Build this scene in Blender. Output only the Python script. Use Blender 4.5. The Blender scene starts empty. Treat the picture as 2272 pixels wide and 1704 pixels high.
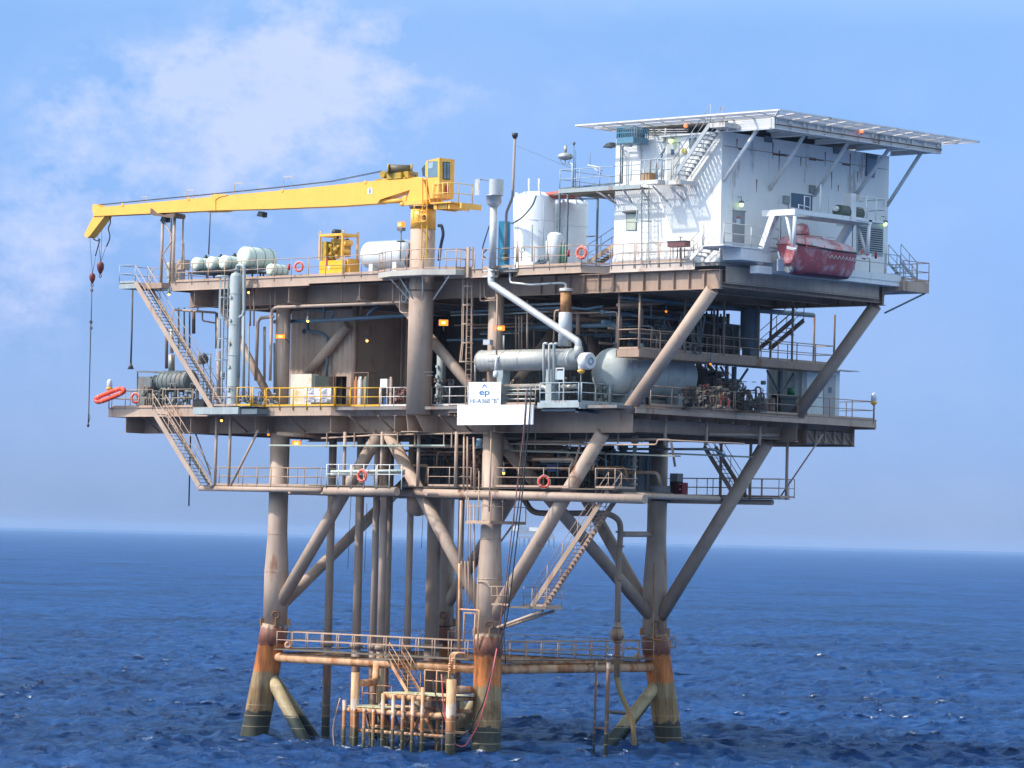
import bpy, math, random
import numpy as np
from mathutils import Vector, Matrix
random.seed(7)
S = bpy.context.scene
C = S.collection
R_ = math.radians
# ------------------------------------------------------------------ camera (solved from the photograph)
FPX = 8307.14
CAM = Vector((141.78, -150.5, 11.83))
YAW, PIT, ROL = -0.7508889, 0.0413682, 0.0244347
F = Vector((math.sin(YAW)*math.cos(PIT), math.cos(YAW)*math.cos(PIT), math.sin(PIT)))
R0 = Vector((math.cos(YAW), -math.sin(YAW), 0)); U0 = R0.cross(F)
RV = R0*math.cos(ROL) + U0*math.sin(ROL); UV = -R0*math.sin(ROL) + U0*math.cos(ROL)
cd = bpy.data.cameras.new('camera'); co = bpy.data.objects.new('camera', cd); C.objects.link(co)
cd.sensor_width = 36; cd.lens = FPX/2272*36; cd.clip_start = 1; cd.clip_end = 150000
m3 = Matrix((RV, UV, -F)).transposed()
co.matrix_world = Matrix.Translation(CAM) @ m3.to_4x4()
S.camera = co
# ------------------------------------------------------------------ light
SUN_EL, SX, SY = R_(46), -0.52, -0.85
SAZ = math.atan2(SX, SY)
sl = bpy.data.lights.new('sun', 'SUN'); sl.energy = 3.0; sl.angle = R_(1.5); sl.color = (1, .95, .87)
so = bpy.data.objects.new('sun', sl); C.objects.link(so)
sv = Vector((math.sin(SAZ)*math.cos(SUN_EL), math.cos(SAZ)*math.cos(SUN_EL), math.sin(SUN_EL)))
so.rotation_euler = sv.to_track_quat('Z', 'Y').to_euler(); so.location = (0, 0, 80)
S.view_settings.view_transform = 'Standard'; S.view_settings.look = 'None'
S.view_settings.exposure = 0.54; S.view_settings.gamma = 1
W = bpy.data.worlds.new('World'); S.world = W; W.use_nodes = True
S.render.resolution_x = 1024; S.render.resolution_y = 768

def raydir(u, v):
    d = F*FPX + RV*(u-1136) + UV*(852-v); return d.normalized()
FR = dict(a=(180,400,4.424), b=(600,320,4.424), c=(1000,280,4.424), d=(1260,220,4.424), e=(1600,240,3.6867),
 f=(180,700,4.424), g=(600,600,4.424), h=(1000,600,4.424), i=(1300,600,4.424), j=(1600,600,4.424),
 k=(280,850,4.424), l=(700,900,4.424), m=(1000,900,4.424), n=(1300,900,4.424), o=(500,1250,3.6867),
 p=(1000,1250,3.6867), q=(740,1420,5.821), r=(1680,430,7.3733), s=(600,820,5.53), t=(0,0,1.9472), u=(1040,720,5.53), z=(0,0,1))
def w(k, x, y, X=None, Y=None, Z=None):
    """a point surveyed in the photograph, placed on the real plane X=, Y= or Z= it stands on"""
    a = FR[k]; d = raydir(a[0]+x/a[2], a[1]+y/a[2])
    i, val = (0, X) if X is not None else (1, Y) if Y is not None else (2, Z)
    return CAM + d*((val-CAM[i])/d[i])

# ------------------------------------------------------------------ world
def build_world():
    nt = W.node_tree; N = nt.nodes; L = nt.links; N.clear()
    out = N.new('ShaderNodeOutputWorld'); bg = N.new('ShaderNodeBackground')
    sky = N.new('ShaderNodeTexSky'); sky.sky_type = 'NISHITA'; sky.sun_disc = False
    sky.sun_elevation = SUN_EL; sky.sun_rotation = SAZ; sky.air_density = 1.0; sky.dust_density = .4; sky.ozone_density = 3.0
    tint = N.new('ShaderNodeMix'); tint.data_type = 'RGBA'; tint.blend_type = 'MULTIPLY'; tint.inputs[0].default_value = 1
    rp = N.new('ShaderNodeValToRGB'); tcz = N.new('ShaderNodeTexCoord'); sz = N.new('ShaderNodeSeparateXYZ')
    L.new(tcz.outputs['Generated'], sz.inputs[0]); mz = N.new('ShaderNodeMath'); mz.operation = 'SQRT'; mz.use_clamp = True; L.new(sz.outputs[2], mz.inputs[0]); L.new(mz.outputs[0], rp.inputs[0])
    stops = ((0, (.25, .385, .84)), (.15, (.27, .40, .86)), (.25, (.325, .43, .78)), (.37, (.45, .58, .82)), (.50, (2.1, 1.75, 1.3)), (.7, (3.8, 3.0, 2.1)), (1, (4.8, 3.8, 2.6)))  # upper stops brighten the unseen sky overhead, added as warm fill light
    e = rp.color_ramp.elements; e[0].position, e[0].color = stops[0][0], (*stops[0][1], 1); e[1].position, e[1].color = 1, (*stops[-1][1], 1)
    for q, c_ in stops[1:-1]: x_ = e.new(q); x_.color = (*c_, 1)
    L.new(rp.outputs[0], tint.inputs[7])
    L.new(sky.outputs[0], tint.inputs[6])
    tc = N.new('ShaderNodeTexCoord')
    def noise(sc, det, off=(0, 0, 0), rough=.55):
        mp = N.new('ShaderNodeMapping'); mp.inputs['Location'].default_value = off
        mp.inputs['Scale'].default_value = (1, 1, 1.5)
        L.new(tc.outputs['Generated'], mp.inputs[0])
        n = N.new('ShaderNodeTexNoise'); n.inputs['Scale'].default_value = sc; n.inputs['Detail'].default_value = det
        n.inputs['Roughness'].default_value = rough; L.new(mp.outputs[0], n.inputs['Vector']); return n.outputs[0]
    def mth(op, a, b=None, c=None, clamp=False):
        n = N.new('ShaderNodeMath'); n.operation = op; n.use_clamp = clamp
        for i, v in enumerate((a, b, c)):
            if v is None: continue
            if hasattr(v, 'links'): L.new(v, n.inputs[i])
            else: n.inputs[i].default_value = v
        return n.outputs[0]
    tot = None
    for (u, v, r, s) in ((620,120,170,.85),(760,190,190,1.1),(860,130,110,.6),(560,260,260,.5),(300,330,230,.95),(210,260,150,.55),(380,250,150,.5),(900,330,200,.35),
                         (60,520,170,.75),(60,690,130,.5),(180,540,120,.4),(1030,180,90,.5),(560,380,240,.5),(1350,120,200,.18),(60,200,120,.2)):
        d = raydir(u, v)
        vm = N.new('ShaderNodeVectorMath'); vm.operation = 'DISTANCE'; L.new(tc.outputs['Generated'], vm.inputs[0]); vm.inputs[1].default_value = d
        x = mth('MULTIPLY_ADD', vm.outputs['Value'], -FPX/r/1.35, 1.0, True)
        x = mth('SMOOTH_MIN', x, 1.0, .3)
        x = mth('MULTIPLY', x, s)
        tot = x if tot is None else mth('ADD', tot, x)
    n1 = noise(30, 9, (0, 0, 0), .62); n2 = noise(75, 9, (3, 1, 2), .68)
    nn = mth('ADD', mth('MULTIPLY', n1, .5), mth('ADD', mth('MULTIPLY', n2, .3), mth('MULTIPLY', noise(16, 6, (2, 2, 7)), .2)))
    k = mth('MULTIPLY_ADD', nn, 3.2, -1.6)
    body = mth('MULTIPLY_ADD', k, 2.3, mth('MULTIPLY_ADD', tot, .62, -.02), True)
    body = mth('MULTIPLY', body, mth('MINIMUM', mth('MULTIPLY', tot, 1.5), 1.0))
    wisp = mth('MULTIPLY', mth('MULTIPLY_ADD', noise(11, 5, (1, 5, 2)), 2.0, -.75, True), .22)
    body = mth('MINIMUM', mth('MULTIPLY_ADD', body, .56, wisp), .85)
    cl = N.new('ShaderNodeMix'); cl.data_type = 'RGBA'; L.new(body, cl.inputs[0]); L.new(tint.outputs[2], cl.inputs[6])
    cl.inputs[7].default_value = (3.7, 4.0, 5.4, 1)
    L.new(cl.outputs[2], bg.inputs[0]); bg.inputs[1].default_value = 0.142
    L.new(bg.outputs[0], out.inputs[0])
build_world()

# ------------------------------------------------------------------ materials
MAT = {}
def mat(name, col, rough=.55, metal=0., var=.12, vs=1.5, rust=0., rcol=(.23, .085, .03), rs=.9, streak=True, bump=0.0, emit=None, es=0., spec=.5, grime=.0):
    if name in MAT: return MAT[name]
    m = bpy.data.materials.new(name); m.use_nodes = True; MAT[name] = m
    nt = m.node_tree; N = nt.nodes; L = nt.links
    b = N['Principled BSDF']; b.inputs['Roughness'].default_value = rough; b.inputs['Metallic'].default_value = metal
    b.inputs['Specular IOR Level'].default_value = spec
    geo = N.new('ShaderNodeNewGeometry')
    n = N.new('ShaderNodeTexNoise'); n.inputs['Scale'].default_value = vs; n.inputs['Detail'].default_value = 6
    L.new(geo.outputs['Position'], n.inputs['Vector'])
    mr = N.new('ShaderNodeMapRange'); mr.inputs[1].default_value = .3; mr.inputs[2].default_value = .7
    mr.inputs[3].default_value = 1-var; mr.inputs[4].default_value = 1+var*.6; L.new(n.outputs[0], mr.inputs[0])
    mx = N.new('ShaderNodeMix'); mx.data_type = 'RGBA'; mx.blend_type = 'MULTIPLY'; mx.inputs[0].default_value = 1
    mx.inputs[6].default_value = (*col, 1); cmb = N.new('ShaderNodeCombineColor')
    for i in range(3): L.new(mr.outputs[0], cmb.inputs[i])
    L.new(cmb.outputs[0], mx.inputs[7])
    last = mx.outputs[2]
    if rust > 0:
        mp = N.new('ShaderNodeMapping'); mp.inputs['Scale'].default_value = (1, 1, .25 if streak else 1)
        L.new(geo.outputs['Position'], mp.inputs[0])
        rn = N.new('ShaderNodeTexNoise'); rn.inputs['Scale'].default_value = rs; rn.inputs['Detail'].default_value = 9; rn.inputs['Roughness'].default_value = .65
        L.new(mp.outputs[0], rn.inputs['Vector'])
        rr = N.new('ShaderNodeMapRange'); rr.inputs[1].default_value = .66-rust*.3; rr.inputs[2].default_value = .76-rust*.22
        L.new(rn.outputs[0], rr.inputs[0])
        m2 = N.new('ShaderNodeMix'); m2.data_type = 'RGBA'; L.new(rr.outputs[0], m2.inputs[0]); L.new(last, m2.inputs[6]); m2.inputs[7].default_value = (*rcol, 1)
        last = m2.outputs[2]
    if grime > 0:
        mp = N.new('ShaderNodeMapping'); mp.inputs['Scale'].default_value = (3, 3, .22)
        L.new(geo.outputs['Position'], mp.inputs[0])
        gn = N.new('ShaderNodeTexNoise'); gn.inputs['Scale'].default_value = 1.6; gn.inputs['Detail'].default_value = 7
        L.new(mp.outputs[0], gn.inputs['Vector'])
        gr = N.new('ShaderNodeMapRange'); gr.inputs[1].default_value = .45; gr.inputs[2].default_value = .75; gr.inputs[4].default_value = grime
        L.new(gn.outputs[0], gr.inputs[0])
        m3_ = N.new('ShaderNodeMix'); m3_.data_type = 'RGBA'; L.new(gr.outputs[0], m3_.inputs[0]); L.new(last, m3_.inputs[6]); m3_.inputs[7].default_value = (col[0]*.35, col[1]*.3, col[2]*.27, 1)
        last = m3_.outputs[2]
    L.new(last, b.inputs['Base Color'])
    if bump > 0:
        bn = N.new('ShaderNodeTexNoise'); bn.inputs['Scale'].default_value = 18; bn.inputs['Detail'].default_value = 5
        L.new(geo.outputs['Position'], bn.inputs['Vector'])
        bp = N.new('ShaderNodeBump'); bp.inputs['Strength'].default_value = bump; bp.inputs['Distance'].default_value = .03
        L.new(bn.outputs[0], bp.inputs['Height']); L.new(bp.outputs[0], b.inputs['Normal'])
    if emit:
        b.inputs['Emission Color'].default_value = (*emit, 1); b.inputs['Emission Strength'].default_value = es
    return m
TAN = mat('tan_paint', (.475, .345, .26), .6, var=.14, rust=.24, vs=.8, grime=.18)
TAN2 = mat('tan_paint_beams', (.38, .26, .19), .65, var=.16, rust=.26, vs=.7, grime=.22)
RAILT = mat('rail_tan_paint', (.46, .31, .22), .6, var=.12, rust=.22, rs=2.5)
RAILW = mat('rail_pale_paint', (.60, .58, .55), .55, var=.1, rust=.32, rs=2.2)
RAILG = mat('rail_grey_paint', (.34, .40, .43), .6, var=.1, rust=.34, rs=2.2)
GREY = mat('grey_blue_paint', (.355, .40, .40), .5, var=.12, rust=.2, rs=1.2, grime=.25)
GREYD = mat('slate_paint', (.13, .17, .19), .6, var=.2, rust=.2)
DULL = mat('dull_machinery_paint', (.16, .18, .175), .6, var=.3, rust=.35, vs=3)
BLUEP = mat('blue_pipe_paint', (.10, .17, .23), .5, var=.15, rust=.2)
BLUE = mat('blue_cabinet_paint', (.02, .20, .34), .45, var=.12, rust=.12)
BLUEG = mat('faded_blue_paint', (.10, .24, .33), .5, var=.15, rust=.25)
WHITE = mat('white_paint', (.74, .735, .715), .5, var=.05, rust=.16, rs=.7, grime=.08)
WHITEW = mat('white_wall_paint', (.80, .785, .75), .5, var=.04, rust=.16, rs=.55, vs=.5, grime=.07)
CREAM = mat('cream_plastic', (.62, .68, .57), .35, var=.06, vs=.8)
TANKW = mat('white_tank_plastic', (.74, .77, .80), .4, var=.05)
YEL = mat('yellow_paint', (.92, .475, .075), .45, var=.06, rust=.08, rcol=(.62, .33, .05), grime=.10)
YELR = mat('yellow_rail_paint', (.74, .40, .02), .5, var=.1, rust=.12, rs=3)
YELD = mat('oily_yellow_paint', (.48, .30, .03), .5, var=.4, vs=5, rust=.35, rs=3)
GALV = mat('galvanised_steel', (.58, .58, .57), .45, .35, var=.12, vs=3, rust=.08)
GALVD = mat('weathered_steel', (.42, .42, .40), .5, .4, var=.2, vs=2.5, rust=.3, rs=1.5)
DARK = mat('black_steel', (.025, .027, .03), .5, var=.2)
CABLE = mat('black_cable', (.03, .03, .035), .6)
CHAIN = mat('weathered_chain', (.11, .10, .10), .6, .4, var=.3)
REDP = mat('red_paint', (.45, .03, .035), .45, var=.15)
REDH = mat('weathered_red_block', (.16, .022, .018), .55, var=.3, rust=.2)
ORNG = mat('orange_ring_plastic', (.80, .10, .05), .45, var=.08)
FLOAT = mat('orange_float_canvas', (.85, .085, .03), .5, var=.15, vs=6)
RWHITE = mat('reflective_white', (.8, .8, .8), .4)
PINK = mat('pink_hose_rubber', (.62, .12, .13), .45)
DECK = mat('deck_plate_paint', (.22, .20, .19), .8, var=.2, rust=.3)
GRATE = mat('walkway_grating', (.15, .12, .09), .8, var=.2, rust=.25)
WOOD = mat('brown_box', (.42, .24, .11), .7)
GLASS = mat('window_glass', (.05, .08, .10), .12, spec=.8)
GLASSC = mat('tinted_cab_glass', (.16, .25, .30), .1, spec=.8)
BLIND = mat('drawn_blind', (.50, .52, .40), .4)
DOORG = mat('grey_door_paint', (.26, .27, .29), .5, var=.08, rust=.1)
BOARD = mat('white_sign_board', (.84, .84, .85), .35, var=.02)
INK = mat('navy_lettering', (.05, .10, .20), .5)
REDINK = mat('red_lettering', (.5, .06, .06), .5)
GREEN = mat('green_paint', (.02, .16, .08), .5)
LAMPO = mat('lit_sodium_lens', (.35, .10, .01), .4, emit=(1, .21, .005), es=1.5)
LAMPY = mat('lit_sodium_core', (.9, .6, .2), .4, emit=(1, .52, .09), es=3.2)
LAMPG = mat('lit_green_lens', (.6, .9, .3), .4, emit=(.72, 1, .28), es=1.7)
LAMPR = mat('lit_red_lens', (.9, .2, .08), .4, emit=(1, .14, .04), es=1.6)
CLEAR = mat('clear_lens', (.62, .66, .70), .15)
PLAST = mat('clear_sheeting', (.72, .70, .74), .3, var=.08, vs=3)
CREAMB = mat('cream_rusty_paint', (.66, .62, .50), .5, var=.1, rust=.42, rcol=(.62, .36, .05), rs=1.0, streak=False)
LAND = mat('boat_landing_rusty_paint', (.66, .38, .21), .65, var=.2, vs=1.6, rust=.66, rcol=(.38, .13, .035), rs=1.6, grime=.2)
LANDG = mat('landing_grating', (.52, .50, .30), .8, var=.2, rust=.3)
INSUL = mat('weathered_insulation_jacket', (.50, .48, .43), .42, .25, var=.12, rust=.28, rcol=(.40, .27, .12), rs=.8, streak=False)
RUSTC = mat('rusted_steel', (.44, .22, .09), .7, var=.35, vs=3, rust=.5, rcol=(.25, .09, .03))
BROWN = mat('dark_brown_steel', (.17, .115, .09), .7, var=.2, rust=.3)

def zbands(name, bands, wob=.25, streaks=.5, top=None):
    """paint, rust and marine growth lying in bands up a pile: (z, colour) from bottom to top"""
    m = bpy.data.materials.new(name); m.use_nodes = True; nt = m.node_tree; N = nt.nodes; L = nt.links
    b = N['Principled BSDF']; b.inputs['Roughness'].default_value = .6
    geo = N.new('ShaderNodeNewGeometry'); sp = N.new('ShaderNodeSeparateXYZ'); L.new(geo.outputs['Position'], sp.inputs[0])
    n = N.new('ShaderNodeTexNoise'); n.inputs['Scale'].default_value = 2.4; n.inputs['Detail'].default_value = 10; n.inputs['Roughness'].default_value = .68; L.new(geo.outputs['Position'], n.inputs['Vector'])
    ad = N.new('ShaderNodeMath'); ad.operation = 'MULTIPLY_ADD'; ad.inputs[1].default_value = wob*2; L.new(n.outputs[0], ad.inputs[0]); L.new(sp.outputs[2], ad.inputs[2])
    mr = N.new('ShaderNodeMapRange'); mr.inputs[1].default_value = -1+wob; mr.inputs[2].default_value = 9+wob; L.new(ad.outputs[0], mr.inputs[0])
    cr = N.new('ShaderNodeValToRGB'); L.new(mr.outputs[0], cr.inputs[0]); el = cr.color_ramp.elements
    cols = []
    for i, (z, c) in enumerate(bands):
        z0 = z; z1 = bands[i+1][0] if i+1 < len(bands) else 9
        cols.append(((z0+1)/10+.004, c)); cols.append(((z1+1)/10-.004, c))
    el[0].position = cols[0][0]; el[0].color = (*cols[0][1], 1); el[1].position = cols[-1][0]; el[1].color = (*cols[-1][1], 1)
    for pz, c in cols[1:-1]:
        e = el.new(min(max(pz, 0), 1)); e.color = (*c, 1)
    mp = N.new('ShaderNodeMapping'); mp.inputs['Scale'].default_value = (1.6, 1.6, .22); L.new(geo.outputs['Position'], mp.inputs[0])
    n2 = N.new('ShaderNodeTexNoise'); n2.inputs['Scale'].default_value = 1.5; n2.inputs['Detail'].default_value = 9; n2.inputs['Roughness'].default_value = .7; L.new(mp.outputs[0], n2.inputs['Vector'])
    m2 = N.new('ShaderNodeMapRange'); m2.inputs[1].default_value = .35; m2.inputs[2].default_value = .7; m2.inputs[3].default_value = 1+streaks*.4; m2.inputs[4].default_value = 1-streaks; L.new(n2.outputs[0], m2.inputs[0])
    mx = N.new('ShaderNodeMix'); mx.data_type = 'RGBA'; mx.blend_type = 'MULTIPLY'; mx.inputs[0].default_value = 1; L.new(cr.outputs[0], mx.inputs[6])
    cb = N.new('ShaderNodeCombineColor')
    for i in range(3): L.new(m2.outputs[0], cb.inputs[i])
    L.new(cb.outputs[0], mx.inputs[7])
    # thin pale scale lines left by the tide
    sn = N.new('ShaderNodeMath'); sn.operation = 'PINGPONG'; sn.inputs[1].default_value = .31; L.new(sp.outputs[2], sn.inputs[0])
    lt = N.new('ShaderNodeMath'); lt.operation = 'LESS_THAN'; lt.inputs[1].default_value = .018; L.new(sn.outputs[0], lt.inputs[0])
    lz = N.new('ShaderNodeMath'); lz.operation = 'LESS_THAN'; lz.inputs[1].default_value = 2.3; L.new(sp.outputs[2], lz.inputs[0])
    ml = N.new('ShaderNodeMath'); ml.operation = 'MULTIPLY'; L.new(lt.outputs[0], ml.inputs[0]); L.new(lz.outputs[0], ml.inputs[1])
    m4 = N.new('ShaderNodeMath'); m4.operation = 'MULTIPLY'; L.new(ml.outputs[0], m4.inputs[0]); L.new(n2.outputs[0], m4.inputs[1])
    mz = N.new('ShaderNodeMix'); mz.data_type = 'RGBA'; L.new(m4.outputs[0], mz.inputs[0]); L.new(mx.outputs[2], mz.inputs[6]); mz.inputs[7].default_value = (.55, .42, .24, 1)
    L.new(mz.outputs[2], b.inputs['Base Color']); MAT[name] = m; return m
PILE = zbands('pile_rust_and_growth', [(-1, (.042, .042, .026)), (1.5, (.34, .205, .085)), (2.9, (.38, .255, .13)), (3.75, (.66, .215, .055)), (5.35, (.22, .075, .04)), (6.35, (.42, .29, .2))], .5, .85)
PILEN = zbands('brace_growth', [(-1, (.03, .04, .03)), (1.3, (.34, .26, .14)), (3.0, (.50, .38, .22)), (4.1, (.5, .30, .16)), (5.2, (.5, .4, .33))], .3, .4)
COND = zbands('conductor_paint_and_growth', [(-1, (.03, .035, .028)), (1.2, (.10, .06, .045)), (3.0, (.15, .075, .05)), (4.8, (.34, .25, .21))], .3, .35)
FEND = zbands('fender_rust_and_growth', [(-1, (.07, .065, .03)), (.5, (.10, .07, .035)), (1.2, (.34, .13, .04)), (2.1, (.60, .46, .36)), (2.7, (.62, .34, .17))], .9, .75)

# ------------------------------------------------------------------ mesh builder
class MB:
    def __init__(s): s.v = []; s.f = []; s.sm = []
    def face(s, idx, sm=False): s.f.append(tuple(idx)); s.sm.append(sm)
    def box(s, x0, y0, z0, x1, y1, z1):
        n = len(s.v)
        s.v += [(x, y, z) for z in (z0, z1) for y in (y0, y1) for x in (x0, x1)]
        for q in ((0,2,3,1),(4,5,7,6),(0,1,5,4),(2,6,7,3),(0,4,6,2),(1,3,7,5)): s.face([n+i for i in q])
        return s
    def beam(s, p, q, wd, h, up=(0, 0, 1)):
        p, q = Vector(p), Vector(q); d = (q-p).normalized(); up = Vector(up)
        if abs(d.dot(up)) > .98: up = Vector((0, 1, 0))
        a = d.cross(up).normalized()*(wd/2); b = a.cross(d).normalized()*(h/2); n = len(s.v)
        for c in (p, q):
            for (i, j) in ((-1,-1),(1,-1),(1,1),(-1,1)): s.v.append(tuple(c+a*i+b*j))
        for k in range(4): s.face([n+k, n+(k+1)%4, n+4+(k+1)%4, n+4+k])
        s.face([n+3, n+2, n+1, n]); s.face([n+4, n+5, n+6, n+7]); return s
    def ibeam(s, p, q, z0, z1, fw=.3, ft=.03, wt=.03):
        """I-girder from p to q (xy pairs), bottom z0 top z1"""
        P = Vector((p[0], p[1], 0)); Q = Vector((q[0], q[1], 0))
        s.beam(P+Vector((0,0,(z0+z1)/2)), Q+Vector((0,0,(z0+z1)/2)), wt, z1-z0-2*ft)
        for z in (z0+ft/2, z1-ft/2): s.beam(P+Vector((0,0,z)), Q+Vector((0,0,z)), fw, ft)
        return s
    def tube(s, pts, r, n=10, cap=True, bend=0):
        pts = [Vector(p) for p in pts]
        if bend > 0 and len(pts) > 2:      # round the corners
            out = [pts[0]]
            for i in range(1, len(pts)-1):
                a = pts[i-1]-pts[i]; b = pts[i+1]-pts[i]; t = min(bend, a.length*.48, b.length*.48)
                A = pts[i]+a.normalized()*t; B = pts[i]+b.normalized()*t
                for k in range(5):
                    u = k/4; out.append(A*(1-u)**2+pts[i]*2*u*(1-u)+B*u*u)
            out.append(pts[-1]); pts = out
        rr = r if isinstance(r, (list, tuple)) else [r]*len(pts)
        base = len(s.v); prev = None
        for i, p in enumerate(pts):
            if i == 0: d = pts[1]-p
            elif i == len(pts)-1: d = p-pts[i-1]
            else: d = (pts[i+1]-p).normalized()+(p-pts[i-1]).normalized()
            d = d.normalized() if d.length > 1e-9 else Vector((0, 0, 1))
            if prev is None:
                up = Vector((0, 0, 1)) if abs(d.z) < .95 else Vector((1, 0, 0))
                a = d.cross(up).normalized()
            else:
                a = (prev-d*prev.dot(d)); a = a.normalized() if a.length > 1e-6 else d.orthogonal().normalized()
            prev = a; b = d.cross(a).normalized()
            for k in range(n):
                t = 2*math.pi*k/n; s.v.append(tuple(p+(a*math.cos(t)+b*math.sin(t))*rr[i]))
        for i in range(len(pts)-1):
            for k in range(n):
                a0 = base+i*n+k; a1 = base+i*n+(k+1)%n; s.face([a0, a0+n, a1+n, a1][::-1], True)
        if cap:
            s.face([base+k for k in range(n)][::-1]); s.face([base+(len(pts)-1)*n+k for k in range(n)])
        return s
    def lathe(s, c, prof, axis=(0, 0, 1), n=24):
        """prof: list of (r, t) along the axis from c"""
        ax = Vector(axis).normalized(); c = Vector(c)
        a = ax.orthogonal().normalized(); b = ax.cross(a); base = len(s.v)
        for (r, t) in prof:
            for k in range(n):
                th = 2*math.pi*k/n; s.v.append(tuple(c+ax*t+(a*math.cos(th)+b*math.sin(th))*max(r, 1e-4)))
        for i in range(len(prof)-1):
            sharp = abs(prof[i][1]-prof[i+1][1]) < 1e-6
            for k in range(n):
                a0 = base+i*n+k; a1 = base+i*n+(k+1)%n; s.face([a0, a1, a1+n, a0+n], not sharp)
        s.face([base+k for k in range(n)][::-1]); s.face([base+(len(prof)-1)*n+k for k in range(n)]); return s
    def vessel(s, p, q, r, n=28, dome=.5):
        p, q = Vector(p), Vector(q); L_ = (q-p).length; dr = r*dome; pr = []
        for i in range(7):
            t = i/6*math.pi/2; pr.append((r*math.sin(t), dr*(1-math.cos(t))))
        for i in range(6, -1, -1):
            t = i/6*math.pi/2; pr.append((r*math.sin(t), L_-dr*(1-math.cos(t))))
        return s.lathe(p, pr, q-p, n)
    def torus(s, c, R, r, axis=(0, 1, 0), n=28, m=8, a0=0, a1=2*math.pi):
        ax = Vector(axis).normalized(); a = ax.orthogonal().normalized(); b = ax.cross(a); c = Vector(c)
        full = abs(a1-a0-2*math.pi) < 1e-6; N_ = n if full else n+1; base = len(s.v)
        for i in range(N_):
            t = a0+(a1-a0)*i/n; d = a*math.cos(t)+b*math.sin(t)
            for k in range(m):
                u = 2*math.pi*k/m; s.v.append(tuple(c+d*(R+r*math.cos(u))+ax*r*math.sin(u)))
        for i in range(n):
            for k in range(m):
                j = (i+1) % N_; s.face([base+i*m+k, base+j*m+k, base+j*m+(k+1)%m, base+i*m+(k+1)%m], True)
        return s
    def prism(s, pts, off):
        """flat polygon pushed through by the vector off"""
        off = Vector(off); n = len(s.v); k = len(pts)
        s.v += [tuple(Vector(p)) for p in pts]+[tuple(Vector(p)+off) for p in pts]
        s.face(range(n, n+k)); s.face([n+k+i for i in range(k)][::-1])
        for i in range(k): s.face([n+i, n+k+i, n+k+(i+1)%k, n+(i+1)%k])
        return s
    def ring(s, secs, closed=False, caps=True, sm=True):
        """loft through equal-length sections"""
        base = len(s.v); k = len(secs[0])
        for c in secs: s.v += [tuple(p) for p in c]
        for i in range(len(secs)-1):
            for j in range(k if closed else k-1):
                s.face([base+i*k+j, base+(i+1)*k+j, base+(i+1)*k+(j+1)%k, base+i*k+(j+1)%k], sm)
        if caps and closed: s.face([base+j for j in range(k)][::-1]); s.face([base+(len(secs)-1)*k+j for j in range(k)])
        return s
    def obj(s, name, m, parent=None, label=None):
        me = bpy.data.meshes.new(name); org = ORG.get(parent.name, Vector()) if parent else Vector()
        me.from_pydata([tuple(Vector(v)-org) for v in s.v], [], s.f); me.validate()
        if len(me.polygons) == len(s.sm): me.polygons.foreach_set('use_smooth', s.sm)
        me.materials.append(m); me.update()
        o = bpy.data.objects.new(name, me); C.objects.link(o)
        if parent: o.parent = parent; ORG[o.name] = org
        if label: o['label'] = label
        return o
ORG = {}
def thing(name, label, cat, loc=(0, 0, 0), group=None):
    o = bpy.data.objects.new(name, None); C.objects.link(o); o.empty_display_size = .3
    o.location = loc; ORG[o.name] = Vector(loc); o['label'] = label; o['category'] = cat
    if group: o['group'] = group
    return o
def tag(o, label, cat, group=None, kind=None):
    if label: o['label'] = label
    if cat: o['category'] = cat
    if group: o['group'] = group
    if kind: o['kind'] = kind
    return o
def dup(o, loc=None, rz=None, label=None, parent=None):
    c = o.copy(); C.objects.link(c)
    if parent: c.parent = parent
    if loc is not None: c.location = loc
    if rz is not None: c.rotation_euler = (0, 0, rz)
    if label: c['label'] = label
    for ch in list(o.children): dup(ch, parent=c)
    return c
def lerp(a, b, t): return Vector(a)*(1-t)+Vector(b)*t
V = Vector

def railing(label, pts, m=RAILT, h=1.07, sp=1.5, r=.024, toe=True, group='guard rails round the decks', closed=False, pr=None, foot=.0):
    pts = [V(p) for p in pts]
    t = thing('guard_rail', label, 'railing', pts[0], group)
    up = V((0, 0, h)); mid = V((0, 0, h*.52))
    pr = pr or r*1.15
    MB().tube([p+up for p in pts], r, 7).obj('top_rail', m, t)
    MB().tube([p+mid for p in pts], r*.9, 7).obj('middle_rail', m, t)
    if toe:
        b = MB()
        for a, c in zip(pts, pts[1:]): b.beam(a+V((0,0,.07)), c+V((0,0,.07)), .012, .11)
        b.obj('toe_board', m, t)
    done = []
    for a, c in zip(pts, pts[1:]):
        L_ = (c-a).length; n = max(1, round(L_/sp))
        for i in range(n+1):
            p = lerp(a, c, i/n)
            if any((p-q).length < .2 for q in done): continue
            done.append(p)
            MB().tube([p-V((0,0,foot)), p+up], pr, 7).obj('post', m, t)
    return t

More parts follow.
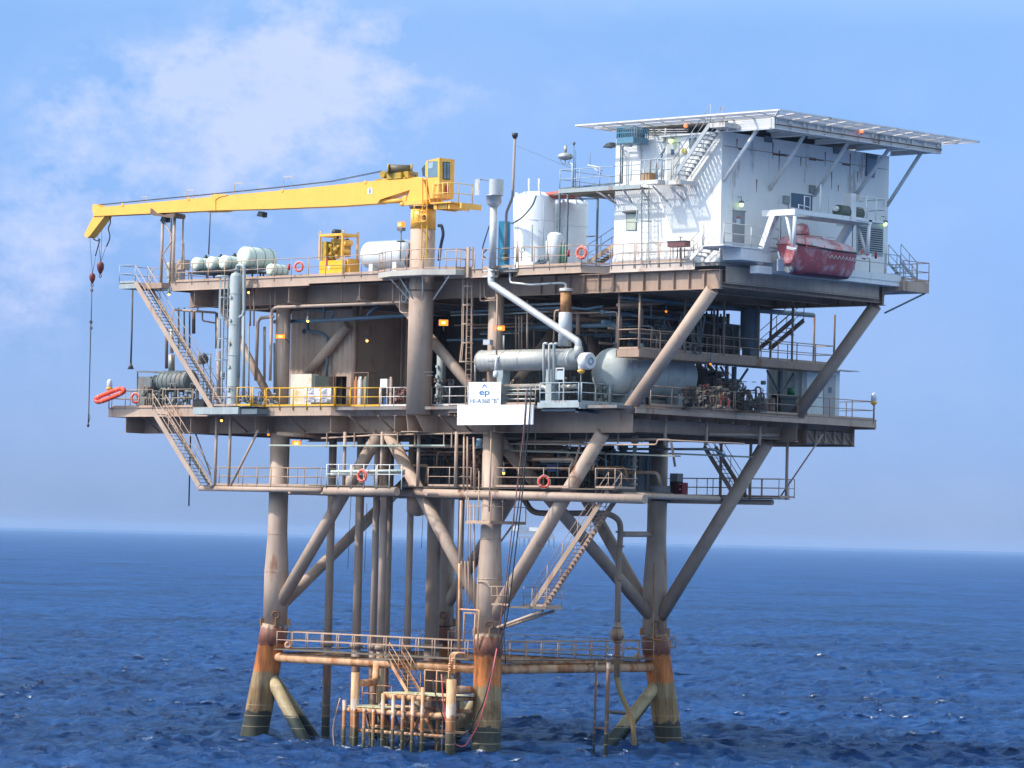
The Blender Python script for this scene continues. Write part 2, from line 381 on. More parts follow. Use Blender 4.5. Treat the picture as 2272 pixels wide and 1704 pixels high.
def stair(label, a, b, wv, m=TAN, rail=True, mr=RAILT, depth=.26, group='steel stairways', n=None, hr=1.0, thick=.05):
    """a top, b bottom of the near stringer; wv the vector across to the far stringer"""
    a, b, wv = V(a), V(b), V(wv); t = thing('stairway', label, 'stairs', b, group)
    for o in (V((0,0,0)), wv): MB().beam(a+o, b+o, thick, depth).obj('stringer', m, t)
    n = n or int(abs(a.z-b.z)/.21)
    d = V((b.x-a.x, b.y-a.y, 0)).normalized(); tr = MB()
    for i in range(1, n):
        p = lerp(a, b, i/n); q = p+wv; tr.beam(p+wv*.04, q-wv*.04, .19, .03)
    tr.obj('treads', mat('dark_tread_grating', (.13,.11,.09), .8) if m is TAN else m, t)
    if rail:
        for o in (V((0,0,0)), wv):
            hb = MB(); up = V((0, 0, hr)); um = V((0, 0, hr*.5))
            hb.tube([a+o+up, b+o+up], .022, 7); hb.tube([a+o+um, b+o+um], .02, 7)
            k = max(2, int((a-b).length/1.6))
            for i in range(k+1):
                p = lerp(a, b, i/k)+o; hb.tube([p, p+up], .022, 6)
            hb.obj('handrail', mr, t)
    return t

def ladder(label, a, b, side, out=None, m=TAN, wd=.42, cage=None, cm=None, group='ladders', r=.028, hoops=None):
    """b bottom, a top; side: unit vector across; out: unit vector away from the wall; cage=(z0,z1)"""
    a, b, side = V(a), V(b), V(side); t = thing('ladder', label, 'ladder', b, group)
    for s_ in (-.5, .5): MB().beam(a+side*wd*s_, b+side*wd*s_, .035, .07, up=out or (0,1,0)).obj('side_rail', m, t)
    rg = MB(); n = int((a-b).length/.3)
    for i in range(1, n+1):
        p = lerp(b, a, (i-.3)/n); rg.tube([p-side*wd*.5, p+side*wd*.5], .014, 6)
    rg.obj('rungs', m, t)
    if cage:
        out = V(out); cg = MB(); z0, z1 = cage; zz = hoops or [z0+(z1-z0)*i/max(1, round((z1-z0)/1.05)) for i in range(round((z1-z0)/1.05)+1)]
        def hoop(z, k):
            f = (z-b.z)/(a.z-b.z); c = lerp(b, a, f); rr = .36 if k else .46
            return [c+side*math.cos(t_)*rr+out*(.05+rr*1.15*math.sin(t_)) for t_ in [math.pi*i/8 for i in range(9)]]
        for i, z in enumerate(zz): 
            h_ = hoop(z, i > 0)
            for p, q in zip(h_, h_[1:]): cg.beam(p, q, .012, .07)
        for j in (1, 2.5, 4, 5.5, 7):
            pl = []
            for i, z in enumerate(zz):
                h_ = hoop(z, i > 0); j0 = int(j); pl.append(lerp(h_[j0], h_[min(8, j0+1)], j-j0))
            for p, q in zip(pl, pl[1:]): cg.beam(p, q, .04, .012)
        cg.obj('safety_cage', cm or m, t)
    return t

def pipe(label, pts, r, m=TAN, group='process pipes', bend=None, n=12, name='pipe', flanges=()):
    b = MB().tube(pts, r, n, bend=bend if bend is not None else r*3)
    if not flanges:
        return tag(b.obj(name, m), label, 'pipe', group)
    t = thing(name, label, 'pipe', pts[0], group); b.obj('pipe_run', m, t)
    for (p, ax) in flanges:
        MB().lathe(V(p)-V(ax)*.05, [(r*1.6, 0), (r*1.6, .1)], ax, 14).obj('flange', m, t)
    return t
# ------------------------------------------------------------------ sea
def build_sea():
    def axis(c0, c1, step, far, g1, lowfar):
        core = np.arange(c0, c1+1e-6, step); g = [step]
        lo = [c0]; hi = [c1]; s = step
        while hi[-1] < far:
            s = min(s*(g1 if hi[-1] < 1100 else 1.05), 2500); hi.append(hi[-1]+s)
        s = step
        while lo[-1] > -lowfar:
            s = min(s*(g1 if lowfar > 8000 and s < 20 else 1.12), 2500); lo.append(lo[-1]-s)
        return np.concatenate([np.array(lo[:0:-1]), core, np.array(hi[1:])])
    # rotated frame: a = along the camera's heading, b = across
    rng = np.random.RandomState(5)
    A = axis(-22, 90, .2, 60000, 1.0013, 3000); B = axis(-34, 34, .22, 30000, 1.024, 30000)
    sa_ = np.gradient(A); sb_ = np.gradient(B); SL = np.maximum(np.maximum(sa_[:, None], sb_[None, :]*.8), .2)
    fh = np.array([math.sin(YAW), math.cos(YAW)]); rh = np.array([math.cos(YAW), -math.sin(YAW)])
    AA, BB = np.meshgrid(A, B, indexing='ij')
    X = AA*fh[0]+BB*rh[0]; Y = AA*fh[1]+BB*rh[1]
    Z = np.zeros_like(X); DX = np.zeros_like(X); DY = np.zeros_like(X)
    wd = 2.15
    for i in range(165):
        if i < 130: lam = .6*(3.6/.6)**(rng.rand()**1.2); amp = .0110*lam**.9*(.6+.8*rng.rand())
        else: lam = 5*(40/5)**rng.rand(); amp = .0085*lam**.5*(.6+.8*rng.rand())
        th = wd+rng.normal(0, .62); k = 2*math.pi/lam; ph = rng.rand()*6.283
        wgt = np.clip((lam/SL-2.6)/2.0, 0, 1)
        if wgt.max() <= 0: continue
        arg = k*(X*math.cos(th)+Y*math.sin(th))+ph; sn = np.sin(arg)*wgt
        Z += amp*np.cos(arg)*wgt; DX -= 1.0*amp*math.cos(th)*sn; DY -= 1.0*amp*math.sin(th)*sn
    X = X+DX; Y = Y+DY
    na, nb = X.shape
    me = bpy.data.meshes.new('sea'); co_ = np.stack([X, Y, Z], -1).reshape(-1, 3).astype(np.float32)
    i0 = (np.arange(na-1)[:, None]*nb+np.arange(nb-1)[None, :]).reshape(-1)
    q = np.stack([i0, i0+1, i0+nb+1, i0+nb], -1).astype(np.int32)
    me.vertices.add(len(co_)); me.vertices.foreach_set('co', co_.ravel())
    me.loops.add(q.size); me.loops.foreach_set('vertex_index', q.ravel())
    me.polygons.add(len(q)); me.polygons.foreach_set('loop_start', np.arange(len(q), dtype=np.int32)*4)
    me.polygons.foreach_set('loop_total', np.full(len(q), 4, np.int32)); me.update(calc_edges=True); me.validate()
    me.polygons.foreach_set('use_smooth', np.ones(len(q), bool))
    if me.polygons[0].normal.z < 0: me.flip_normals()
    m = bpy.data.materials.new('sea_water'); m.use_nodes = True; nt = m.node_tree; N = nt.nodes; L = nt.links
    b = N['Principled BSDF']; b.inputs['Roughness'].default_value = .22; b.inputs['IOR'].default_value = 1.333; b.inputs['Specular IOR Level'].default_value = .24
    geo = N.new('ShaderNodeNewGeometry')
    def nz(sc, st, det, rough=.6, rot=0):
        mp = N.new('ShaderNodeMapping'); mp.vector_type = 'TEXTURE'; mp.inputs['Scale'].default_value = st; mp.inputs['Rotation'].default_value = (0, 0, rot)
        L.new(geo.outputs['Position'], mp.inputs[0])
        n = N.new('ShaderNodeTexNoise'); n.inputs['Scale'].default_value = sc; n.inputs['Detail'].default_value = det; n.inputs['Roughness'].default_value = rough
        L.new(mp.outputs[0], n.inputs['Vector']); return n.outputs[0]
    h1 = nz(2.2, (1, 1.6, 1), 6, .6, wd); h2 = nz(.34, (1, 2.4, 1), 9, .70, wd+.2); h3 = nz(.05, (1, 2.2, 1), 5, .6, wd-.2)
    prev = None
    for h_, di in ((h1, .18), (h2, .9), (h3, 2.6)):
        b1 = N.new('ShaderNodeBump'); b1.inputs['Strength'].default_value = 1; b1.inputs['Distance'].default_value = di; L.new(h_, b1.inputs['Height'])
        if prev: L.new(prev.outputs[0], b1.inputs['Normal'])
        prev = b1
    cmx = N.new('ShaderNodeMix'); cmx.data_type = 'RGBA'; c3 = nz(.8, (1, 2.2, 1), 12, .8, wd); c4 = nz(.028, (1, 2.0, 1), 13, .80, wd); av = N.new('ShaderNodeMath'); av.operation = 'MULTIPLY_ADD'; av.inputs[1].default_value = .55; L.new(c4, av.inputs[0]); a2 = N.new('ShaderNodeMath'); a2.operation = 'MULTIPLY'; a2.inputs[1].default_value = .45; L.new(c3, a2.inputs[0]); L.new(a2.outputs[0], av.inputs[2]); c3 = av.outputs[0]; cr3 = N.new('ShaderNodeMapRange'); cr3.inputs[1].default_value = .41; cr3.inputs[2].default_value = .60; L.new(c3, cr3.inputs[0])
    L.new(cr3.outputs[0], cmx.inputs[0]); cmx.inputs[6].default_value = (.001, .013, .058, 1); cmx.inputs[7].default_value = (.010, .066, .225, 1)  # random dark and light blue, painting in wave contrast the mesh lacks
    # foam: crests near the landing and the odd whitecap
    fn = nz(1.5, (1, 1.5, 1), 10, .75, wd); sp = N.new('ShaderNodeSeparateXYZ'); L.new(geo.outputs['Position'], sp.inputs[0])
    vd = N.new('ShaderNodeVectorMath'); vd.operation = 'DISTANCE'; L.new(geo.outputs['Position'], vd.inputs[0]); vd.inputs[1].default_value = (-7, -3.2, 0)
    near = N.new('ShaderNodeMapRange'); near.inputs[1].default_value = 1.0; near.inputs[2].default_value = 5.5; near.inputs[3].default_value = .19; near.inputs[4].default_value = 0; L.new(vd.outputs['Value'], near.inputs[0])
    for (lx, ly) in ((-17.8, -.75), (.75, -.75), (.75, 14.75), (-17.8, 14.75), (-11.5, -3.6), (-4.2, -3.6)):
        v2 = N.new('ShaderNodeVectorMath'); v2.operation = 'DISTANCE'; L.new(geo.outputs['Position'], v2.inputs[0]); v2.inputs[1].default_value = (lx, ly, 0)
        n2 = N.new('ShaderNodeMapRange'); n2.inputs[1].default_value = .8; n2.inputs[2].default_value = 1.9; n2.inputs[3].default_value = .27; n2.inputs[4].default_value = 0; L.new(v2.outputs['Value'], n2.inputs[0])
        mx2 = N.new('ShaderNodeMath'); mx2.operation = 'MAXIMUM'; L.new(near.outputs[0], mx2.inputs[0]); L.new(n2.outputs[0], mx2.inputs[1]); near = mx2
    far = nz(.16, (1, 1, 1), 3); fz = N.new('ShaderNodeMapRange'); fz.inputs[1].default_value = .22; fz.inputs[2].default_value = .5; fz.inputs[3].default_value = 0; fz.inputs[4].default_value = .10; L.new(sp.outputs[2], fz.inputs[0])
    s1 = N.new('ShaderNodeMath'); s1.operation = 'ADD'; L.new(fn, s1.inputs[0]); L.new(near.outputs[0], s1.inputs[1])
    s2 = N.new('ShaderNodeMath'); s2.operation = 'ADD'; L.new(s1.outputs[0], s2.inputs[0]); L.new(fz.outputs[0], s2.inputs[1])
    fm = N.new('ShaderNodeMapRange'); fm.inputs[1].default_value = .735; fm.inputs[2].default_value = .80; L.new(s2.outputs[0], fm.inputs[0])
    m3_ = N.new('ShaderNodeMix'); m3_.data_type = 'RGBA'; L.new(fm.outputs[0], m3_.inputs[0]); L.new(cmx.outputs[2], m3_.inputs[6]); m3_.inputs[7].default_value = (.7, .76, .8, 1)
    # wind-roughened water never mirrors fully at a glancing angle: Fresnel share capped by the unresolved wave slopes
    df = N.new('ShaderNodeBsdfDiffuse'); L.new(m3_.outputs[2], df.inputs['Color']); L.new(prev.outputs[0], df.inputs['Normal'])
    gl_ = N.new('ShaderNodeBsdfGlossy'); gl_.inputs['Roughness'].default_value = .2; gl_.inputs['Color'].default_value = (.72, .88, 1, 1); L.new(prev.outputs[0], gl_.inputs['Normal'])
    fr = N.new('ShaderNodeFresnel'); fr.inputs['IOR'].default_value = 1.333; L.new(prev.outputs[0], fr.inputs['Normal'])
    fm2 = N.new('ShaderNodeMapRange'); fm2.inputs[1].default_value = 0; fm2.inputs[2].default_value = .75; fm2.inputs[3].default_value = .02; fm2.inputs[4].default_value = .37; L.new(fr.outputs[0], fm2.inputs[0])
    fo = N.new('ShaderNodeMath'); fo.operation = 'MULTIPLY'; L.new(fm2.outputs[0], fo.inputs[0]); inv = N.new('ShaderNodeMath'); inv.operation = 'SUBTRACT'; inv.inputs[0].default_value = 1; L.new(fm.outputs[0], inv.inputs[1]); L.new(inv.outputs[0], fo.inputs[1])
    ms = N.new('ShaderNodeMixShader'); L.new(fo.outputs[0], ms.inputs[0]); L.new(df.outputs[0], ms.inputs[1]); L.new(gl_.outputs[0], ms.inputs[2]); L.new(ms.outputs[0], N['Material Output'].inputs['Surface']); N.remove(b)
    me.materials.append(m); o = bpy.data.objects.new('sea', me); C.objects.link(o); o['kind'] = 'structure'
build_sea()
def build_haze():
    b = MB(); b.box(-14000, -2500, -9, 2500, 14000, 42); m = bpy.data.materials.new('haze_air'); m.use_nodes = True
    nt = m.node_tree; N = nt.nodes; N.remove(N['Principled BSDF']); pv = N.new('ShaderNodeVolumePrincipled')
    pv.inputs['Color'].default_value = (.47, .66, 1.0, 1); pv.inputs['Density'].default_value = HAZE; pv.inputs['Anisotropy'].default_value = .2
    nt.links.new(pv.outputs[0], N['Material Output'].inputs['Volume'])
    o = b.obj('haze', m); o['kind'] = 'stuff'; o.display_type = 'WIRE'
HAZE = 4.2e-5
build_haze()

# ------------------------------------------------------------------ platform structure
WX, D = -17.07, 14.0
ZR, ZB = 6.47, 4.64          # pile joint, walkway brace
ZL, ZLT = 17.66, 18.88       # lower girders
ZU, ZUT = 25.19, 26.22       # upper girders
DL, DU = 19.10, 26.58        # deck surfaces
BAT = .1153
XE1, XE2, XW = 16.14, 10.22, -29.2
def legp(x, y, z):
    t = max(0, ZR-z)*BAT; return V((x+(t if x > -1 else -t), y+(t if y > 1 else -t), z))
plat = thing('offshore_platform', 'tan steel platform frame standing on four rusty piles in the sea', 'oil platform', (WX/2, D/2, 0))
for (x, y) in ((WX, 0), (0, 0), (0, D), (WX, D)):
    b = MB(); b.tube([(x, y, ZL), (x, y, 11.8), (x, y, 9.6), (x, y, ZR)], [.57, .57, .71, .71], 28)
    for z in (14.33, 11.8, 9.6): b.lathe((x, y, z-.02), [(.59 if z > 11 else .725, 0), (.59 if z > 11 else .725, .04)], n=28)
    lg = b.obj('leg', TAN, plat)
    for k in range(5):           # lifting lugs at the pile joint
        a = k*1.2566+.5; c = V((x+.80*math.cos(a), y+.80*math.sin(a), ZR+.2)); MB().beam(c-V((0,0,.22)), c+V((0,0,.22)), .07, .22, up=(math.cos(a), math.sin(a), 0)).obj('guide_plate', RUSTC, lg)
    a = -.75; c = V((x+.78*math.cos(a), y+.78*math.sin(a), ZR+.62)); MB().torus(c, .2, .045, axis=(math.cos(a), math.sin(a), 0)).obj('ring_mark', mat('dark_rust_ring', (.22,.10,.05), .8), lg)
    MB().tube([legp(x, y, ZR+.02), legp(x, y, 5.45), legp(x, y, 5.40), legp(x, y, 0), legp(x, y, -4)], [.80, .82, .76, .80, .83], 30).obj('pile', PILE, plat)
    for (z0, z1) in ((ZLT, ZU),): MB().tube([(x, y, z0), (x, y, z1)], .44, 20).obj('column', TAN, plat)
def brace(p, q, r, m=TAN, name='brace'): return MB().tube([p, q], r, 18).obj(name, m, plat)
AP = WX/2
for y in (0, D):
    brace((WX, y, 7.3), (AP-.35, y, ZL), .36); brace((0, y, 7.3), (AP+.35, y, ZL), .36)
brace((WX, 0, 7.3), (WX, D, ZL), .33); brace((0, D, 7.3), (0, 0, ZL), .36)
p1 = w('m', 1500, 290, Y=0); brace((0, 0, 7.0), (8.1, 0, ZL), .39)
brace((0, D, 7.0), (8.1, D, ZL), .39)
for y in (0, D): brace((9.9, y, ZLT), (15.55, y, ZU), .36)
for y in (0, D): brace((WX-.3, y, ZLT), (-22.4, y, ZU), .24)
for y in (0, D):
    brace((-.2, y, ZLT), (AP+.9, y, ZU), .30)
brace((WX+.2, D, ZLT), (AP-.6, D, ZU), .30); brace(w('g', 330, 1060, Y=1.75), w('g', 760, 535, Y=1.75), .29)
brace((0, .2, ZLT), (0, 6.3, ZU), .28); brace((0, 6.6, ZU), (2.4, 7.6, ZLT), .26)
# level braces at the walkway, and raking braces into the water
for (a, b_) in (((WX, 0), (0, 0)), ((0, 0), (0, D)), ((WX, D), (0, D)), ((WX, 0), (WX, D))):
    brace(legp(*a, ZB), legp(*b_, ZB), .275, LAND, 'walkway_brace')
for (a, c) in (((WX, 0), (WX+4.2, -.2)), ((WX, 0), (WX+.2, 4.6)), ((0, D), (.3, D-6.4)), ((0, D), (-4.6, D+.3)), ((0, 0), (-4.4, .2)), ((WX, D), (WX+4.4, D)), ((WX, D), (WX, D-4.4))):
    brace(legp(*a, 3.9), V((c[0], c[1], -1.6)), .36, PILEN, 'raking_brace')

def deck(label_name, z0, z1, ztop, x0, x1, xs, ys=(0, D), stub=()):
    t = MB()
    for y in ys:
        t.ibeam((x0, y), (x1, y), z0, z1, .36, .035, .035)
        n = int((x1-x0)/1.05)
        for i in range(n+1):
            x = x0+(x1-x0)*i/n
            if z0 < 20 or x < 3: continue
            t.box(x-.012, y-.16, z0+.035, x+.012, y-.02, z1-.035)
    t.obj('main_girders', TAN2, plat)
    t = MB()
    for x in xs: t.ibeam((x, ys[0]-.02), (x, ys[1]+.02), z0+.12, z1-.002, .30)
    n = int((ys[1]-ys[0])/1.4)
    for i in range(1, n): 
        y = ys[0]+(ys[1]-ys[0])*i/n; t.ibeam((x0, y), (x1, y), z1-.42, z1-.04, .16, .02, .02)
    t.obj('cross_beams', TAN2, plat)
deck('lower', ZL, ZLT, DL, XW, XE2, (-29.0, -25, -21, WX, -12.8, AP, -4.3, 0, 4.5, 9.0), (0, D))
deck('upper', ZU, ZUT, DU, -25.2, XE1, (-25.0, -21, WX, -12.8, AP, -4.3, 0, 4.2, 8.4, 12.4, 15.9), (0, D))
# stub beams carrying the south walkways
for x, zz0, zz1 in ((-29.0, ZL, 18.6), (-23.2, ZL, 18.6), (-17.6, ZL, 18.6), (-11.35, ZL, 18.6), (-6.2, ZL, 18.6)):
    MB().ibeam((x, -1.5), (x, -.02), zz0, zz1, .26, .025, .03).obj('walkway_bracket', TAN2, plat)
for x in (-23.2, -15.1, -9.3): MB().ibeam((x, -1.5), (x, -.02), ZU, 26.08, .26, .025, .03).obj('walkway_bracket', TAN2, plat)
for x in (-27.5, -25.6, -19.8, -14.9, -9.9, -7.6, -2.8, -1.6):
    MB().beam((x, -1.45, 18.58), (x-.02, -.06, 17.75), .03, .12).obj('raking_stiffener', TAN2, plat)
# deck plates and edge channels
def plate(name, x0, y0, x1, y1, z, th=.10, m=DECK): return MB().box(x0, y0, z-th, x1, y1, z).obj(name, m, plat)
plate('lower_deck_plate', XW-1.3, -1.5, XE2+.15, D+.3, DL-.02, .16)
plate('lower_deck_extension', 3, D+.3, XE2+.15, 20.7, DL-.02, .16)
plate('upper_deck_plate', -25.2, -1.5, 6.2, D+.3, DU-.02, .16)
plate('upper_deck_plate', 6.2, -.28, XE1+.1, D+.3, DU-.02, .16)
CHN = 'lower_edge_channel'
def chan(p, q, z0, z1):
    b = MB(); P = V((p[0], p[1], 0)); Q = V((q[0], q[1], 0))
    b.beam(P+V((0,0,(z0+z1)/2)), Q+V((0,0,(z0+z1)/2)), .02, z1-z0)
    for z in (z0, z1): b.beam(P+V((0,0,z)), Q+V((0,0,z)), .14, .02)
    b.obj(CHN, CHM, plat)
CHM = TAN
chan((XW-1.3, -1.6), (-11.2, -1.6), 18.62, 19.16); chan((-10.2, -.55), (-2.2, -.55), 18.62, 19.16)
chan((-11.2, -1.6), (-10.2, -.55), 18.62, 19.16); chan((-2.2, -1.3), (1.4, -1.3), 18.75, 19.16); chan((-2.2, -.55), (-2.2, -1.3), 18.62, 19.16)
chan((XE2+.35, -.2), (XE2+.35, 14.2), 18.72, 19.0); chan((XE2+.2, -.2), (XE2+.2, 14.2), 19.02, 19.18); chan((XE2+.35, 14.2), (XE2+.35, 20.8), 18.72, 19.16)
chan((XW-1.3, -1.6), (XW-1.3, D), 18.62, 19.16); chan((XE2+.3, 20.8), (3, 20.8), 18.62, 19.16)
CHN = 'upper_edge_channel'
chan((-25.2, -1.6), (-13.3, -1.6), 26.10, 26.62); chan((-13.3, -1.72), (-6.0, -1.72), 26.20, 26.60)
chan((-2.5, -1.6), (1.6, -1.6), 26.15, 26.62)
chan((3.0, -1.5), (7.6, -1.5), 26.20, 26.60); chan((3.0, -1.5), (1.6, -.4), 26.2, 26.6); chan((7.6, -1.5), (8.6, -.32), 26.2, 26.6)
chan((-25.2, -1.6), (-25.2, D), 26.10, 26.62)
CHM = mat('pale_tan_paint', (.56, .46, .39), .6, rust=.2)
chan((8.6, -.34), (14.6, -.34), 26.24, 26.66)
b = MB().box(XE1+.02, .3, 25.58, XE1+.1, 13.4, 26.42); b.box(XE1-.2, .3, 25.50, XE1+.12, 13.4, 25.56)
b.obj('east_fascia_beam', mat('grey_tan_paint', (.44, .34, .265), .6, rust=.12, grime=.25), plat)
b = MB(); b.box(13.6, D+.32, 26.0, 17.2, 16.7, 26.58); b.box(14, D+.2, 25.9, 14.2, 16.6, 26.0); b.obj('north_east_platform', TAN, plat)
MB().tube([(17, 16.6, 26.0), (15.9, 14.4, 24.8)], .05, 8).obj('platform_strut', GREYD, plat)
b = MB()   # tray under the north-east extension
b.box(6.0, 16.0, 17.7, 9.2, 20.3, 18.4)
for i in range(6): b.beam((9.3, 16.0+i*.85, 17.7), (9.3, 16.0+i*.85, 18.42), .12, .12)
for i in range(5): b.beam((9.3, 16.0+i*.85, 18.42), (9.3, 16.85+i*.85, 17.7), .06, .06)
for y in (16, 20.3): b.ibeam((3, y), (9.4, y), 17.6, 18.9, .25)
b.ibeam((6, D), (6, 20.6), 17.7, 18.9, .25); b.ibeam((9.0, D+.2), (9.0, 20.6), 18.45, 18.92, .25)
b.obj('extension_framing', TAN2, plat)
# mezzanine along the east side
zc = 22.05
b = MB(); b.box(8.7, .35, zc-.06, XE2, 17.3, zc); b.obj('mezzanine_plate', DECK, plat)
b = MB()
b.box(8.65, .28, zc-.28, XE2+.03, .33, zc+.1); b.box(XE2+.02, .28, zc-.28, XE2+.07, 17.35, zc+.1); b.box(8.65, .28, zc-.28, 8.7, 17.35, zc+.1)
for i in range(8): b.box(8.7, .4+i*2.35, zc-.24, XE2, .5+i*2.35, zc-.08)
b.box(8.6, .2, zc-.32, XE2+.12, 17.4, zc-.29)
b.obj('mezzanine_edge_beam', TAN2, plat)
for (x, y) in ((8.75, .35), (XE2, .35), (XE2, 4.1), (XE2, 7.4), (XE2, 10.4), (XE2, 13.4), (XE2, 17.2), (8.75, 17.2), (8.75, 13.3), (8.75, 8.3)):
    MB().tube([(x, y, zc+.1), (x, y, ZU if y < 14.5 else 25.0)], .065, 8).obj('mezzanine_hanger', TAN2, plat)
for (x, y) in ((8.2, 10.8), (8.2, 14.9), (8.2, 5.2)):
    MB().beam((x, y, DL), (x, y, zc-.3), .2, .2).obj('mezzanine_post', GREYD, plat)
    for s_ in (-1, 1): MB().beam((x, y, zc-1.6), (x, y+s_*1.2, zc-.35), .1, .1).obj('knee_brace', GREYD, plat)
# hanging sub-deck
ZS = 14.33
sd = MB()
sd.tube([(WX-5.2, -1.5, ZS+.04), (-11.8, -1.5, ZS)], .15, 14); sd.tube([(WX, 0, ZS-.05), (-8, 0, ZS-.05)], .2, 14)
sd.tube([w('l', 100, 835, Y=-2.4), w('l', 800, 843, Y=-2.4)], .24, 20)
sd.tube([w('l', 830, 845, Y=-.5), w('n', 580, 920, Y=-.5)], .25, 20); sd.tube([(WX-5, D+1, ZS), w('n', 1830, 950, Y=D+1.0)], .16, 14)
sd.tube([(9.6, 0, ZS), (9.6, 8, ZS)], .16, 12)
sd.tube([(0, 0, ZS), (0, D, ZS)], .22, 14); sd.tube([(WX, 0, ZS), (WX, D, ZS)], .22, 14)
for x in (-14.5, -11.8, -7.2, -3.5): sd.tube([(x, -1.6, ZS-.1), (x, D, ZS-.1)], .11, 10)
sd.obj('subdeck_tubes', TAN, plat)
b = MB()
b.box(WX-5.2, -1.5, ZS+.16, -11.6, -.3, ZS+.22); b.box(-11.9, -2.6, ZS+.24, -5.4, -.2, ZS+.30); b.box(-7.2, -.7, ZS+.25, 9.7, 1.0, ZS+.31)
b.box(-12, 1.0, ZS+.2, 8.0, 6.0, ZS+.26); b.box(WX-4, D+.3, ZS+.12, 8.3, D+1.9, ZS+.18); b.box(-1.2, 1, ZS+.2, 1.4, D, ZS+.26)
b.obj('subdeck_grating', GRATE, plat)
for (kx, ky, kx2, ky2, yy, rr) in (('k', 890, 330, 990, -1.5, .075), ('k', 1025, 330, 1010, -1.5, .075)):
    a = w(kx, ky, kx2, Y=yy); c = w(kx, ky-3, ky2 if isinstance(ky2, int) else 1000, Y=yy)
    MB().tube([(a.x, yy, 18.7), (a.x, yy, ZS+.1)], .085, 10).obj('hanger_post', TAN, plat)
MB().tube([(w('k',1025,990,Y=-1.5).x, -1.5, ZS+.2), (w('k',1300,370,Y=-1.5).x, -1.5, 17.8)], .075, 10).obj('hanger_brace', TAN, plat)
a = w('k', 630, 360, Y=.5); c = w('k', 830, 900, Y=-.6); MB().tube([a, c], .05, 8).obj('hanger_brace', TAN, plat)
for (px_, py_) in ((290, 300), (655, 330), (1015, 330), (1385, 330)):
    a = w('l', px_, py_, Y=-.9); MB().tube([(a.x, -.9, 17.7), (a.x, -.9, ZS+.3)], .10, 12).obj('hanger_post', TAN, plat)
for (x, y) in ((6, D+1.1), (3.8, D+1.1), (8.1, D+1.8)): MB().tube([(x, y, 18.6), (x, y, ZS+.1)], .09, 10).obj('hanger_post', TAN, plat)
MB().tube([(7.6, D+1.8, ZS+.2), (10.2, D+2.4, 18.2)], .05, 8).obj('hanger_brace', TAN, plat)
# crane pedestal bracket
pc = w('g', 1465, 900, Y=-1.3); PX_ = pc.x
b = MB()
b.prism([(PX_-.35, -1.9, 18.6), (PX_-.35, -1.75, 17.7), (PX_-.35, -.1, 17.7), (PX_-.35, -.1, 18.6)], (.03, 0, 0))
b.prism([(PX_+.35, -1.9, 18.6), (PX_+.35, -1.2, 17.7), (PX_+.35, -.1, 17.7), (PX_+.35, -.1, 18.6)], (.03, 0, 0))
b.box(PX_-.75, -1.9, 17.66, PX_+.6, -.1, 17.70)
b.obj('pedestal_bracket', TAN, plat)
# stiffened box under the wall sign
MB().ibeam((1.2, -1.2), (1.2, -.05), 17.7, 18.6, .26).obj('walkway_bracket', TAN2, plat)

# conductors
for (px_, r, y, lab) in ((732, .23, 3, 'dark slim conductor pipe nearest the west pile'), (795, .25, 3, 'second conductor pipe from the west pile'),
        (832, .20, 2.2, 'left pipe of the bunch of three conductors'), (849, .22, 1.6, 'pale middle pipe of the bunch of three conductors'), (861, .2, 3.4, 'right pipe of the bunch of three conductors'),
        (908, .19, 3, 'lone conductor pipe right of the bunch of three'), (962, .42, 6.5, 'thick conductor pipe in front of the rear pile'), (1021, .18, 7, 'brown conductor pipe between rear pile and front pile')):
    t_ = w('z', px_, 1250, Y=y); bb = MB().tube([(t_.x, y, ZL+.5), (t_.x, y, 4.3)], r, 18)
    th = thing('conductor_pipe', lab, 'conductor pipe', (t_.x, y, 0), 'vertical conductor pipes under the deck')
    MB().tube([(t_.x, y, ZL+.4), (t_.x, y, 5.2)], r, 18).obj('casing', TAN, th); MB().tube([(t_.x, y, 5.2), (t_.x, y, -3)], r*1.06, 18).obj('lower_casing', COND if px_ != 849 else PILEN, th)
    for z in (ZS-.2, 5.3): MB().lathe((t_.x, y, z), [(r*1.5, 0), (r*1.5, .3)], n=18).obj('guide_collar', TAN2, th)
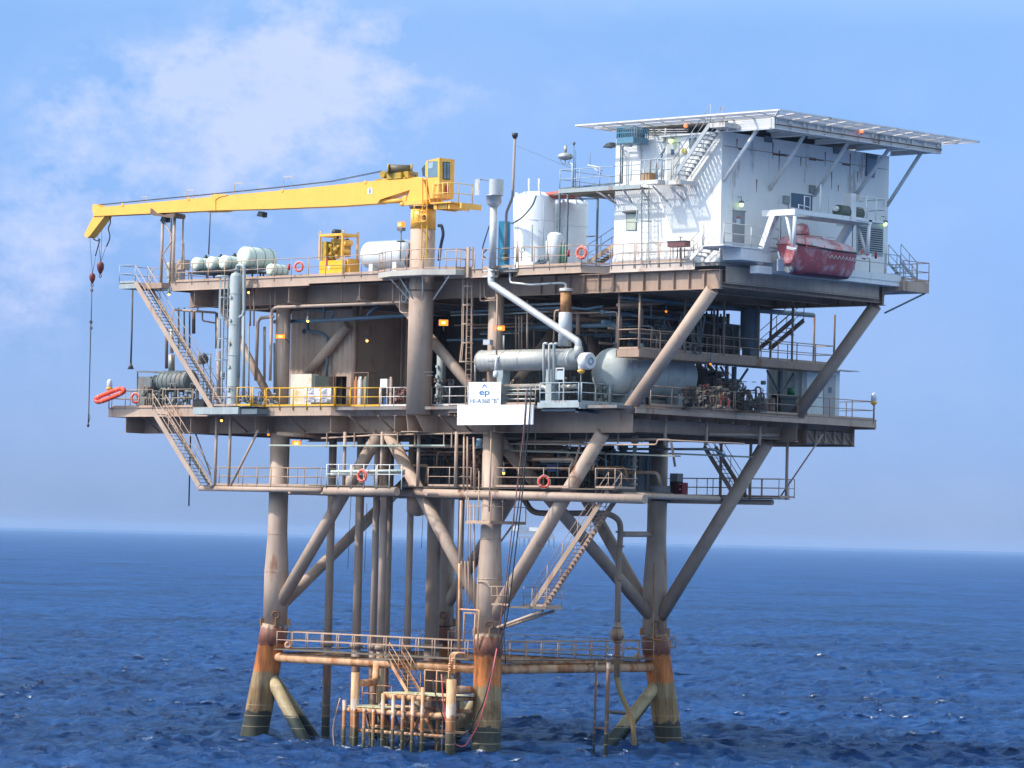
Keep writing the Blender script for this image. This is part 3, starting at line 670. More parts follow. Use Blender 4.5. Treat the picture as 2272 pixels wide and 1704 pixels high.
# ------------------------------------------------------------------ walkway level near the sea
gp = 'guard rails of the lower walkway'
def wk(name, a, c, wd, z):
    a, c = V(a), V(c); return MB().beam(V((a.x, a.y, z)), V((c.x, c.y, z)), wd, .06).obj(name, GRATE, walk)
walk = thing('boat_level_walkway', 'grating walkway round the piles just above the sea', 'walkway', (WX/2, 0, 5))
ZK = 5.12
c0, c1, c2, c3 = (legp(WX, 0, ZK), legp(0, 0, ZK), legp(0, D, ZK), legp(WX, D, ZK))
wk('grating', c0+V((.9,0,0)), c1+V((-.9,0,0)), 1.1, ZK); wk('grating', c1+V((0,.9,0)), c2+V((0,-.9,0)), 1.1, ZK)
wk('grating', c3+V((.9,0,0)), c2+V((-.9,0,0)), 1.1, ZK); wk('grating', c0+V((0,.9,0)), c3+V((0,-.9,0)), 1.1, ZK)
for (a, c, off, lab) in ((c0+V((1.1,-.55,0)), c1+V((-1.0,-.55,0)), 0, 'tan rail along the front edge of the low walkway, west pile to front pile'),
        (c0+V((1.1,.55,0)), c1+V((-1.0,.55,0)), 0, 'tan rail behind the low walkway, west pile to front pile'),
        (c1+V((.55,1.0,0)), c2+V((.55,-1.0,0)), 0, 'tan outer rail of the low walkway between the front pile and east pile'),
        (c1+V((-.55,1.0,0)), c2+V((-.55,-1.0,0)), 0, 'tan inner rail of the low walkway between the front pile and east pile'),
        (c3+V((1,-.5,0)), c2+V((-1,-.5,0)), 0, 'tan rail of the low walkway at the far side, rear pile to east pile'),
        (c0+V((.5,1,0)), c3+V((.5,-1,0)), 0, 'tan rail of the low walkway from the west pile to the rear pile')):
    railing(lab, [a+V((0,0,.05)), c+V((0,0,.05))], RAILT, .98, 1.3, .026, toe=False, group=gp)
# boat landing
bl = thing('boat_landing', 'rusty orange boat landing of tubes and fenders at the waterline', 'boat landing', (-8, -3, 0))
YB = -3.4
def q_(x, y, Y=YB): return w('q', x, y, Y=Y)
for (x, y0) in ((285, 420), (1525, 510)):
    a = q_(x, y0); MB().tube([(a.x, YB, a.z), (a.x, YB, -2.5)], .235 if x < 500 else .27, 18).obj('landing_post', FEND, bl)
a = q_(190, 895); c = q_(1215, 975); MB().tube([a, c], .15, 14).obj('lower_rail_tube', LAND, bl)
a = q_(1230, 980, YB+.4); c = q_(1480, 975, YB+.4); MB().tube([a, c], .17, 14).obj('lower_rail_tube', LAND, bl)
a = q_(650, 715); c = q_(1250, 765); MB().tube([a, c], .16, 14).obj('upper_rail_tube', LAND, bl)
a = q_(1260, 750, YB+.4); c = q_(1490, 760, YB+.4); MB().tube([a, c], .16, 14).obj('upper_rail_tube', LAND, bl)
for (x, y0, rr) in ((272, 875, .085), (397, 882, .095), (518, 895, .10), (642, 692, .105), (776, 705, .10), (900, 712, .10), (1026, 716, .10), (1156, 612, .105)):
    a = q_(x, y0, YB-.25); MB().tube([(a.x, YB-.25, a.z), (a.x, YB-.25, -2)], rr, 12).obj('fender_post', FEND, bl)
for y0, xs in ((900, (230, 285, 397, 518, 642, 776, 900, 1026, 1156)), (730, (690, 776, 840, 900, 960, 1026, 1090, 1156))):
    for x in xs:
        a = q_(x, y0, YB); MB().torus(a, .165, .03, axis=(1, 0, .03), n=14, m=6).obj('clamp_band', RUSTC, bl)
# curved end fender with rope
a = q_(150, 750, YB); MB().tube([(a.x, YB-.4, a.z), (a.x-.45, YB-.5, a.z-1.6), (a.x-.15, YB-.4, -1.2)], .03, 8, bend=.6).obj('end_fender', LAND, bl)
MB().tube([(a.x+.15, YB-.2, a.z-.1), (a.x+.15, YB-.2, -1.5)], .11, 10).obj('end_fender', FEND, bl)
MB().tube([(a.x, YB-.4, a.z+.15), (a.x-.2, YB-.5, a.z-.2), (a.x-.35, YB-.5, a.z-2.2), (a.x-.1, YB-.45, a.z-3)], .02, 6, bend=.3).obj('rope', CHAIN, bl)
za = q_(400, 855).z; zb_ = q_(900, 685).z
a0 = q_(190, 860).x; a1 = q_(700, 860).x; a2 = q_(660, 700).x; a3 = q_(1470, 700).x
MB().box(a0, YB-.1, za-.06, a1, YB+1.7, za).obj('landing_grating', LANDG, bl)
MB().box(a2, YB-.1, zb_-.06, a3, YB+2.2, zb_).obj('landing_grating', LANDG, bl)
b = MB()
for x in (a0+.3, a1-.2): b.tube([(x, YB, za-.2), (x, YB+1.9, za-.2)], .12, 10)
for x in (a2+.5, a3-.3, (a2+a3)/2): b.tube([(x, YB, zb_-.2), (x, YB+2.3, zb_-.2)], .12, 10)
b.obj('grating_bearers', LAND, bl)
for (x0, y0, x1, y1, Y) in ((690, 990, 780, 1250, YB+1), (920, 1000, 1030, 1330, YB+1), (1110, 1000, 930, 1370, YB+1), (1190, 1010, 1370, 1380, YB+.6), (430, 960, 500, 1350, YB+1.2), (1100, 880, 950, 760, YB+1), (610, 860, 640, 780, YB)):
    MB().tube([w('q', x0, y0, Y=Y), w('q', x1, y1, Y=Y)], .08, 8).obj('landing_brace', FEND, bl)
rng = random.Random(8)
for i in range(10):
    x = a0+.4+i*.66; MB().tube([(x, YB+1.5+.5*(i%2), (za if x < a1 else zb_)-.1), (x+rng.uniform(-.2,.2), YB+1.5+.5*(i%2), -2)], rng.uniform(.06,.11), 10).obj('rear_fender_post', FEND, bl)
for (yy, zz) in ((YB+1.7, za-.25), (YB+1.9, 1.15), (YB+.1, 1.0), (YB+2.3, zb_-.9)): MB().tube([(a0+.2, yy, zz), (a3-.3, yy, zz)], .095, 10).obj('rear_rail_tube', LAND, bl)
for i in range(5): x = a0+.6+i*1.3; MB().tube([(x, YB+1.7, za-.3), (x+1.0, YB+1.7, .2)], .06, 8).obj('landing_brace', FEND, bl)
for x in (a3-1.5, a3-1.1): MB().tube([(x, YB+.8, zb_), (x, YB+.8, -1)], .03, 6).obj('ladder_rail', LAND, bl)
# tie tubes from the landing to leg and walkway brace
MB().tube([w('q', 1570, 640, Y=YB+.1), w('q', 1775, 645, Y=-1.2)], .21, 14).obj('tie_tube', LAND, bl)
MB().tube([w('q', 340, 555, Y=YB+.2), w('q', 540, 550, Y=-1.6), w('q', 555, 320, Y=-.3)], .20, 14, bend=.5).obj('tie_tube', LAND, bl)
MB().tube([w('q', 520, 560, Y=-1.2), w('q', 510, 1350, Y=-1.2)], .24, 14).obj('rear_post', COND, bl)
gl = 'rails on the boat landing'
railing('small rusty rail on the lower grating of the boat landing', [q_(370, 800, YB+1.6), q_(745, 825, YB+1.6)], LAND, .98, 1.1, .028, toe=False, group=gl)
railing('rusty rail at the back of the upper grating of the boat landing', [w('q', 1175, 665, Y=YB+2.1), w('q', 1480, 690, Y=YB+2.1)], LAND, 1.2, 1.0, .028, toe=False, group=gl)
ta = w('q', 715, 262, Y=-1.2); tb = w('q', 960, 665, Y=YB+.6)
ta2 = w('q', 715, 262, Y=YB+.9); stair('rusty stairway from the low walkway down to the boat landing', ta2, w('q', 955, 670, Y=YB+.9), (0, 1.0, 0), LAND, mr=LAND, depth=.2)
MB().box(ta2.x-1.9, YB+.6, ta2.z-.05, ta2.x+.1, -.5, ta2.z+.02).obj('stair_landing_grating', GRATE, bl)
# stair from the sub-deck to the leg platform, and that platform
pa = w('p', 520, 350, Y=-.5); pb = w('p', 885, 362, Y=-.5); zp = pa.z
lp = thing('leg_platform', 'small tan platform bracketed from the front leg under the long stairway', 'platform', (pa.x, 0, zp))
pb.x = 4.75; MB().box(1.75, -.5, zp-.05, pb.x, .75, zp).obj('grating', GRATE, lp)
MB().box(1.75, -.56, zp-.10, pb.x+.05, -.51, zp+.01).obj('edge_angle', GRATE, lp); MB().box(pb.x, -.5, zp-.10, pb.x+.06, .75, zp+.01).obj('edge_angle', RAILT, lp)
for yy in (-.35, .6): MB().tube([(pb.x-.4, yy, zp-.2), (.5, yy*.4, w('p', 430, 540, Y=0).z)], .085, 12).obj('platform_brace', TAN, lp)
railing('thin rail round the small platform beside the front leg', [(1.9, .73, zp), (pb.x, .73, zp), (pb.x, -.5, zp)], RAILT, 1.05, 1.0, .02, group=gp)
railing('thin front rail of the small platform beside the front leg', [(1.0, -.9, zp), (2.1, -.6, zp)], RAILT, 1.05, 1.0, .02, group=gp)
sa = w('m', 1545, 880, Y=-.4); sb = w('p', 665, 300, Y=-.4)
stair('long tan stairway slanting from the sub-deck down to the leg platform', (sa.x, -.4, ZS+.2), (sb.x, -.4, zp+.02), (0, 1.05, 0), TAN2, depth=.30)
# ------------------------------------------------------------------ west stairways
sa = w('a', 530, 1000, Y=-2.7); sb = w('f', 1290, 925, Y=-2.7)
stair('upper tan stairway at the west end, from the top deck down to the main deck', sa, sb, (0, .95, 0), TAN, depth=.32)
sa2 = w('f', 705, 935, Y=-2.7); sb2 = w('k', 715, 1010, Y=-2.7)
stair('lower tan stairway at the west end, from the main deck down to the hanging walkway', sa2, sb2, (0, .95, 0), TAN, depth=.32)
wl = thing('stair_landing', 'blue-grey landing box jutting west at the head of the upper stairway', 'platform', (sa.x, -2.7, DU-.3))
la = w('a', 375, 1000, Y=-2.7)
MB().box(la.x, -2.72, DU-.33, sa.x+.15, -.2, DU-.05).obj('edge_frame', GREY, wl); MB().box(la.x+.05, -2.68, DU-.04, sa.x+.1, -.25, DU+.0).obj('grating', GRATE, wl)
MB().box(sa.x+.17, -2.3, DU-.35, -25.25, -1.62, DU-.02).obj('link_channel', TAN2, wl)
gt = 'guard rails of the top deck'; gm = 'guard rails of the main deck'; gs = 'guard rails of the hanging sub-deck'
railing('grey rail round the jutting landing at the top deck’s west tip', [(sa.x, -2.7, DU), (la.x, -2.7, DU), (la.x, -.25, DU)], RAILG, 1.07, 1.3, .024, group=gt)
railing('tan rail at the west end of the top deck behind the boom rest', [(la.x+.1, -.2, DU), (-25.2, -.2, DU), (-25.2, D, DU)], RAILT, 1.07, 1.6, group=gt)
# ------------------------------------------------------------------ top deck rails
xa = w('a', 930, 1000, Y=-1.62).x; xb = w('b', 710, 1270, Y=-1.62).x
railing('long tan rail on the top deck front edge beside the cream tanks', [(xa, -1.62, DU+.04), (xb, -1.62, DU+.04)], RAILT, 1.07, 1.45, foot=.2, group=gt)
railing('tan rail on the top deck front edge before the yellow engine', [(xb+.25, -1.74, DU+.04), (w('b', 1060, 1250, Y=-1.74).x, -1.74, DU+.04)], RAILT, 1.07, 1.3, foot=.2, group=gt)
railing('tan rail on the top deck left of the white silos', [(-2.4, -1.62, DU+.04), (-.2, -1.62, DU+.04)], RAILT, 1.07, 1.1, foot=.2, group=gt)
railing('tan rail on the top deck in front of the first white silo', [(.4, -1.62, DU+.04), (2.9, -1.62, DU+.04)], RAILT, 1.07, 1.3, foot=.2, group=gt)
railing('tan rail on the top deck that carries the life ring before the second silo', [(3.0, -1.52, DU+.04), (7.6, -1.52, DU+.04), (8.6, -.34, DU+.06)], RAILT, 1.07, 1.25, foot=.2, group=gt)
xr = [8.75, 10.35, 10.45, 12.05, 12.15, 13.6, 13.68, 14.5]
for i in range(0, 8, 2):
    railing(('first', 'second', 'third', 'last short')[i//2]+' rail panel from the left along the foot of the white house', [(xr[i], -.36, DU+.1), (xr[i+1], -.36, DU+.1)], RAILT, 1.07, .8, foot=.25, group=gt)
railing('dark rail round the platform at the top deck’s far right tip', [(XE1+1.0, 14.4, DU+.02), (17.2, 14.4, DU+.02), (17.2, 16.65, DU+.02), (13.7, 16.65, DU+.02)], RAILT, 1.07, 1.2, .024, group=gt)
railing('tan rail along the back edge of the top deck', [(-25.2, D+.2, DU), (6, D+.2, DU)], RAILT, 1.07, 2.0, group=gt)
# ------------------------------------------------------------------ main deck rails
xw1 = w('f', 555, 900, Y=-1.62).x
xfl = w('f', 300, 890, Y=-1.62).x
railing('tan rail at the main deck’s west tip that carries the orange float', [(xfl, D*.3, DL+.06), (xfl, -1.62, DL+.06), (w('f', 700, 900, Y=-1.62).x, -1.62, DL+.06)], RAILT, 1.07, 1.4, foot=.1, group=gm)
xg = w('f', 800, 900, Y=-1.62).x
railing('tan rail on the main deck between the two west stairways', [(xg, -1.62, DL+.06), (w('f', 1095, 900, Y=-1.62).x, -1.62, DL+.06)], RAILT, 1.07, 1.3, foot=.1, group=gm)
# grey-blue jutting platform
ga = w('f', 1100, 900, Y=-2.75).x; gb = w('f', 1650, 880, Y=-2.75).x
gpf = thing('stair_platform', 'blue-grey platform jutting out at the foot of the upper west stairway', 'platform', (ga, -2.75, DL))
MB().box(ga, -2.77, DL-.42, gb-.9, -1.63, DL-.02).obj('edge_frame', GREY, gpf); MB().box(gb-.88, -2.6, DL-.42, gb+.5, -1.63, DL-.1).obj('edge_frame', GREYD, gpf)
MB().box(ga, -2.7, DL-.015, gb+.4, -1.6, DL+.02).obj('grating', GRATE, gpf)
railing('pale rail on the blue-grey jutting platform', [(w('f', 1300, 870, Y=-2.75).x, -2.75, DL+.04), (w('f', 1530, 870, Y=-2.75).x, -2.75, DL+.04)], RAILT, 1.07, 1.2, group=gm)
yr = 'yellow guard rails of the main deck'
y0 = w('f', 1530, 870, Y=-2.75).x; y1 = w('f', 1665, 880, Y=-2.75).x; y2 = w('f', 1815, 890, Y=-1.66).x; y3 = w('g', 625, 1320, Y=-1.66).x
railing('short yellow rail panel at the right end of the blue-grey platform', [(y0, -2.75, DL+.04), (y1, -2.75, DL+.04)], YELR, 1.07, 1.2, .032, group=yr)
railing('yellow rail panel slanting back from the blue-grey platform', [(y1+.1, -2.7, DL+.04), (y2-.1, -1.7, DL+.04)], YELR, 1.07, 1.5, .032, group=yr)
railing('long yellow rail in front of the cream box', [(y2, -1.66, DL+.04), (y3, -1.66, DL+.04)], YELR, 1.07, 1.05, .032, foot=.2, group=yr)
y4 = w('g', 780, 1320, Y=-.6).x; y5 = w('g', 1070, 1320, Y=-.6).x
railing('yellow rail panel turning back beside the dark doorway', [(y3+.03, -1.6, DL+.04), (y4, -.62, DL+.04)], YELR, 1.07, 2.5, .03, group=yr)
railing('yellow rail in front of the gas bottle rack', [(y4+.05, -.6, DL+.04), (y5, -.6, DL+.04)], YELR, 1.07, 1.1, .032, group=yr)
railing('pale rail on the main deck left of the crane pedestal', [(y5+.05, -.6, DL+.04), (w('g', 1345, 1320, Y=-.6).x, -.6, DL+.04)], RAILW, 1.07, 1.0, .026, group=gm)
x6 = w('g', 1580, 1320, Y=-.6).x; x7 = w('g', 1935, 1320, Y=-.6).x
railing('pale rail on the main deck between crane pedestal and sign', [(x6, -.6, DL+.04), (x7, -.6, DL+.04)], RAILW, 1.07, 1.2, .026, group=gm)
x8 = w('h', 490, 1300, Y=-1.35).x; x9 = w('h', 830, 1300, Y=-1.35).x
railing('tan rail on the main deck right of the sign, hoses hung over it', [(x8, -1.35, DL+.04), (x9, -1.35, DL+.04)], RAILT, 1.07, 1.2, .024, group=gm)
# grey pump platform corner
gc = w('h', 1270, 1230, Y=-1.9); gl_ = w('h', 855, 1210, Y=-1.9).x; gR = w('h', 1950, 1240, X=gc.x)
pp = thing('blue_grey_platform', 'blue-grey platform with heavy edge jutting out beside the sign', 'platform', (gc.x, -1.9, DL))
MB().box(gl_, -1.92, DL-.16, gc.x+.02, -1.84, DL+.12).obj('edge_channel', GREY, pp); MB().box(gc.x-.04, -1.92, DL-.22, gc.x+.04, gR.y, DL+.12).obj('edge_channel', GREY, pp)
MB().box(gl_+.1, -1.7, DL-.34, gc.x-.3, -.4, DL-.2).obj('under_frame', GREYD, pp); MB().box(gc.x-.5, -1.7, DL-.42, gc.x-.3, gR.y-.3, DL-.2).obj('under_frame', GREYD, pp)
MB().box(gl_, -1.83, DL-.14, gc.x-.05, gR.y, DL+.02).obj('floor_plate', GREYD, pp)
railing('grey rail on the front edge of the blue-grey platform', [(gl_+.15, -1.88, DL+.1), (gc.x-.12, -1.88, DL+.1)], RAILG, 1.07, 1.5, .03, group=gm)
railing('grey rail on the right edge of the blue-grey platform', [(gc.x, -1.8, DL+.1), (gc.x, gR.y*.36-.9, DL+.1)], RAILG, 1.07, 1.3, .032, group=gm)
railing('grey rail panel of the blue-grey platform before the big tank', [(gc.x, gR.y*.36-.8, DL+.1), (gc.x, gR.y-.5, DL+.1)], RAILG, 1.07, 1.3, .032, group=gm)
railing('short grey end rail of the blue-grey platform', [(gc.x, gR.y-.4, DL+.1), (gc.x, gR.y, DL+.1), (gc.x-1.2, gR.y, DL+.1)], RAILG, 1.07, 1.2, .028, group=gm)
xe = XE2+.35
yE = [w('i', px_, 1300, X=xe).y for px_ in (640, 1450, 1465, 1990)]
railing('tan rail on the main deck’s east edge by the big tank, with a life ring', [(xe, 1.0, DL+.04), (xe, yE[1], DL+.04)], RAILT, 1.07, 1.9, .026, foot=.1, group=gm)
railing('tan rail on the main deck’s east edge by the barrels', [(xe, yE[2], DL+.04), (xe, 13.6, DL+.04)], RAILT, 1.07, 1.6, .026, foot=.1, group=gm)
railing('tan rail at the main deck’s far right end before the corrugated cabin', [(xe, 14.4, DL+.04), (xe, 20.6, DL+.04), (6.5, 20.6, DL+.04)], RAILT, 1.07, 2.0, .026, group=gm)
railing('tan rail along the back edge of the main deck', [(XW-1, D+.2, DL), (3, D+.2, DL)], RAILT, 1.07, 2.0, .026, group=gm)
# mezzanine rails
railing('tan rail across the near end of the mezzanine', [(8.75, .33, zc+.1), (XE2, .33, zc+.1)], RAILT, 1.07, 1.6, .03, group='guard rails of the mezzanine')
railing('tan rail along the outer edge of the mezzanine', [(XE2, .4, zc+.1), (XE2, 17.2, zc+.1), (8.75, 17.2, zc+.1)], RAILT, 1.07, 1.7, .028, group='guard rails of the mezzanine')
railing('tan rail along the inner edge of the mezzanine', [(8.75, 3, zc+.1), (8.75, 17.2, zc+.1)], RAILT, 1.07, 2.2, .026, group='guard rails of the mezzanine')
# sub-deck rails
railing('tan rail along the hanging walkway west of the west leg', [(w('k', 870, 990, Y=-1.5).x, -1.5, ZS+.22), (w('k', 1420, 1000, Y=-1.5).x, -1.5, ZS+.22)], RAILT, 1.07, 1.2, .022, group=gs)
railing('tan rail along the hanging walkway between west leg and life ring', [(WX+.9, -1.5, ZS+.22), (-12, -1.5, ZS+.22)], RAILT, 1.07, 1.2, .022, group=gs)
railing('tan inner rail of the hanging walkway by the west leg', [(-22, -.2, ZS+.22), (-12, -.2, ZS+.22)], RAILT, 1.07, 1.6, .022, group=gs)
x0 = w('l', 100, 790, Y=-2.6).x; x1 = w('l', 850, 790, Y=-2.6).x
for i in range(3):
    a = x0+(x1-x0)*i/3+.05; c = x0+(x1-x0)*(i+1)/3-.05
    railing(('left', 'middle', 'right')[i]+' panel of the pale rail round the sub-deck bay of the life ring', [(a, -2.6, ZS+.34), (c, -2.6, ZS+.34)], RAILW, 1.12, 1.0, .028, foot=.25, toe=False, group=gs)
railing('tan rail on the sub-deck between life ring bay and front leg', [(x1+.2, -.75, ZS+.32), (-.9, -.75, ZS+.32)], RAILT, 1.07, 1.9, .024, group=gs)
railing('tan rail on the sub-deck right of the front leg', [(.8, -.75, ZS+.32), (6.4, -.75, ZS+.32)], RAILT, 1.07, 1.6, .024, group=gs)
railing('tan rail on the sub-deck right of the long stairway head', [(8.3, -.75, ZS+.32), (9.7, -.75, ZS+.32), (9.7, .9, ZS+.32)], RAILT, 1.07, 1.2, .022, group=gs)
railing('tan rail along the far right end of the sub-deck', [(.9, D+1.0, ZS+.2), (8.2, D+1.0, ZS+.2), (8.2, D+2.4, ZS+.2)], RAILT, 1.07, 1.3, .024, group=gs)
railing('tan rail at the back of the sub-deck', [(-16, D+1.9, ZS+.2), (8.2, D+1.9, ZS+.2)], RAILT, 1.07, 2.0, .024, group=gs)
sa = w('n', 1160, 400, Y=D+.6); sb = w('n', 1450, 850, Y=D+.6)
stair('dark stairway at the far right, from the main deck down to the sub-deck', sa, V((sb.x+.1, D+.6, ZS+.25)), (0, 1.0, 0), TAN, depth=.26)
# small platform round the front leg
zq = w('l', 1600, 1150, Y=-1.3).z
fl = thing('leg_access_platform', 'thin caged platform hung round the front leg below the sub-deck', 'platform', (0, 0, zq))
xa, xb = w('l', 1475, 1145, Y=-1.2).x, w('l', 1720, 1150, Y=-1.2).x
MB().box(xa, -1.25, zq-.05, xb, -1.18, zq+.05).obj('edge_angle', RAILT, fl); MB().box(xb-.05, -1.25, zq-.05, xb+.02, 1.6, zq+.05).obj('edge_angle', RAILT, fl)
MB().box(xa, -1.2, zq-.04, xb, -.62, zq).obj('grating', GRATE, fl); MB().box(xb-.6, -.6, zq-.04, xb-.06, 1.6, zq).obj('grating', GRATE, fl)
MB().tube([w('l', 1795, 1365, Y=.4), w('l', 1940, 1170, Y=1.2)], .06, 8).obj('strut', TAN, fl)
railing('thin rail of the caged platform round the front leg', [(xa, -1.2, zq), (xb, -1.2, zq), (xb, 1.6, zq)], RAILT, 1.75, 1.1, .022, group=gs)
# ------------------------------------------------------------------ crane
YC = -1.3
cr = thing('pedestal_crane', 'yellow box-boom crane on a tall tan pedestal, boom lowered to the left', 'crane', (PX_, YC, 18.6))
zt = w('b', 1520, 635, Y=YC).z; zy = w('b', 1520, 835, Y=YC).z
MB().tube([(PX_, YC, 18.64), (PX_, YC, zy)], .70, 36).obj('pedestal', TAN, cr)
MB().tube([(PX_, YC, zy+.005), (PX_, YC, zt)], .71, 36).obj('yellow_pedestal_top', YEL, cr)
b = MB(); b.lathe((PX_, YC, zt), [(.76, 0), (.80, .08), (.80, .2), (.7, .24)], n=36)
for z in (w('g', 1500, 200, Y=YC).z, w('b', 1500, 1280, Y=YC).z): b.lathe((PX_, YC, z), [(.78, 0), (.78, .035)], n=36)
b.obj('slew_bearing', mat('dark_bearing', (.13, .085, .06), .5, rust=.3), cr)
bp = [('z',197+5,0)]
P_ = lambda k, x, y, Y=YC: w(k, x, y, Y=Y)
pts = [P_('a',205,272), P_('a',1340,165), P_('a',2212,85), P_('b',1080,362), P_('b',1390,345), P_('b',1480,325), P_('b',1540,345), P_('b',1540,420), P_('b',1420,450), P_('b',1120,548), P_('b',1095,585), P_('b',700,612), P_('b',0,640), P_('a',1340,300), P_('a',160,357)]
MB().prism([p+V((0,-.36,0)) for p in pts], (0, .72, 0)).obj('boom', YEL, cr)
pts = [P_('a',150,240), P_('a',190,238), P_('a',215,270), P_('a',265,360), P_('a',118,552), P_('a',95,568), P_('a',75,560), P_('a',66,535), P_('a',158,352), P_('a',145,290)]
MB().prism([p+V((0,-.30,0)) for p in pts], (0, .60, 0)).obj('boom_tip', YEL, cr)
b = MB()
for k, x, y in (('a',1365,165), ('a',1365,295)): pass
a0, a1 = P_('a',1365,158), P_('a',1365,300); b.beam(a0+V((0,-.385,0)), a1+V((0,-.385,0)), .05, .05)
b.prism([P_('a',1320,158)+V((0,-.4,0)), P_('a',1360,140)+V((0,-.4,0)), P_('a',1440,142)+V((0,-.4,0)), P_('a',1490,150)+V((0,-.4,0)), P_('a',1400,172)+V((0,-.4,0)), P_('a',1365,200)+V((0,-.4,0))], (0, .8, 0))
for k, x, y in (('a',452,245), ('a',1100,188), ('a',2020,105), ('b',975,378)):
    b.lathe(P_(k,x,y)+V((0,-.39,0)), [(.11,0),(.11,.04)], (0,1,0), 14)
b.prism([P_('a',1480,292), P_('a',1240,306), P_('a',1240,314), P_('a',1430,310)], (0, .3, 0))
b.obj('boom_splice_plates', YEL, cr)
b = MB().prism([P_('b',1000,436)+V((0,-.375,0)), P_('b',1044,433)+V((0,-.375,0)), P_('b',1044,492)+V((0,-.375,0)), P_('b',1000,496)+V((0,-.375,0))], (0, .01, 0)); pl_ = b.obj('capacity_plate', BOARD, cr)
b = MB()
for i in range(4):
    z = P_('b', 1022, 443+i*13).z; x = P_('b',1022,460).x; b.box(x-.09, YC-.382, z-.022, x+.09, YC-.378, z+.022)
b.obj('plate_marks', INK, pl_)
# line guides along the boom
for (k, x0, x1, y0, yb) in (('a',592,645,165,222), ('a',1038,1100,98,185), ('a',1502,1575,32,140), ('a',1985,2065,-30,95), ):
    a, c = P_(k,x0,yb), P_(k,x1,yb); zt_ = P_(k,x0,y0).z
    MB().tube([a, (a.x, YC, zt_), (c.x, YC, zt_), c], .025, 6).obj('line_guide', mat('bleached_yellow_paint', (.66, .50, .28), .6), cr)
# hoist line along the boom top
for dy in (-.12, .1):
    MB().tube([P_('a',190,240)+V((0,dy,0)), P_('a',1230,140)+V((0,dy,0)), P_('b',0,432)+V((0,dy,0)), P_('b',600,365)+V((0,dy,0)), P_('b',1110,262)+V((0,dy,0))], .018, 6).obj('hoist_line', CABLE, cr)
# winch
a = P_('b',1215,250); wi = MB(); wi.lathe(a+V((0,-.55,0)), [(.30,0),(.30,.09),(.17,.09),(.17,.14)], (.72,.69,.02), 20)
c = a+V((.62,.55,0)); wi.obj('winch_flange', YELD, cr)
dr = MB().tube([a+V((0,-.5,0)), a+V((.95,.45,0))], .26, 20).obj('winch_drum', mat('winch_drum_rope', (.12,.095,.05), .5, var=.3, vs=8), cr)
MB().lathe(a+V((.9,.4,0)), [(.33,0),(.33,.12)], (.72,.69,.02), 20).obj('winch_flange', YELD, cr)
b = MB().box(P_('b',1190,300).x, YC-.4, P_('b',1190,350).z, P_('b',1330,300).x, YC+.5, P_('b',1190,292).z)
b.lathe(P_('b',1128,300)+V((0,-.25,0)), [(.2,0),(.2,.3)], (0,1,0), 18); b.box(P_('b',1075,350).x, YC-.3, P_('b',1075,362).z, P_('b',1360,350).x, YC+.3, P_('b',1075,345).z)
b.box(P_('b',1330,330).x, YC-.2, P_('b',1330,340).z, P_('b',1375,330).x, YC+.6, P_('b',1330,270).z)
b.obj('winch_frame', YELD, cr)
MB().tube([P_('b',1370,235), P_('b',1400,280), P_('b',1440,320)], .03, 6, bend=.2).obj('hydraulic_hose', CABLE, cr); MB().tube([P_('b',1375,290), P_('b',1400,300), P_('b',1435,325)], .03, 6, bend=.2).obj('hydraulic_hose', CABLE, cr)
# luffing cylinder
MB().tube([P_('b',1115,560)+V((0,-.1,0)), P_('b',1330,555)+V((0,-.1,0))], .15, 18).obj('luffing_cylinder', YEL, cr)
b = MB().tube([P_('b',1330,556)+V((0,-.1,0)), P_('b',1410,548)+V((0,-.1,0))], .08, 12); b.lathe(P_('b',1365,540)+V((0,-.45,0)), [(.17,0),(.17,.3)], (0,1,0), 16); b.lathe(P_('b',1357,495), [(.05,-.1),(.08,0),(.05,.12)], (0,0,1), 10)
b.lathe(P_('b',1350,595)+V((0,-.45,0)), [(.10,-.1),(.12,.0),(.12,.15)], (1,0,0), 14); b.obj('cylinder_end', YEL, cr)
MB().torus(P_('b',1350,540)+V((0,-.3,0)), .16, .02, (0,1,0), a0=1.2, a1=4.4).obj('hydraulic_hose', CABLE, cr)
# slew frame / kingpost
b = MB()
for dy in (-.5, .42): b.prism([P_('b',1400,590)+V((0,dy,0)), P_('b',1400,545)+V((0,dy,0)), P_('b',1470,340)+V((0,dy,0)), P_('b',1555,345)+V((0,dy,0)), P_('b',1640,590)+V((0,dy,0))], (0, .08, 0))
zf0, zf1 = P_('b',1500,600).z, P_('b',1500,560).z
b.box(PX_-.85, YC-.72, zf0-.02, PX_+.85, YC+.72, zf1); b.lathe((PX_, YC, zt+.24), [(.62,0),(.62,zf0-zt-.2)], n=30)
b.obj('slew_frame', YEL, cr)
# operator platform
xp0, xp1 = w('b',1580,560,Y=-2.3).x, w('b',1945,575,Y=-.9).x; zp0, zp1 = w('b',1800,590,Y=-2.3).z, w('b',1800,560,Y=-2.3).z
b = MB().box(xp0, -2.32, zp1-.07, xp1, -.5, zp1); b.box(xp0, -2.1, zp0-.18, xp1-.5, -1.9, zp1-.08); b.box(xp0, -.9, zp0-.18, xp1-.5, -.7, zp1-.08)
for x in (xp0+.2, xp0+1.2, xp0+2.1): b.box(x, -2.2, zp0-.22, x+.12, -.6, zp1-.08)
b.obj('operator_platform', YEL, cr)
rb = MB(); Pp = [V((xp0+.1, -2.28, zp1)), V((xp1-.3, -2.28, zp1)), V((xp1, -1.7, zp1)), V((xp1, -.6, zp1)), V((xp0+1.5, -.6, zp1))]
for h in (.5, 1.05): rb.tube([p+V((0,0,h)) for p in Pp], .025, 7)
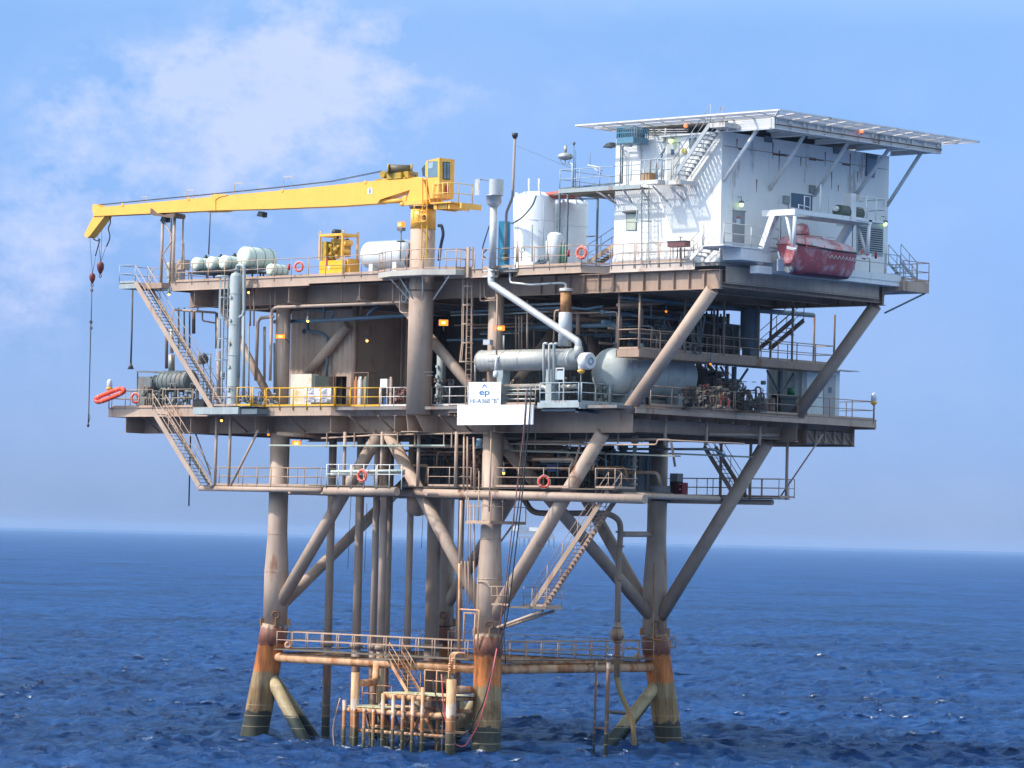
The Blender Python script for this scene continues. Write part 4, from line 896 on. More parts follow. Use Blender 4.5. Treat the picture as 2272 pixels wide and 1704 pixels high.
for i, p in enumerate([Pp[0], lerp(Pp[0],Pp[1],.33), lerp(Pp[0],Pp[1],.66), Pp[1], Pp[2], Pp[3], lerp(Pp[3],Pp[4],.5)]): rb.tube([p, p+V((0,0,1.05))], .028, 7)
rb.obj('platform_rail', mat('pale_yellow_rail', (.80,.52,.14), .5), cr)
# cab
ye, yw_ = -2.2, -1.03
xe_ = w('b',1655,530,Y=ye).x; xw_ = w('b',1490,300,Y=ye).x; zc1 = w('b',1655,132,Y=ye).z; zc0 = w('b',1655,530,Y=ye).z; zm = w('b',1530,325,Y=ye).z
prof = [(xw_-.02, zm+.25), (xw_+.0, zc1-.75), (xw_+.3, zc1-.12), (xe_, zc1), (xe_, zc0+.05), (xw_+.65, zc0+.0), (xw_+.38, zm)]
b = MB().prism([(x, ye, z) for x, z in prof], (0, yw_-ye, 0)); cb = b.obj('cab', YEL, cr)
def quad(k, pts, Y=None, X=None, th=.012, off=.004):
    P = [w(k, x, y, Y=Y) if Y is not None else w(k, x, y, X=X) for x, y in pts]
    return [p+(V((0,-off-th,0)) if Y is not None else V((off+th,0,0))) for p in P], (V((0,th,0)) if Y is not None else V((-th,0,0)))
def panel(k, pts, m, name, par, Y=None, X=None, off=.004, th=.012):
    P, o = quad(k, pts, Y, X, th, off); return MB().prism(P, o).obj(name, m, par)
panel('b', [(1545,168),(1640,165),(1640,322),(1545,325)], GLASSC, 'window', cb, Y=ye); panel('b', [(1486,240),(1518,200),(1518,318),(1496,312)], GLASS, 'window', cb, Y=ye)
panel('b', [(1555,180),(1600,176),(1595,235),(1550,240)], mat('pale_window_patch', (.35,.46,.50), .2), 'painted_window_reflection', cb, Y=ye, off=.018)  # pale panel in front of the glass, painted as a reflection
panel('b', [(1690,172),(1762,175),(1762,350),(1690,345)], DARK, 'door_window_frame', cb, X=xe_); panel('b', [(1697,180),(1755,183),(1755,340),(1697,336)], GLASSC, 'door_window', cb, X=xe_, off=.018); panel('b', [(1724,180),(1730,180),(1730,340),(1724,339)], DARK, 'window_bar', cb, X=xe_, off=.032)
b = MB()
for x0, y0, x1, y1 in ((1655,135,1662,530), (1675,140,1681,530), (1780,148,1787,515)):
    P, o = quad('b', [(x0,y0),(x1,y0),(x1,y1),(x0,y1)], X=xe_, th=.02); b.prism(P, o)
b.obj('door_trim', YEL, cb)
e_ = w('b',1735,440,X=xe_+.12); MB().lathe(e_+V((0,0,-.25)), [(.05,-.02),(.09,0),(.09,.42),(.05,.48),(.03,.55)], n=14).obj('fire_bottle', REDP, cb)
zz = P_('b',1540,560).z
# ladders on the crane pedestal
ladder('short caged yellow ladder on the crane’s slewing head', w('b',1515,330,Y=-2.1), w('b',1515,760,Y=-2.1), (1,0,0), (0,-1,0), YEL, .34, group='ladders')
b = MB()
for y in (600, 650, 690, 745, 762):
    a, c = w('b',1400 if y<700 else 1395,y,Y=-2.2), w('b',1545,y,Y=-2.2); b.tube([a, c], .022, 6)
b.tube([w('b',1415,580,Y=-2.2), w('b',1400,755,Y=-2.2)], .022, 6); b.torus(w('b',1510,725,Y=-2.25), .2, .03, (0,1,0)); b.obj('ladder_hoop_guard', YEL, cr)
MB().lathe(w('b',1503,722,Y=YC-.705), [(.2,0),(.2,.03)], (0,1,0), 20).obj('pedestal_hatch', DARK, cr)
ladder('yellow ladder up the outside of the crane pedestal', w('b',1515,760,Y=-2.06), w('b',1505,1140,Y=-2.06), (1,0,0), (0,-1,0), YELR, .40)
MB().tube([w('b',1650,800,Y=YC), w('b',1680,795,Y=YC), w('b',1700,880,Y=YC), w('b',1670,1000,Y=YC), w('b',1655,1145,Y=YC)], .09, 12, bend=.5).obj('hose_bundle', mat('navy_hose', (.02,.03,.06), .5), cr)
# pedestal ring platform
zr1 = w('b',1495,1165,Y=-2.9).z; zr0 = w('b',1495,1215,Y=-2.9).z
xl, xm, xrr = w('b',1065,1215,Y=-2.0).x, w('b',1185,1210,Y=-2.9).x, w('b',1495,1200,Y=-3.0).x
op = [V((xl, -1.75, 0)), V((xl+.05, -2.1, 0)), V((w('b',1180,1170,Y=-2.9).x, -2.9, 0)), V((w('b',1495,1160,Y=-3.0).x, -3.0, 0)), V((w('b',1820,1180,Y=-2.3).x, -2.3, 0)), V((w('b',1910,1190,Y=-1.7).x, -1.7, 0))]
rp = thing('crane_ring_platform', 'pale tan service platform wrapped round the crane pedestal', 'platform', (PX_, YC, zr0))
zr = DU+.02
MB().prism([p+V((0,0,zr-.3)) for p in op], (0,0,.3)).obj('platform_plate', mat('pale_platform_paint', (.50,.46,.40), .6, rust=.25, grime=.2), rp)
for (x0, y0, x1, y1) in ((1105,1240,1360,1520), (1215,1225,1395,1510), (1495,1215,1495,1525), (1785,1245,1600,1525)):
    MB().tube([w('b',x0,y0,Y=-2.3), w('b',x1,y1,Y=YC-.72 if 1390<x1<1590 else YC-.4)], .045, 8).obj('strut', RAILW, rp)
railing('tan rail round the crane’s ring platform, beacon light beside it', [p+V((0,.03,zr+.02)) for p in op], RAILT, 1.1, 1.2, .026, group='guard rails of the top deck')
# hook blocks and lines
def hook(label, top, bx, by, s_, chain=None):
    c = w('a', bx, by, Y=YC); t = thing('hook_block', label, 'hook block', c, 'hook blocks hanging from the crane')
    b = MB(); b.lathe(c+V((0,0,.55*s_)), [(.10,0),(.26*s_,-.06),(.34*s_,-.3*s_),(.30*s_,-.7*s_),(.14*s_,-1.02*s_),(.06,-1.1*s_)], n=14); b.obj('block', REDH, t)
    b = MB()
    for (k, x, y) in top: b.tube([w(k, x, y, Y=YC), c+V((0,0,.5*s_))], .014, 5)
    b.obj('fall_line', CABLE, t)
    MB().torus(c+V((0,0,-.75*s_)), .1, .03, (0,1,0), n=16, m=6).obj('hook', CHAIN, t)
    if chain:
        b = MB(); P0 = w('a', 105, 1040, Y=YC); b.tube([P0]+[w(k,x,y,Y=YC) for k,x,y in chain], .035, 6)
        for (k,x,y) in (('a',105,1080), ('a',97,1390), ('f',97,65), ('a',98,1450)): b.torus(w(k,x,y,Y=YC), .09, .035, (0,1,0), n=12, m=6)
        b.tube([w('f',72,940,Y=YC), w('f',88,1000,Y=YC), w('f',70,1060,Y=YC)], .025, 6); b.lathe(w('f',68,1080,Y=YC), [(.03,.15),(.09,.05),(.05,-.1)], n=8)
        b.obj('chain_sling', CHAIN, t)
hook('larger dull red hook block, hanging higher and nearer the boom', [('a',165,545), ('a',205,470), ('a',245,650)], 190, 860, .66)
hook('smaller dull red hook block, hanging lower with a long chain sling', [('a',85,570), ('a',140,760)], 110, 962, .56, [('a',98,1400), ('f',95,100), ('f',75,940), ('f',68,1070)])
MB().tube([w('a',283,362,Y=YC), w('a',290,420,Y=YC), w('a',262,470,Y=YC), w('a',290,560,Y=YC), w('a',248,650,Y=YC)], .04, 6, bend=.3).obj('hose_loop', CABLE, cr)
MB().tube([w('a',120,575,Y=YC), w('a',160,600,Y=YC), w('a',185,570,Y=YC), w('a',180,600,Y=YC), w('a',140,745,Y=YC)], .035, 6, bend=.2).obj('hose_loop', CABLE, cr)
tag(MB().tube([w('a',505,1050,Y=0), w('a',497,1500,Y=0), w('f',488,470,Y=0)], .06, 6).lathe(w('f',488,470,Y=0)-V((0,0,.35)), [(.2,0),(.06,.35)], n=8).obj('hanging_rope', CHAIN), 'dark swing rope with a flared end hanging left of the stairway', 'rope')
tag(MB().tube([w('k',632,510,Y=1), w('k',615,1205,Y=1)], .045, 6).obj('drain_pipe', DARK), 'thin black pipe hanging below the deck behind the lower stairway', 'pipe')
for (cx, cy, lab) in ((1775, 335, 'black floodlight slung under the middle of the boom'), (825, 385, 'black floodlight hidden behind the boom rest')):
    t = thing('boom_floodlight', lab, 'floodlight', w('a', cx, cy, Y=YC), 'floodlights under the crane boom'); a = w('a', cx, cy, Y=YC)
    MB().ring([[a+V((x*s1, y, z*s1)) for x, z in ((-.28,-.12),(.25,-.2),(.28,.12),(-.1,.2))] for y, s1 in ((-.2, .9), (.2, .9))], closed=True, sm=False).obj('housing', DARK, t)
    MB().torus(a+V((.2,0,-.05)), .16, .015, (0,1,0), n=14, m=5).obj('cable_loop', CABLE, t)
# boom rest
br = thing('boom_rest', 'tan trestle that carries the resting crane boom', 'boom rest', w('a', 830, 990, Y=YC))
xa, xb = w('a',785,980,Y=YC).x, w('a',900,980,Y=YC).x; zt_ = w('a',785,365,Y=YC).z
for x in (xa, xb):
    for yy in (YC-.0, YC+.7): MB().tube([(x, yy, DU-.02), (x, yy, zt_)], .09 if yy == YC else .06, 10).obj('post', TAN, br)
b = MB(); zz_ = [w('a',0,y,Y=YC).z for y in (400,560,610,740,800,940)]
b.tube([(xa,YC,w('a',800,390,Y=YC).z), (xb,YC,w('a',890,570,Y=YC).z), (xa,YC,w('a',810,740,Y=YC).z), (xb,YC,w('a',900,960,Y=YC).z)], .05, 8); b.obj('lattice', TAN, br)
P = [P_('a',735,280), P_('a',745,285), P_('a',790,325), P_('a',860,345), P_('a',965,328), P_('a',972,350), P_('a',960,378), P_('a',760,352), P_('a',735,330)]
MB().prism([p+V((0,-.45,0)) for p in P], (0, .9, 0)).obj('cradle', BROWN, br)
# ------------------------------------------------------------------ living quarters
HX0, HX1, HY1 = 8.55, 16.0, 14.4; HZ0, HZ1 = 26.6, 33.49
hs = thing('living_quarters', 'tall white two-storey living quarters block under the helideck', 'building', (12, 7, HZ0))
MB().box(HX0, 0, HZ0, HX1, HY1, HZ1).obj('wall', WHITEW, hs)
b = MB(); b.box(HX0-.03, -.05, HZ0+.02, HX1+.05, -.004, HZ0+.42); b.box(HX1+.004, 0.02, HZ0+.02, HX1+.05, HY1, HZ0+.42); b.obj('base_skirting', WHITE, hs)
b = MB()   # seam ledge on the east wall with rust
b.box(HX1+.003, .1, 32.72, HX1+.02, HY1-.2, 32.75); b.obj('wall_seam', mat('rusty_seam', (.42,.30,.24), .8, var=.3, rust=.6, rs=2, streak=False), hs)
rb = MB()
rng = random.Random(3)
for (y, z0, L_) in ((4.75, 32.9, 1.1), (6.6, 32.7, .5), (2.9, 31.2, .7), (9.3, 32.2, 1.0), (11.6, 32.4, .6), (1.2, 33.2, .5), (9.9, 31.5, .4), (4.2, 33.3, .9), (8.7, 33.2, .8), (10.9, 33.3, 1.2), (12.4, 33.1, .7), (5.6, 30.3, .8)):
    rb.prism([(HX1+.004, y-.05, z0), (HX1+.004, y+.05, z0), (HX1+.004, y+.012, z0-L_), (HX1+.004, y-.012, z0-L_)], (.004, 0, 0))
for y in (1.3, 2.2, 4.2, 4.6, 5.1, 7.3, 7.9, 10.2): rb.box(HX1+.003, y, 32.62+rng.random()*.1, HX1+.009, y+.3+rng.random()*.5, 32.68+rng.random()*.12)
rb.obj('rust_streaks', mat('rust_streak', (.26,.12,.07), .9, var=.4, vs=6), hs)
def door(k, pts, par, X=None, Y=None, win=None, m=DOORG, nm='door'):
    d = panel(k, pts, m, nm, par, X=X, Y=Y, th=.04, off=.005)
    fx = [(pts[0][0]-7, pts[0][1]-7), (pts[1][0]+7, pts[1][1]-7), (pts[1][0]+7, pts[1][1]+1), (pts[0][0]-7, pts[0][1]+1)]
    panel(k, fx, DOORG, 'door_head', d, X=X, Y=Y, th=.07, off=.005)
    if win: panel(k, win, GLASS, 'door_window', d, X=X, Y=Y, th=.01, off=.05)
    return d
d = door('e', [(95,838),(190,848),(184,1130),(90,1122)], hs, X=HX1)
panel('e', [(123,886),(155,890),(155,900),(123,896)], REDINK, 'door_notice', d, X=HX1, off=.05); panel('e', [(118,905),(150,908),(150,945),(118,942)], mat('pale_notice', (.45,.55,.62), .5), 'door_notice', d, X=HX1, off=.05)
panel('e', [(573,692),(745,715),(740,838),(573,806)], mat('dark_blue_panel', (.055,.10,.17), .35), 'blanked_window', hs, X=HX1, th=.03)
v_ = panel('e', [(1186,368),(1275,385),(1248,570),(1180,555)], mat('dark_vent', (.10,.13,.16), .5), 'wall_vent', hs, X=HX1, th=.05); panel('e', [(1188,408),(1268,422),(1246,562),(1184,548)], mat('mid_blue_vent', (.17,.25,.33), .5), 'vent_screen', v_, X=HX1, off=.055)
lv = panel('e', [(1108,952),(1322,945),(1318,1212),(1108,1200)], GREY, 'louvre_frame', hs, X=HX1, th=.05)
A0 = w('e',1118,960,X=HX1); A1 = w('e',1312,1195,X=HX1); b = MB(); b.box(HX1+.05, A0.y, A1.z, HX1+.055, A1.y, A0.z); b.obj('louvre_painted_shade', DARK, lv)  # black sheet behind the blades, painted-in shade between them
b = MB()
for i in range(12):
    z = A1.z+(A0.z-A1.z)*(i+.6)/12; b.beam((HX1+.08, A0.y, z), (HX1+.08, A1.y, z), .05, .05)
b.obj('louvre_blades', GREY, lv)
for (x, y) in ((380,255), (942,350)): 
    a = w('e', x, y, X=HX1); MB().box(HX1, a.y-.3, a.z-.16, HX1+.1, a.y+.3, a.z+.16).obj('small_vent', GREYD, hs)
for (x, y) in ((525,748), (737,662)):
    a = w('e', x, y, X=HX1); MB().box(HX1, a.y-.22, a.z-.2, HX1+.14, a.y+.22, a.z+.2).obj('junction_box', mat('box_grey', (.30,.32,.31), .5), hs)
MB().box(HX1, w('e',600,0,X=HX1).y, 30.06, HX1+.02, w('e',660,0,X=HX1).y, 30.1).obj('wall_scar', BROWN, hs)
# south wall fittings
wn = panel('d', [(575,1118),(680,1118),(678,1292),(574,1290)], GREYD, 'window', hs, Y=0, th=.03); panel('d', [(583,1128),(672,1128),(670,1205),(582,1205)], BLIND, 'window_pane', wn, Y=0, off=.035); panel('d', [(582,1212),(670,1212),(669,1284),(581,1284)], BLIND, 'window_pane', wn, Y=0, off=.035)
a, c = w('d',565,1110,Y=0), w('d',690,1110,Y=0); MB().prism([(a.x,0,a.z+.1),(a.x,-.35,a.z-.02),(a.x,0,a.z-.08)], (c.x-a.x,0,0)).obj('window_hood', mat('grey_hood', (.30,.30,.27), .7), wn)
door('d', [(978,432),(1094,428),(1094,828),(978,800)], hs, Y=0, win=[(1018,492),(1050,492),(1050,545),(1018,545)], m=mat('pale_grey_door', (.52,.52,.50), .5))
panel('d', [(1190,385),(1265,375),(1250,470),(1195,490)], GREYD, 'upper_window', hs, Y=0, th=.03)
a = w('d',1145,512,Y=-.02); MB().lathe(a, [(.17,0),(.17,-.06)], (0,1,0), 16).obj('yellow_lifebuoy_light', mat('yellow_cover', (.62,.50,.10), .5), hs)
b = MB()  # conduits and cornice pipework under the net
for y in (300, 322, 345): b.tube([w('d',800,y,Y=-.06), w('d',1180,y-4,Y=-.06)], .03, 6)
b.tube([w('d',960,285,Y=-.06), w('d',960,380,Y=-.06)], .05, 8); b.tube([w('d',890,310,Y=-.1), w('d',950,325,Y=-.1), w('d',950,390,Y=-.1)], .03, 6)
b.tube([w('d',1640,690,Y=-.03) if False else w('d',715,430,Y=-.05), w('d',722,840,Y=-.05)], .025, 6)
b.obj('conduit', RAILW, hs)
MB().box(w('d',925,390,Y=0).x, -.2, w('d',925,420,Y=0).z, w('d',960,390,Y=0).x, -.01, w('d',925,388,Y=0).z).obj('junction_box', RAILW, hs)
# vent pipes from the blue basket down
b = MB(); b.tube([w('d',480,440,Y=-.3), w('d',520,440,Y=-.3), w('d',516,830,Y=-.3)], .035, 8, bend=.1); b.tube([w('d',632,425,Y=-.3), w('d',632,462,Y=-.3), w('d',540,455,Y=-.3), w('d',532,830,Y=-.3)], .04, 8, bend=.1)
tag(b.obj('vent_pipes', GREYD), 'pair of slim grey pipes running down the white wall from the blue basket', 'pipe')
t = thing('air_conditioner', 'dark air conditioner hanging off the left end of the white house', 'air conditioner', w('d',420,450,Y=0)); a = w('d',380,472,Y=.3); c = w('d',460,428,Y=.3)
MB().prism([(a.x,.0,a.z),(c.x,.0,a.z+.02),(c.x,.0,c.z),(a.x+.25,.0,c.z-.02),(a.x,.0,c.z-.25)], (0,.7,0)).obj('casing', DULL, t)
MB().box(a.x+.15,-.01,a.z+.1,c.x-.1,-.002,c.z-.15).obj('grille', DARK, t)
# dish
a = w('d',935,512,Y=-.9); t = thing('satellite_dish', 'small grey satellite dish on the balcony rail before the grey door', 'satellite dish', a); dv = V((-.55,-.6,.45)).normalized()
MB().lathe(a, [(.02,-.08),(.15,-.06),(.27,0),(.30,.05),(.285,.05),(.14,-.03),(.01,-.05)], dv, 24).obj('reflector', mat('dish_grey', (.25,.28,.31), .4), t)
MB().tube([a, w('d',925,560,Y=-.9), w('d',898,600,Y=-.9)], .03, 7).obj('mast', GREYD, t)
# balcony, level with the house's upper floor
zb = w('d',600,850,Y=-1.0).z
bx0 = w('c',1070,615,Y=-1.2).x; bx1 = w('d',1120,835,Y=-1.2).x; bx2 = w('d',715,850,Y=-1.2).x
bal = thing('house_balcony', 'grey-white balcony along the white house’s upper floor, reaching out over the silos', 'balcony', (bx1, -1.2, zb))
b = MB()
for i in range(int((bx2-bx0)/.16)): b.box(bx0+i*.16, -1.2, zb-.14, bx0+i*.16+.04, -.02, zb-.10)
for y in (-.9, -.6, -.3): b.box(bx0, y, zb-.17, bx2, y+.03, zb-.142)
b.obj('floor', GRATE, bal); MB().box(bx0, -1.24, zb-.2, bx2, -1.18, zb+.02).obj('edge_channel', GREY, bal); MB().box(bx0-.06, -1.24, zb-.2, bx0, 3.0, zb+.02).obj('edge_channel', GREY, bal)
MB().box(bx0, -.02, zb-.18, HX0-.01, 3.0, zb-.1).obj('floor', GRATE, bal)
zb2 = w('d',850,790,Y=-2.0).z
def slats(x0, x1, y0, z):
    b = MB(); n = int((x1-x0)/.13)
    for i in range(n): b.box(x0+(x1-x0)*i/n, y0, z-.07, x0+(x1-x0)*i/n+.035, -.02, z)
    for y in (y0, y0*.66, y0*.33): b.box(x0, y, z-.11, x1, y+.04, z-.072)
    b.box(x0, y0-.03, z-.22, x1, y0, z); b.box(x1, y0, z-.22, x1+.03, -.02, z)
    b.obj('bay_floor', RAILW, bal)
xb_m = w('d',890,800,Y=-2.0).x; slats(bx2, xb_m-.04, -2.0, zb2); slats(xb_m, bx1+.1, -1.5, zb2-.03)
for (x0,y0,x1,y1,Y) in ((280,905,460,1020,-.9), (535,870,625,1010,-.95), (715,858,770,960,-1.0), (830,850,970,1000,-1.7), (1010,860,1135,990,-1.2), (400,940,460,1010,-.5)):
    a = w('d',x0,y0,Y=Y); c = w('d',x1,y1,Y=-.02); MB().tube([a, c], .05, 8).obj('bracket', RAILW, bal)
gb_ = 'balcony rails of the white house'
railing('thin grey rail on the balcony stretch over the silos', [(bx0+1.9, 2.9, zb), (bx0, 2.9, zb), (bx0, -1.2, zb), (bx2-.05, -1.2, zb)], RAILG, 1.07, 1.3, .022, group=gb_, toe=False)
xbb = w('d',880,780,Y=-2.0).x
railing('pale grey rail round the projecting bay with the brown box', [(bx2, -2.0, zb2), (xbb, -2.0, zb2), (xbb, -1.5, zb2), (bx1-.5, -1.5, zb2)], RAILG, 1.07, 1.2, .024, group=gb_, toe=False)
a = w('d',775,745,Y=-1.7); tag(MB().box(a.x-.3,-1.85,zb2+.02,a.x+.3,-1.35,zb2+.42).obj('brown_box', WOOD), 'brown box standing on the projecting balcony bay', 'box')
t = thing('gas_bottle_pair', 'slim grey gas bottles in a pipe frame behind the brown box', 'gas bottle', (a.x, -1.2, zb2)); MB().lathe((a.x+.25,-1.25,zb2), [(.1,0),(.1,.9),(.03,1.0),(.03,1.3)], n=12).obj('bottle', RAILG, t); MB().tube([(a.x-.2,-1.2,zb2),(a.x-.2,-1.2,zb2+1.2),(a.x+.6,-1.2,zb2+1.2),(a.x+.6,-1.2,zb2)], .04, 8, bend=.15).obj('frame', RAILG, t)
tag(MB().lathe(w('d',915,760,Y=-.6), [(.12,0),(.16,.1),(.14,.35),(.05,.42)], n=14).obj('white_drum', WHITE), 'little white drum on the balcony floor by the door', 'drum')
# beacon and aerials on the balcony's west tip
a = w('c',1125,300,Y=-1.2); t = thing('fog_horn', 'round grey fog horn on a white bent post at the balcony’s left tip', 'fog horn', w('c',1190,600,Y=-1.2))
MB().lathe(a, [(.1,.22),(.38,.12),(.42,0),(.38,-.1),(.2,-.16),(.2,-.02)], n=20).obj('horn_ring', GALVD, t); MB().lathe(a, [(.09,.2),(.09,.6)], n=12).obj('cap', GALVD, t)
MB().tube([a, w('c',1122,368,Y=-1.2), w('c',1195,368,Y=-1.2), w('c',1197,600,Y=-1.2)], .045, 8, bend=.1).obj('post', WHITE, t)
MB().torus(a, .40, .012, (0,1,0), n=20, m=5, a0=.4, a1=3.6).obj('cable', CABLE, t)
for (x, y0, y1, lab, r) in ((1210,170,600,'tall thin aerial with a dark tip at the balcony’s left tip', .022), (1226,235,600,'plain thin aerial just right of the fog horn', .018), (1370,250,385,'short faint aerial above the balcony rail', .012)):
    o_ = MB().tube([w('c',x,y0,Y=-1.0), w('c',x-2,y1,Y=-1.0)], r, 6)
    if y0 == 170: o_.lathe(w('c',x,y0,Y=-1.0)-V((0,0,.1)), [(.03,0),(.09,.1),(.05,.2)], n=8)
    tag(o_.obj('aerial', GREYD), lab, 'aerial', 'aerials on the balcony')
tag(MB().tube([w('c',1345,382,Y=-.8), w('c',1470,405,Y=-.6), w('c',1485,440,Y=-.6)], .04, 8).tube([w('c',1400,405,Y=-.8), w('c',1480,470,Y=-.6)], .035, 8).obj('davit_bar', RAILW), 'little pale davit bar clamped to the balcony rail', 'davit')
# blue basket
t = thing('blue_basket', 'faded blue steel basket hanging below the helideck’s left side', 'basket', w('d',640,420,Y=-1.5))
by0 = -1.5; X0 = w('d',480,270,Y=by0).x; X1 = w('d',642,400,Y=by0).x; Z1 = w('d',600,268,Y=by0).z; Z0 = w('d',640,425,Y=by0).z; Ye = w('d',790,400,X=X1).y
MB().box(X0, by0, Z0, X1, Ye, Z0+.32).obj('tray', BLUEG, t)
b = MB()
for i in range(9):
    x = X0+(X1-X0)*i/8; b.box(x-.02, by0, Z0+.3, x+.02, by0+.03, Z1)
    y = by0+(Ye-by0)*i/8; b.box(X1-.03, y-.02, Z0+.3, X1, y+.02, Z1)
for z in (Z1-.05, (Z0+Z1)/2+.1): b.box(X0, by0-.01, z, X1, by0+.03, z+.05); b.box(X1-.03, by0, z, X1+.01, Ye, z+.05)
b.box(X0, by0, Z0+.3, X0+.05, Ye, Z1)
b.obj('bars', BLUEG, t); MB().box(X0+.1, by0+.15, Z0+.3, X1-.15, Ye-.1, Z1-.1).obj('battery_boxes', mat('dark_blue_box', (.06,.13,.18), .5), t)
b = MB()
for i in range(5): b.tube([w('d',655+i*16,272,X=X1+.12), w('d',655+i*16,415,X=X1+.12)], .012, 6)
for y in (290,330,370): b.tube([w('d',650,y,X=X1+.12), w('d',725,y+4,X=X1+.12)], .012, 6)
b.obj('small_ladder_guard', RAILG, t)
# stairway from balcony to helideck
sa = w('d',1400,235,Y=-1.25); sb = w('d',1032,775,Y=-1.25)
stair('grey stairway up the white wall from the balcony to the helideck', sa, sb, (0, .95, 0), mat('stair_grey', (.40,.42,.43), .5), rail=True, mr=RAILG, depth=.22, n=14)
b = MB().box(sa.x, -1.28, sa.z-.25, w('d',1545,210,Y=-1.25).x, -.1, sa.z); tag(b.obj('stair_head_platform', RAILW), 'pale platform at the head of the helideck stairway', 'platform')
# caged ladder on the south wall
ladder('grey-blue caged ladder on the white wall below the balcony', (w('d',760,850,Y=-.45).x, -.45, zb), (w('d',760,1575,Y=-.45).x, -.45, DU), (1,0,0), (0,-1,0), GREY, .5, cage=(zb-2.2, zb-1.0), hoops=[w('d',760,1205,Y=-.45).z, w('d',760,995,Y=-.45).z], r=.02)
# ------------------------------------------------------------------ helideck
hd = thing('helideck', 'white helideck with safety net round it on top of the living quarters', 'helideck', (14, 7, HZ1))
GX0, GX1, GY0, GY1 = 8.4, 19.55, -.05, 14.45; gz0, gz1 = 33.51, 33.79
MB().box(GX0, GY0, gz1+.22, GX1, GY1, gz1+.28).obj('deck_plate', mat('helideck_plate', (.45,.44,.42), .8), hd)
b = MB(); b.box(HX1+.02, GY0+.1, gz1+.15, GX1-.1, GY1-.1, gz1+.19)
n = 13
for i in range(n): y = GY0+.2+(GY1-GY0-.4)*i/(n-1); b.box(HX1, y-.05, gz1-.02, GX1-.05, y+.05, gz1+.149)
b.obj('soffit_joists', WHITE, hd)
b = MB()
for i in range(5):
    y = [.35, 4.0, 7.8, 11.4, 14.5][i]; b.box(HX1+.003, y-.14, gz0, GX1-.25, y+.14, gz0+.03); b.box(HX1+.003, y-.015, gz0+.03, GX1-.25, y+.015, gz1-.03); b.box(HX1+.003, y-.14, gz1-.04, GX1-.25, y+.14, gz1-.021)
b.box(GX1-.22, GY0, gz0-.05, GX1-.2, GY1, gz1+.2)
for i in range(11):
    y = GY0+.02+(GY1-GY0-.05)*i/10; b.box(GX1-.2, y-.02, gz0-.05, GX1-.02, y+.02, gz1+.2)
b.box(GX1-.24, GY0, gz0-.08, GX1, GY1, gz0-.05); b.box(GX1-.24, GY0, gz1+.2, GX1, GY1, gz1+.219)
b.box(HX1+.4, GY0, gz0-.02, GX1-.25, GY0+.03, gz1+.2); b.box(HX0+3.2, GY0-.1, gz0-.12, GX1-.25, GY0-.01, gz0-.03)
b.obj('edge_framing', WHITE, hd)
MB().tube([(GX1, GY0, gz0+.15), (GX1, GY1, gz0+.15)], .035, 8).obj('drain_pipe', BROWN, hd)
# net: sloping outriggers with mesh
netm = mat('safety_net', (.42,.38,.36), .8, var=.1)
b = MB(); nt_ = MB(); NW, NZ = 1.45, .13; zn = gz1+.24
ov = [(V((GX1, GY0, zn)), V((GX1, GY1, zn)), V((NW, 0, NZ))), (V((GX0, GY0, zn)), V((GX1, GY0, zn)), V((0, -NW, NZ))), (V((GX0, GY0, zn)), V((GX0, GY1, zn)), V((-NW, 0, NZ))), (V((GX0, GY1, zn)), V((GX1, GY1, zn)), V((0, NW, NZ)))]
for (p, q, o_) in ov:
    L_ = (q-p).length; n = round(L_/1.45); d_ = (q-p).normalized()
    for i in range(n+1):
        a = lerp(p, q, i/n); b.beam(a, a+o_, .10, .07)
    P0, Q0 = p+o_-d_*NW, q+o_+d_*NW
    b.beam(P0, Q0, .10, .08); b.beam(lerp(p, P0, .5), lerp(q, Q0, .5), .07, .05)
    k = int(L_/.15)
    for i in range(k): a = lerp(p, q, i/k); nt_.tube([a, a+o_], .008, 3, cap=False)
    for i in range(1, 12): nt_.tube([lerp(p, P0, i/12), lerp(q, Q0, i/12)], .009, 3, cap=False)
for (x, y, sx, sy) in ((GX1, GY0, 1, -1), (GX1, GY1, 1, 1), (GX0, GY0, -1, -1), (GX0, GY1, -1, 1)): b.beam((x, y, zn), (x+sx*NW, y+sy*NW, zn+NZ), .08, .06)
b.obj('net_outriggers', mat('bleached_net_frame', (.72,.68,.65), .6, rust=.22), hd); nt_.obj('net_mesh', netm, hd)
for (bx, by, tx, ty) in ((0,592,270,158), (388,665,665,222), (765,715,1030,280), (1095,718,1340,325), (1372,800,1645,372)):
    c = w('e', tx, ty, X=18.3); yy = {0:.15,388:4.0,765:7.8,1095:11.4,1372:14.25}[bx]; a = w('e', bx, by, X=HX1)
    z0 = a.z; MB().tube([(HX1+.02, yy, z0), (18.25, yy, gz0-.02)], .105, 14).obj('support_strut', WHITE, hd)
a = w('e',385,685,X=HX1+.1); 
def wlight(label, k, x, y, X=None, Y=None, m=LAMPG, s_=1.0):
    a = w(k, x, y, X=X, Y=Y); t = thing('wall_lamp', label, 'lamp', a, 'lit lamps on the white house')
    MB().lathe(a+V((0,0,.14*s_)), [(.03,.1),(.12*s_,.05),(.15*s_,-.04),(.12*s_,-.06)], n=14).obj('hood', GREYD, t)
    MB().lathe(a, [(.02,-.12*s_),(.09*s_,-.08*s_),(.115*s_,.0),(.10*s_,.09*s_)], n=14).obj('lens', m, t)
    d_ = V((-.25,0,0)) if X is not None else V((0,.2,0))
    MB().tube([a+V((0,0,.2)), a+V((0,0,.42)), a+V((0,0,.42))+d_], .02, 6, bend=.08).obj('arm', GREYD, t)
wlight('lamp with green glow over the grey door of the east wall', 'e', 166, 790, X=HX1+.25)
wlight('lamp with green glow at the far end of the east wall over the louvre', 'e', 1342, 948, X=HX1+.25)
wlight('bright lamp over the door on the upper balcony', 'd', 1010, 410, Y=-.25, s_=1.1)
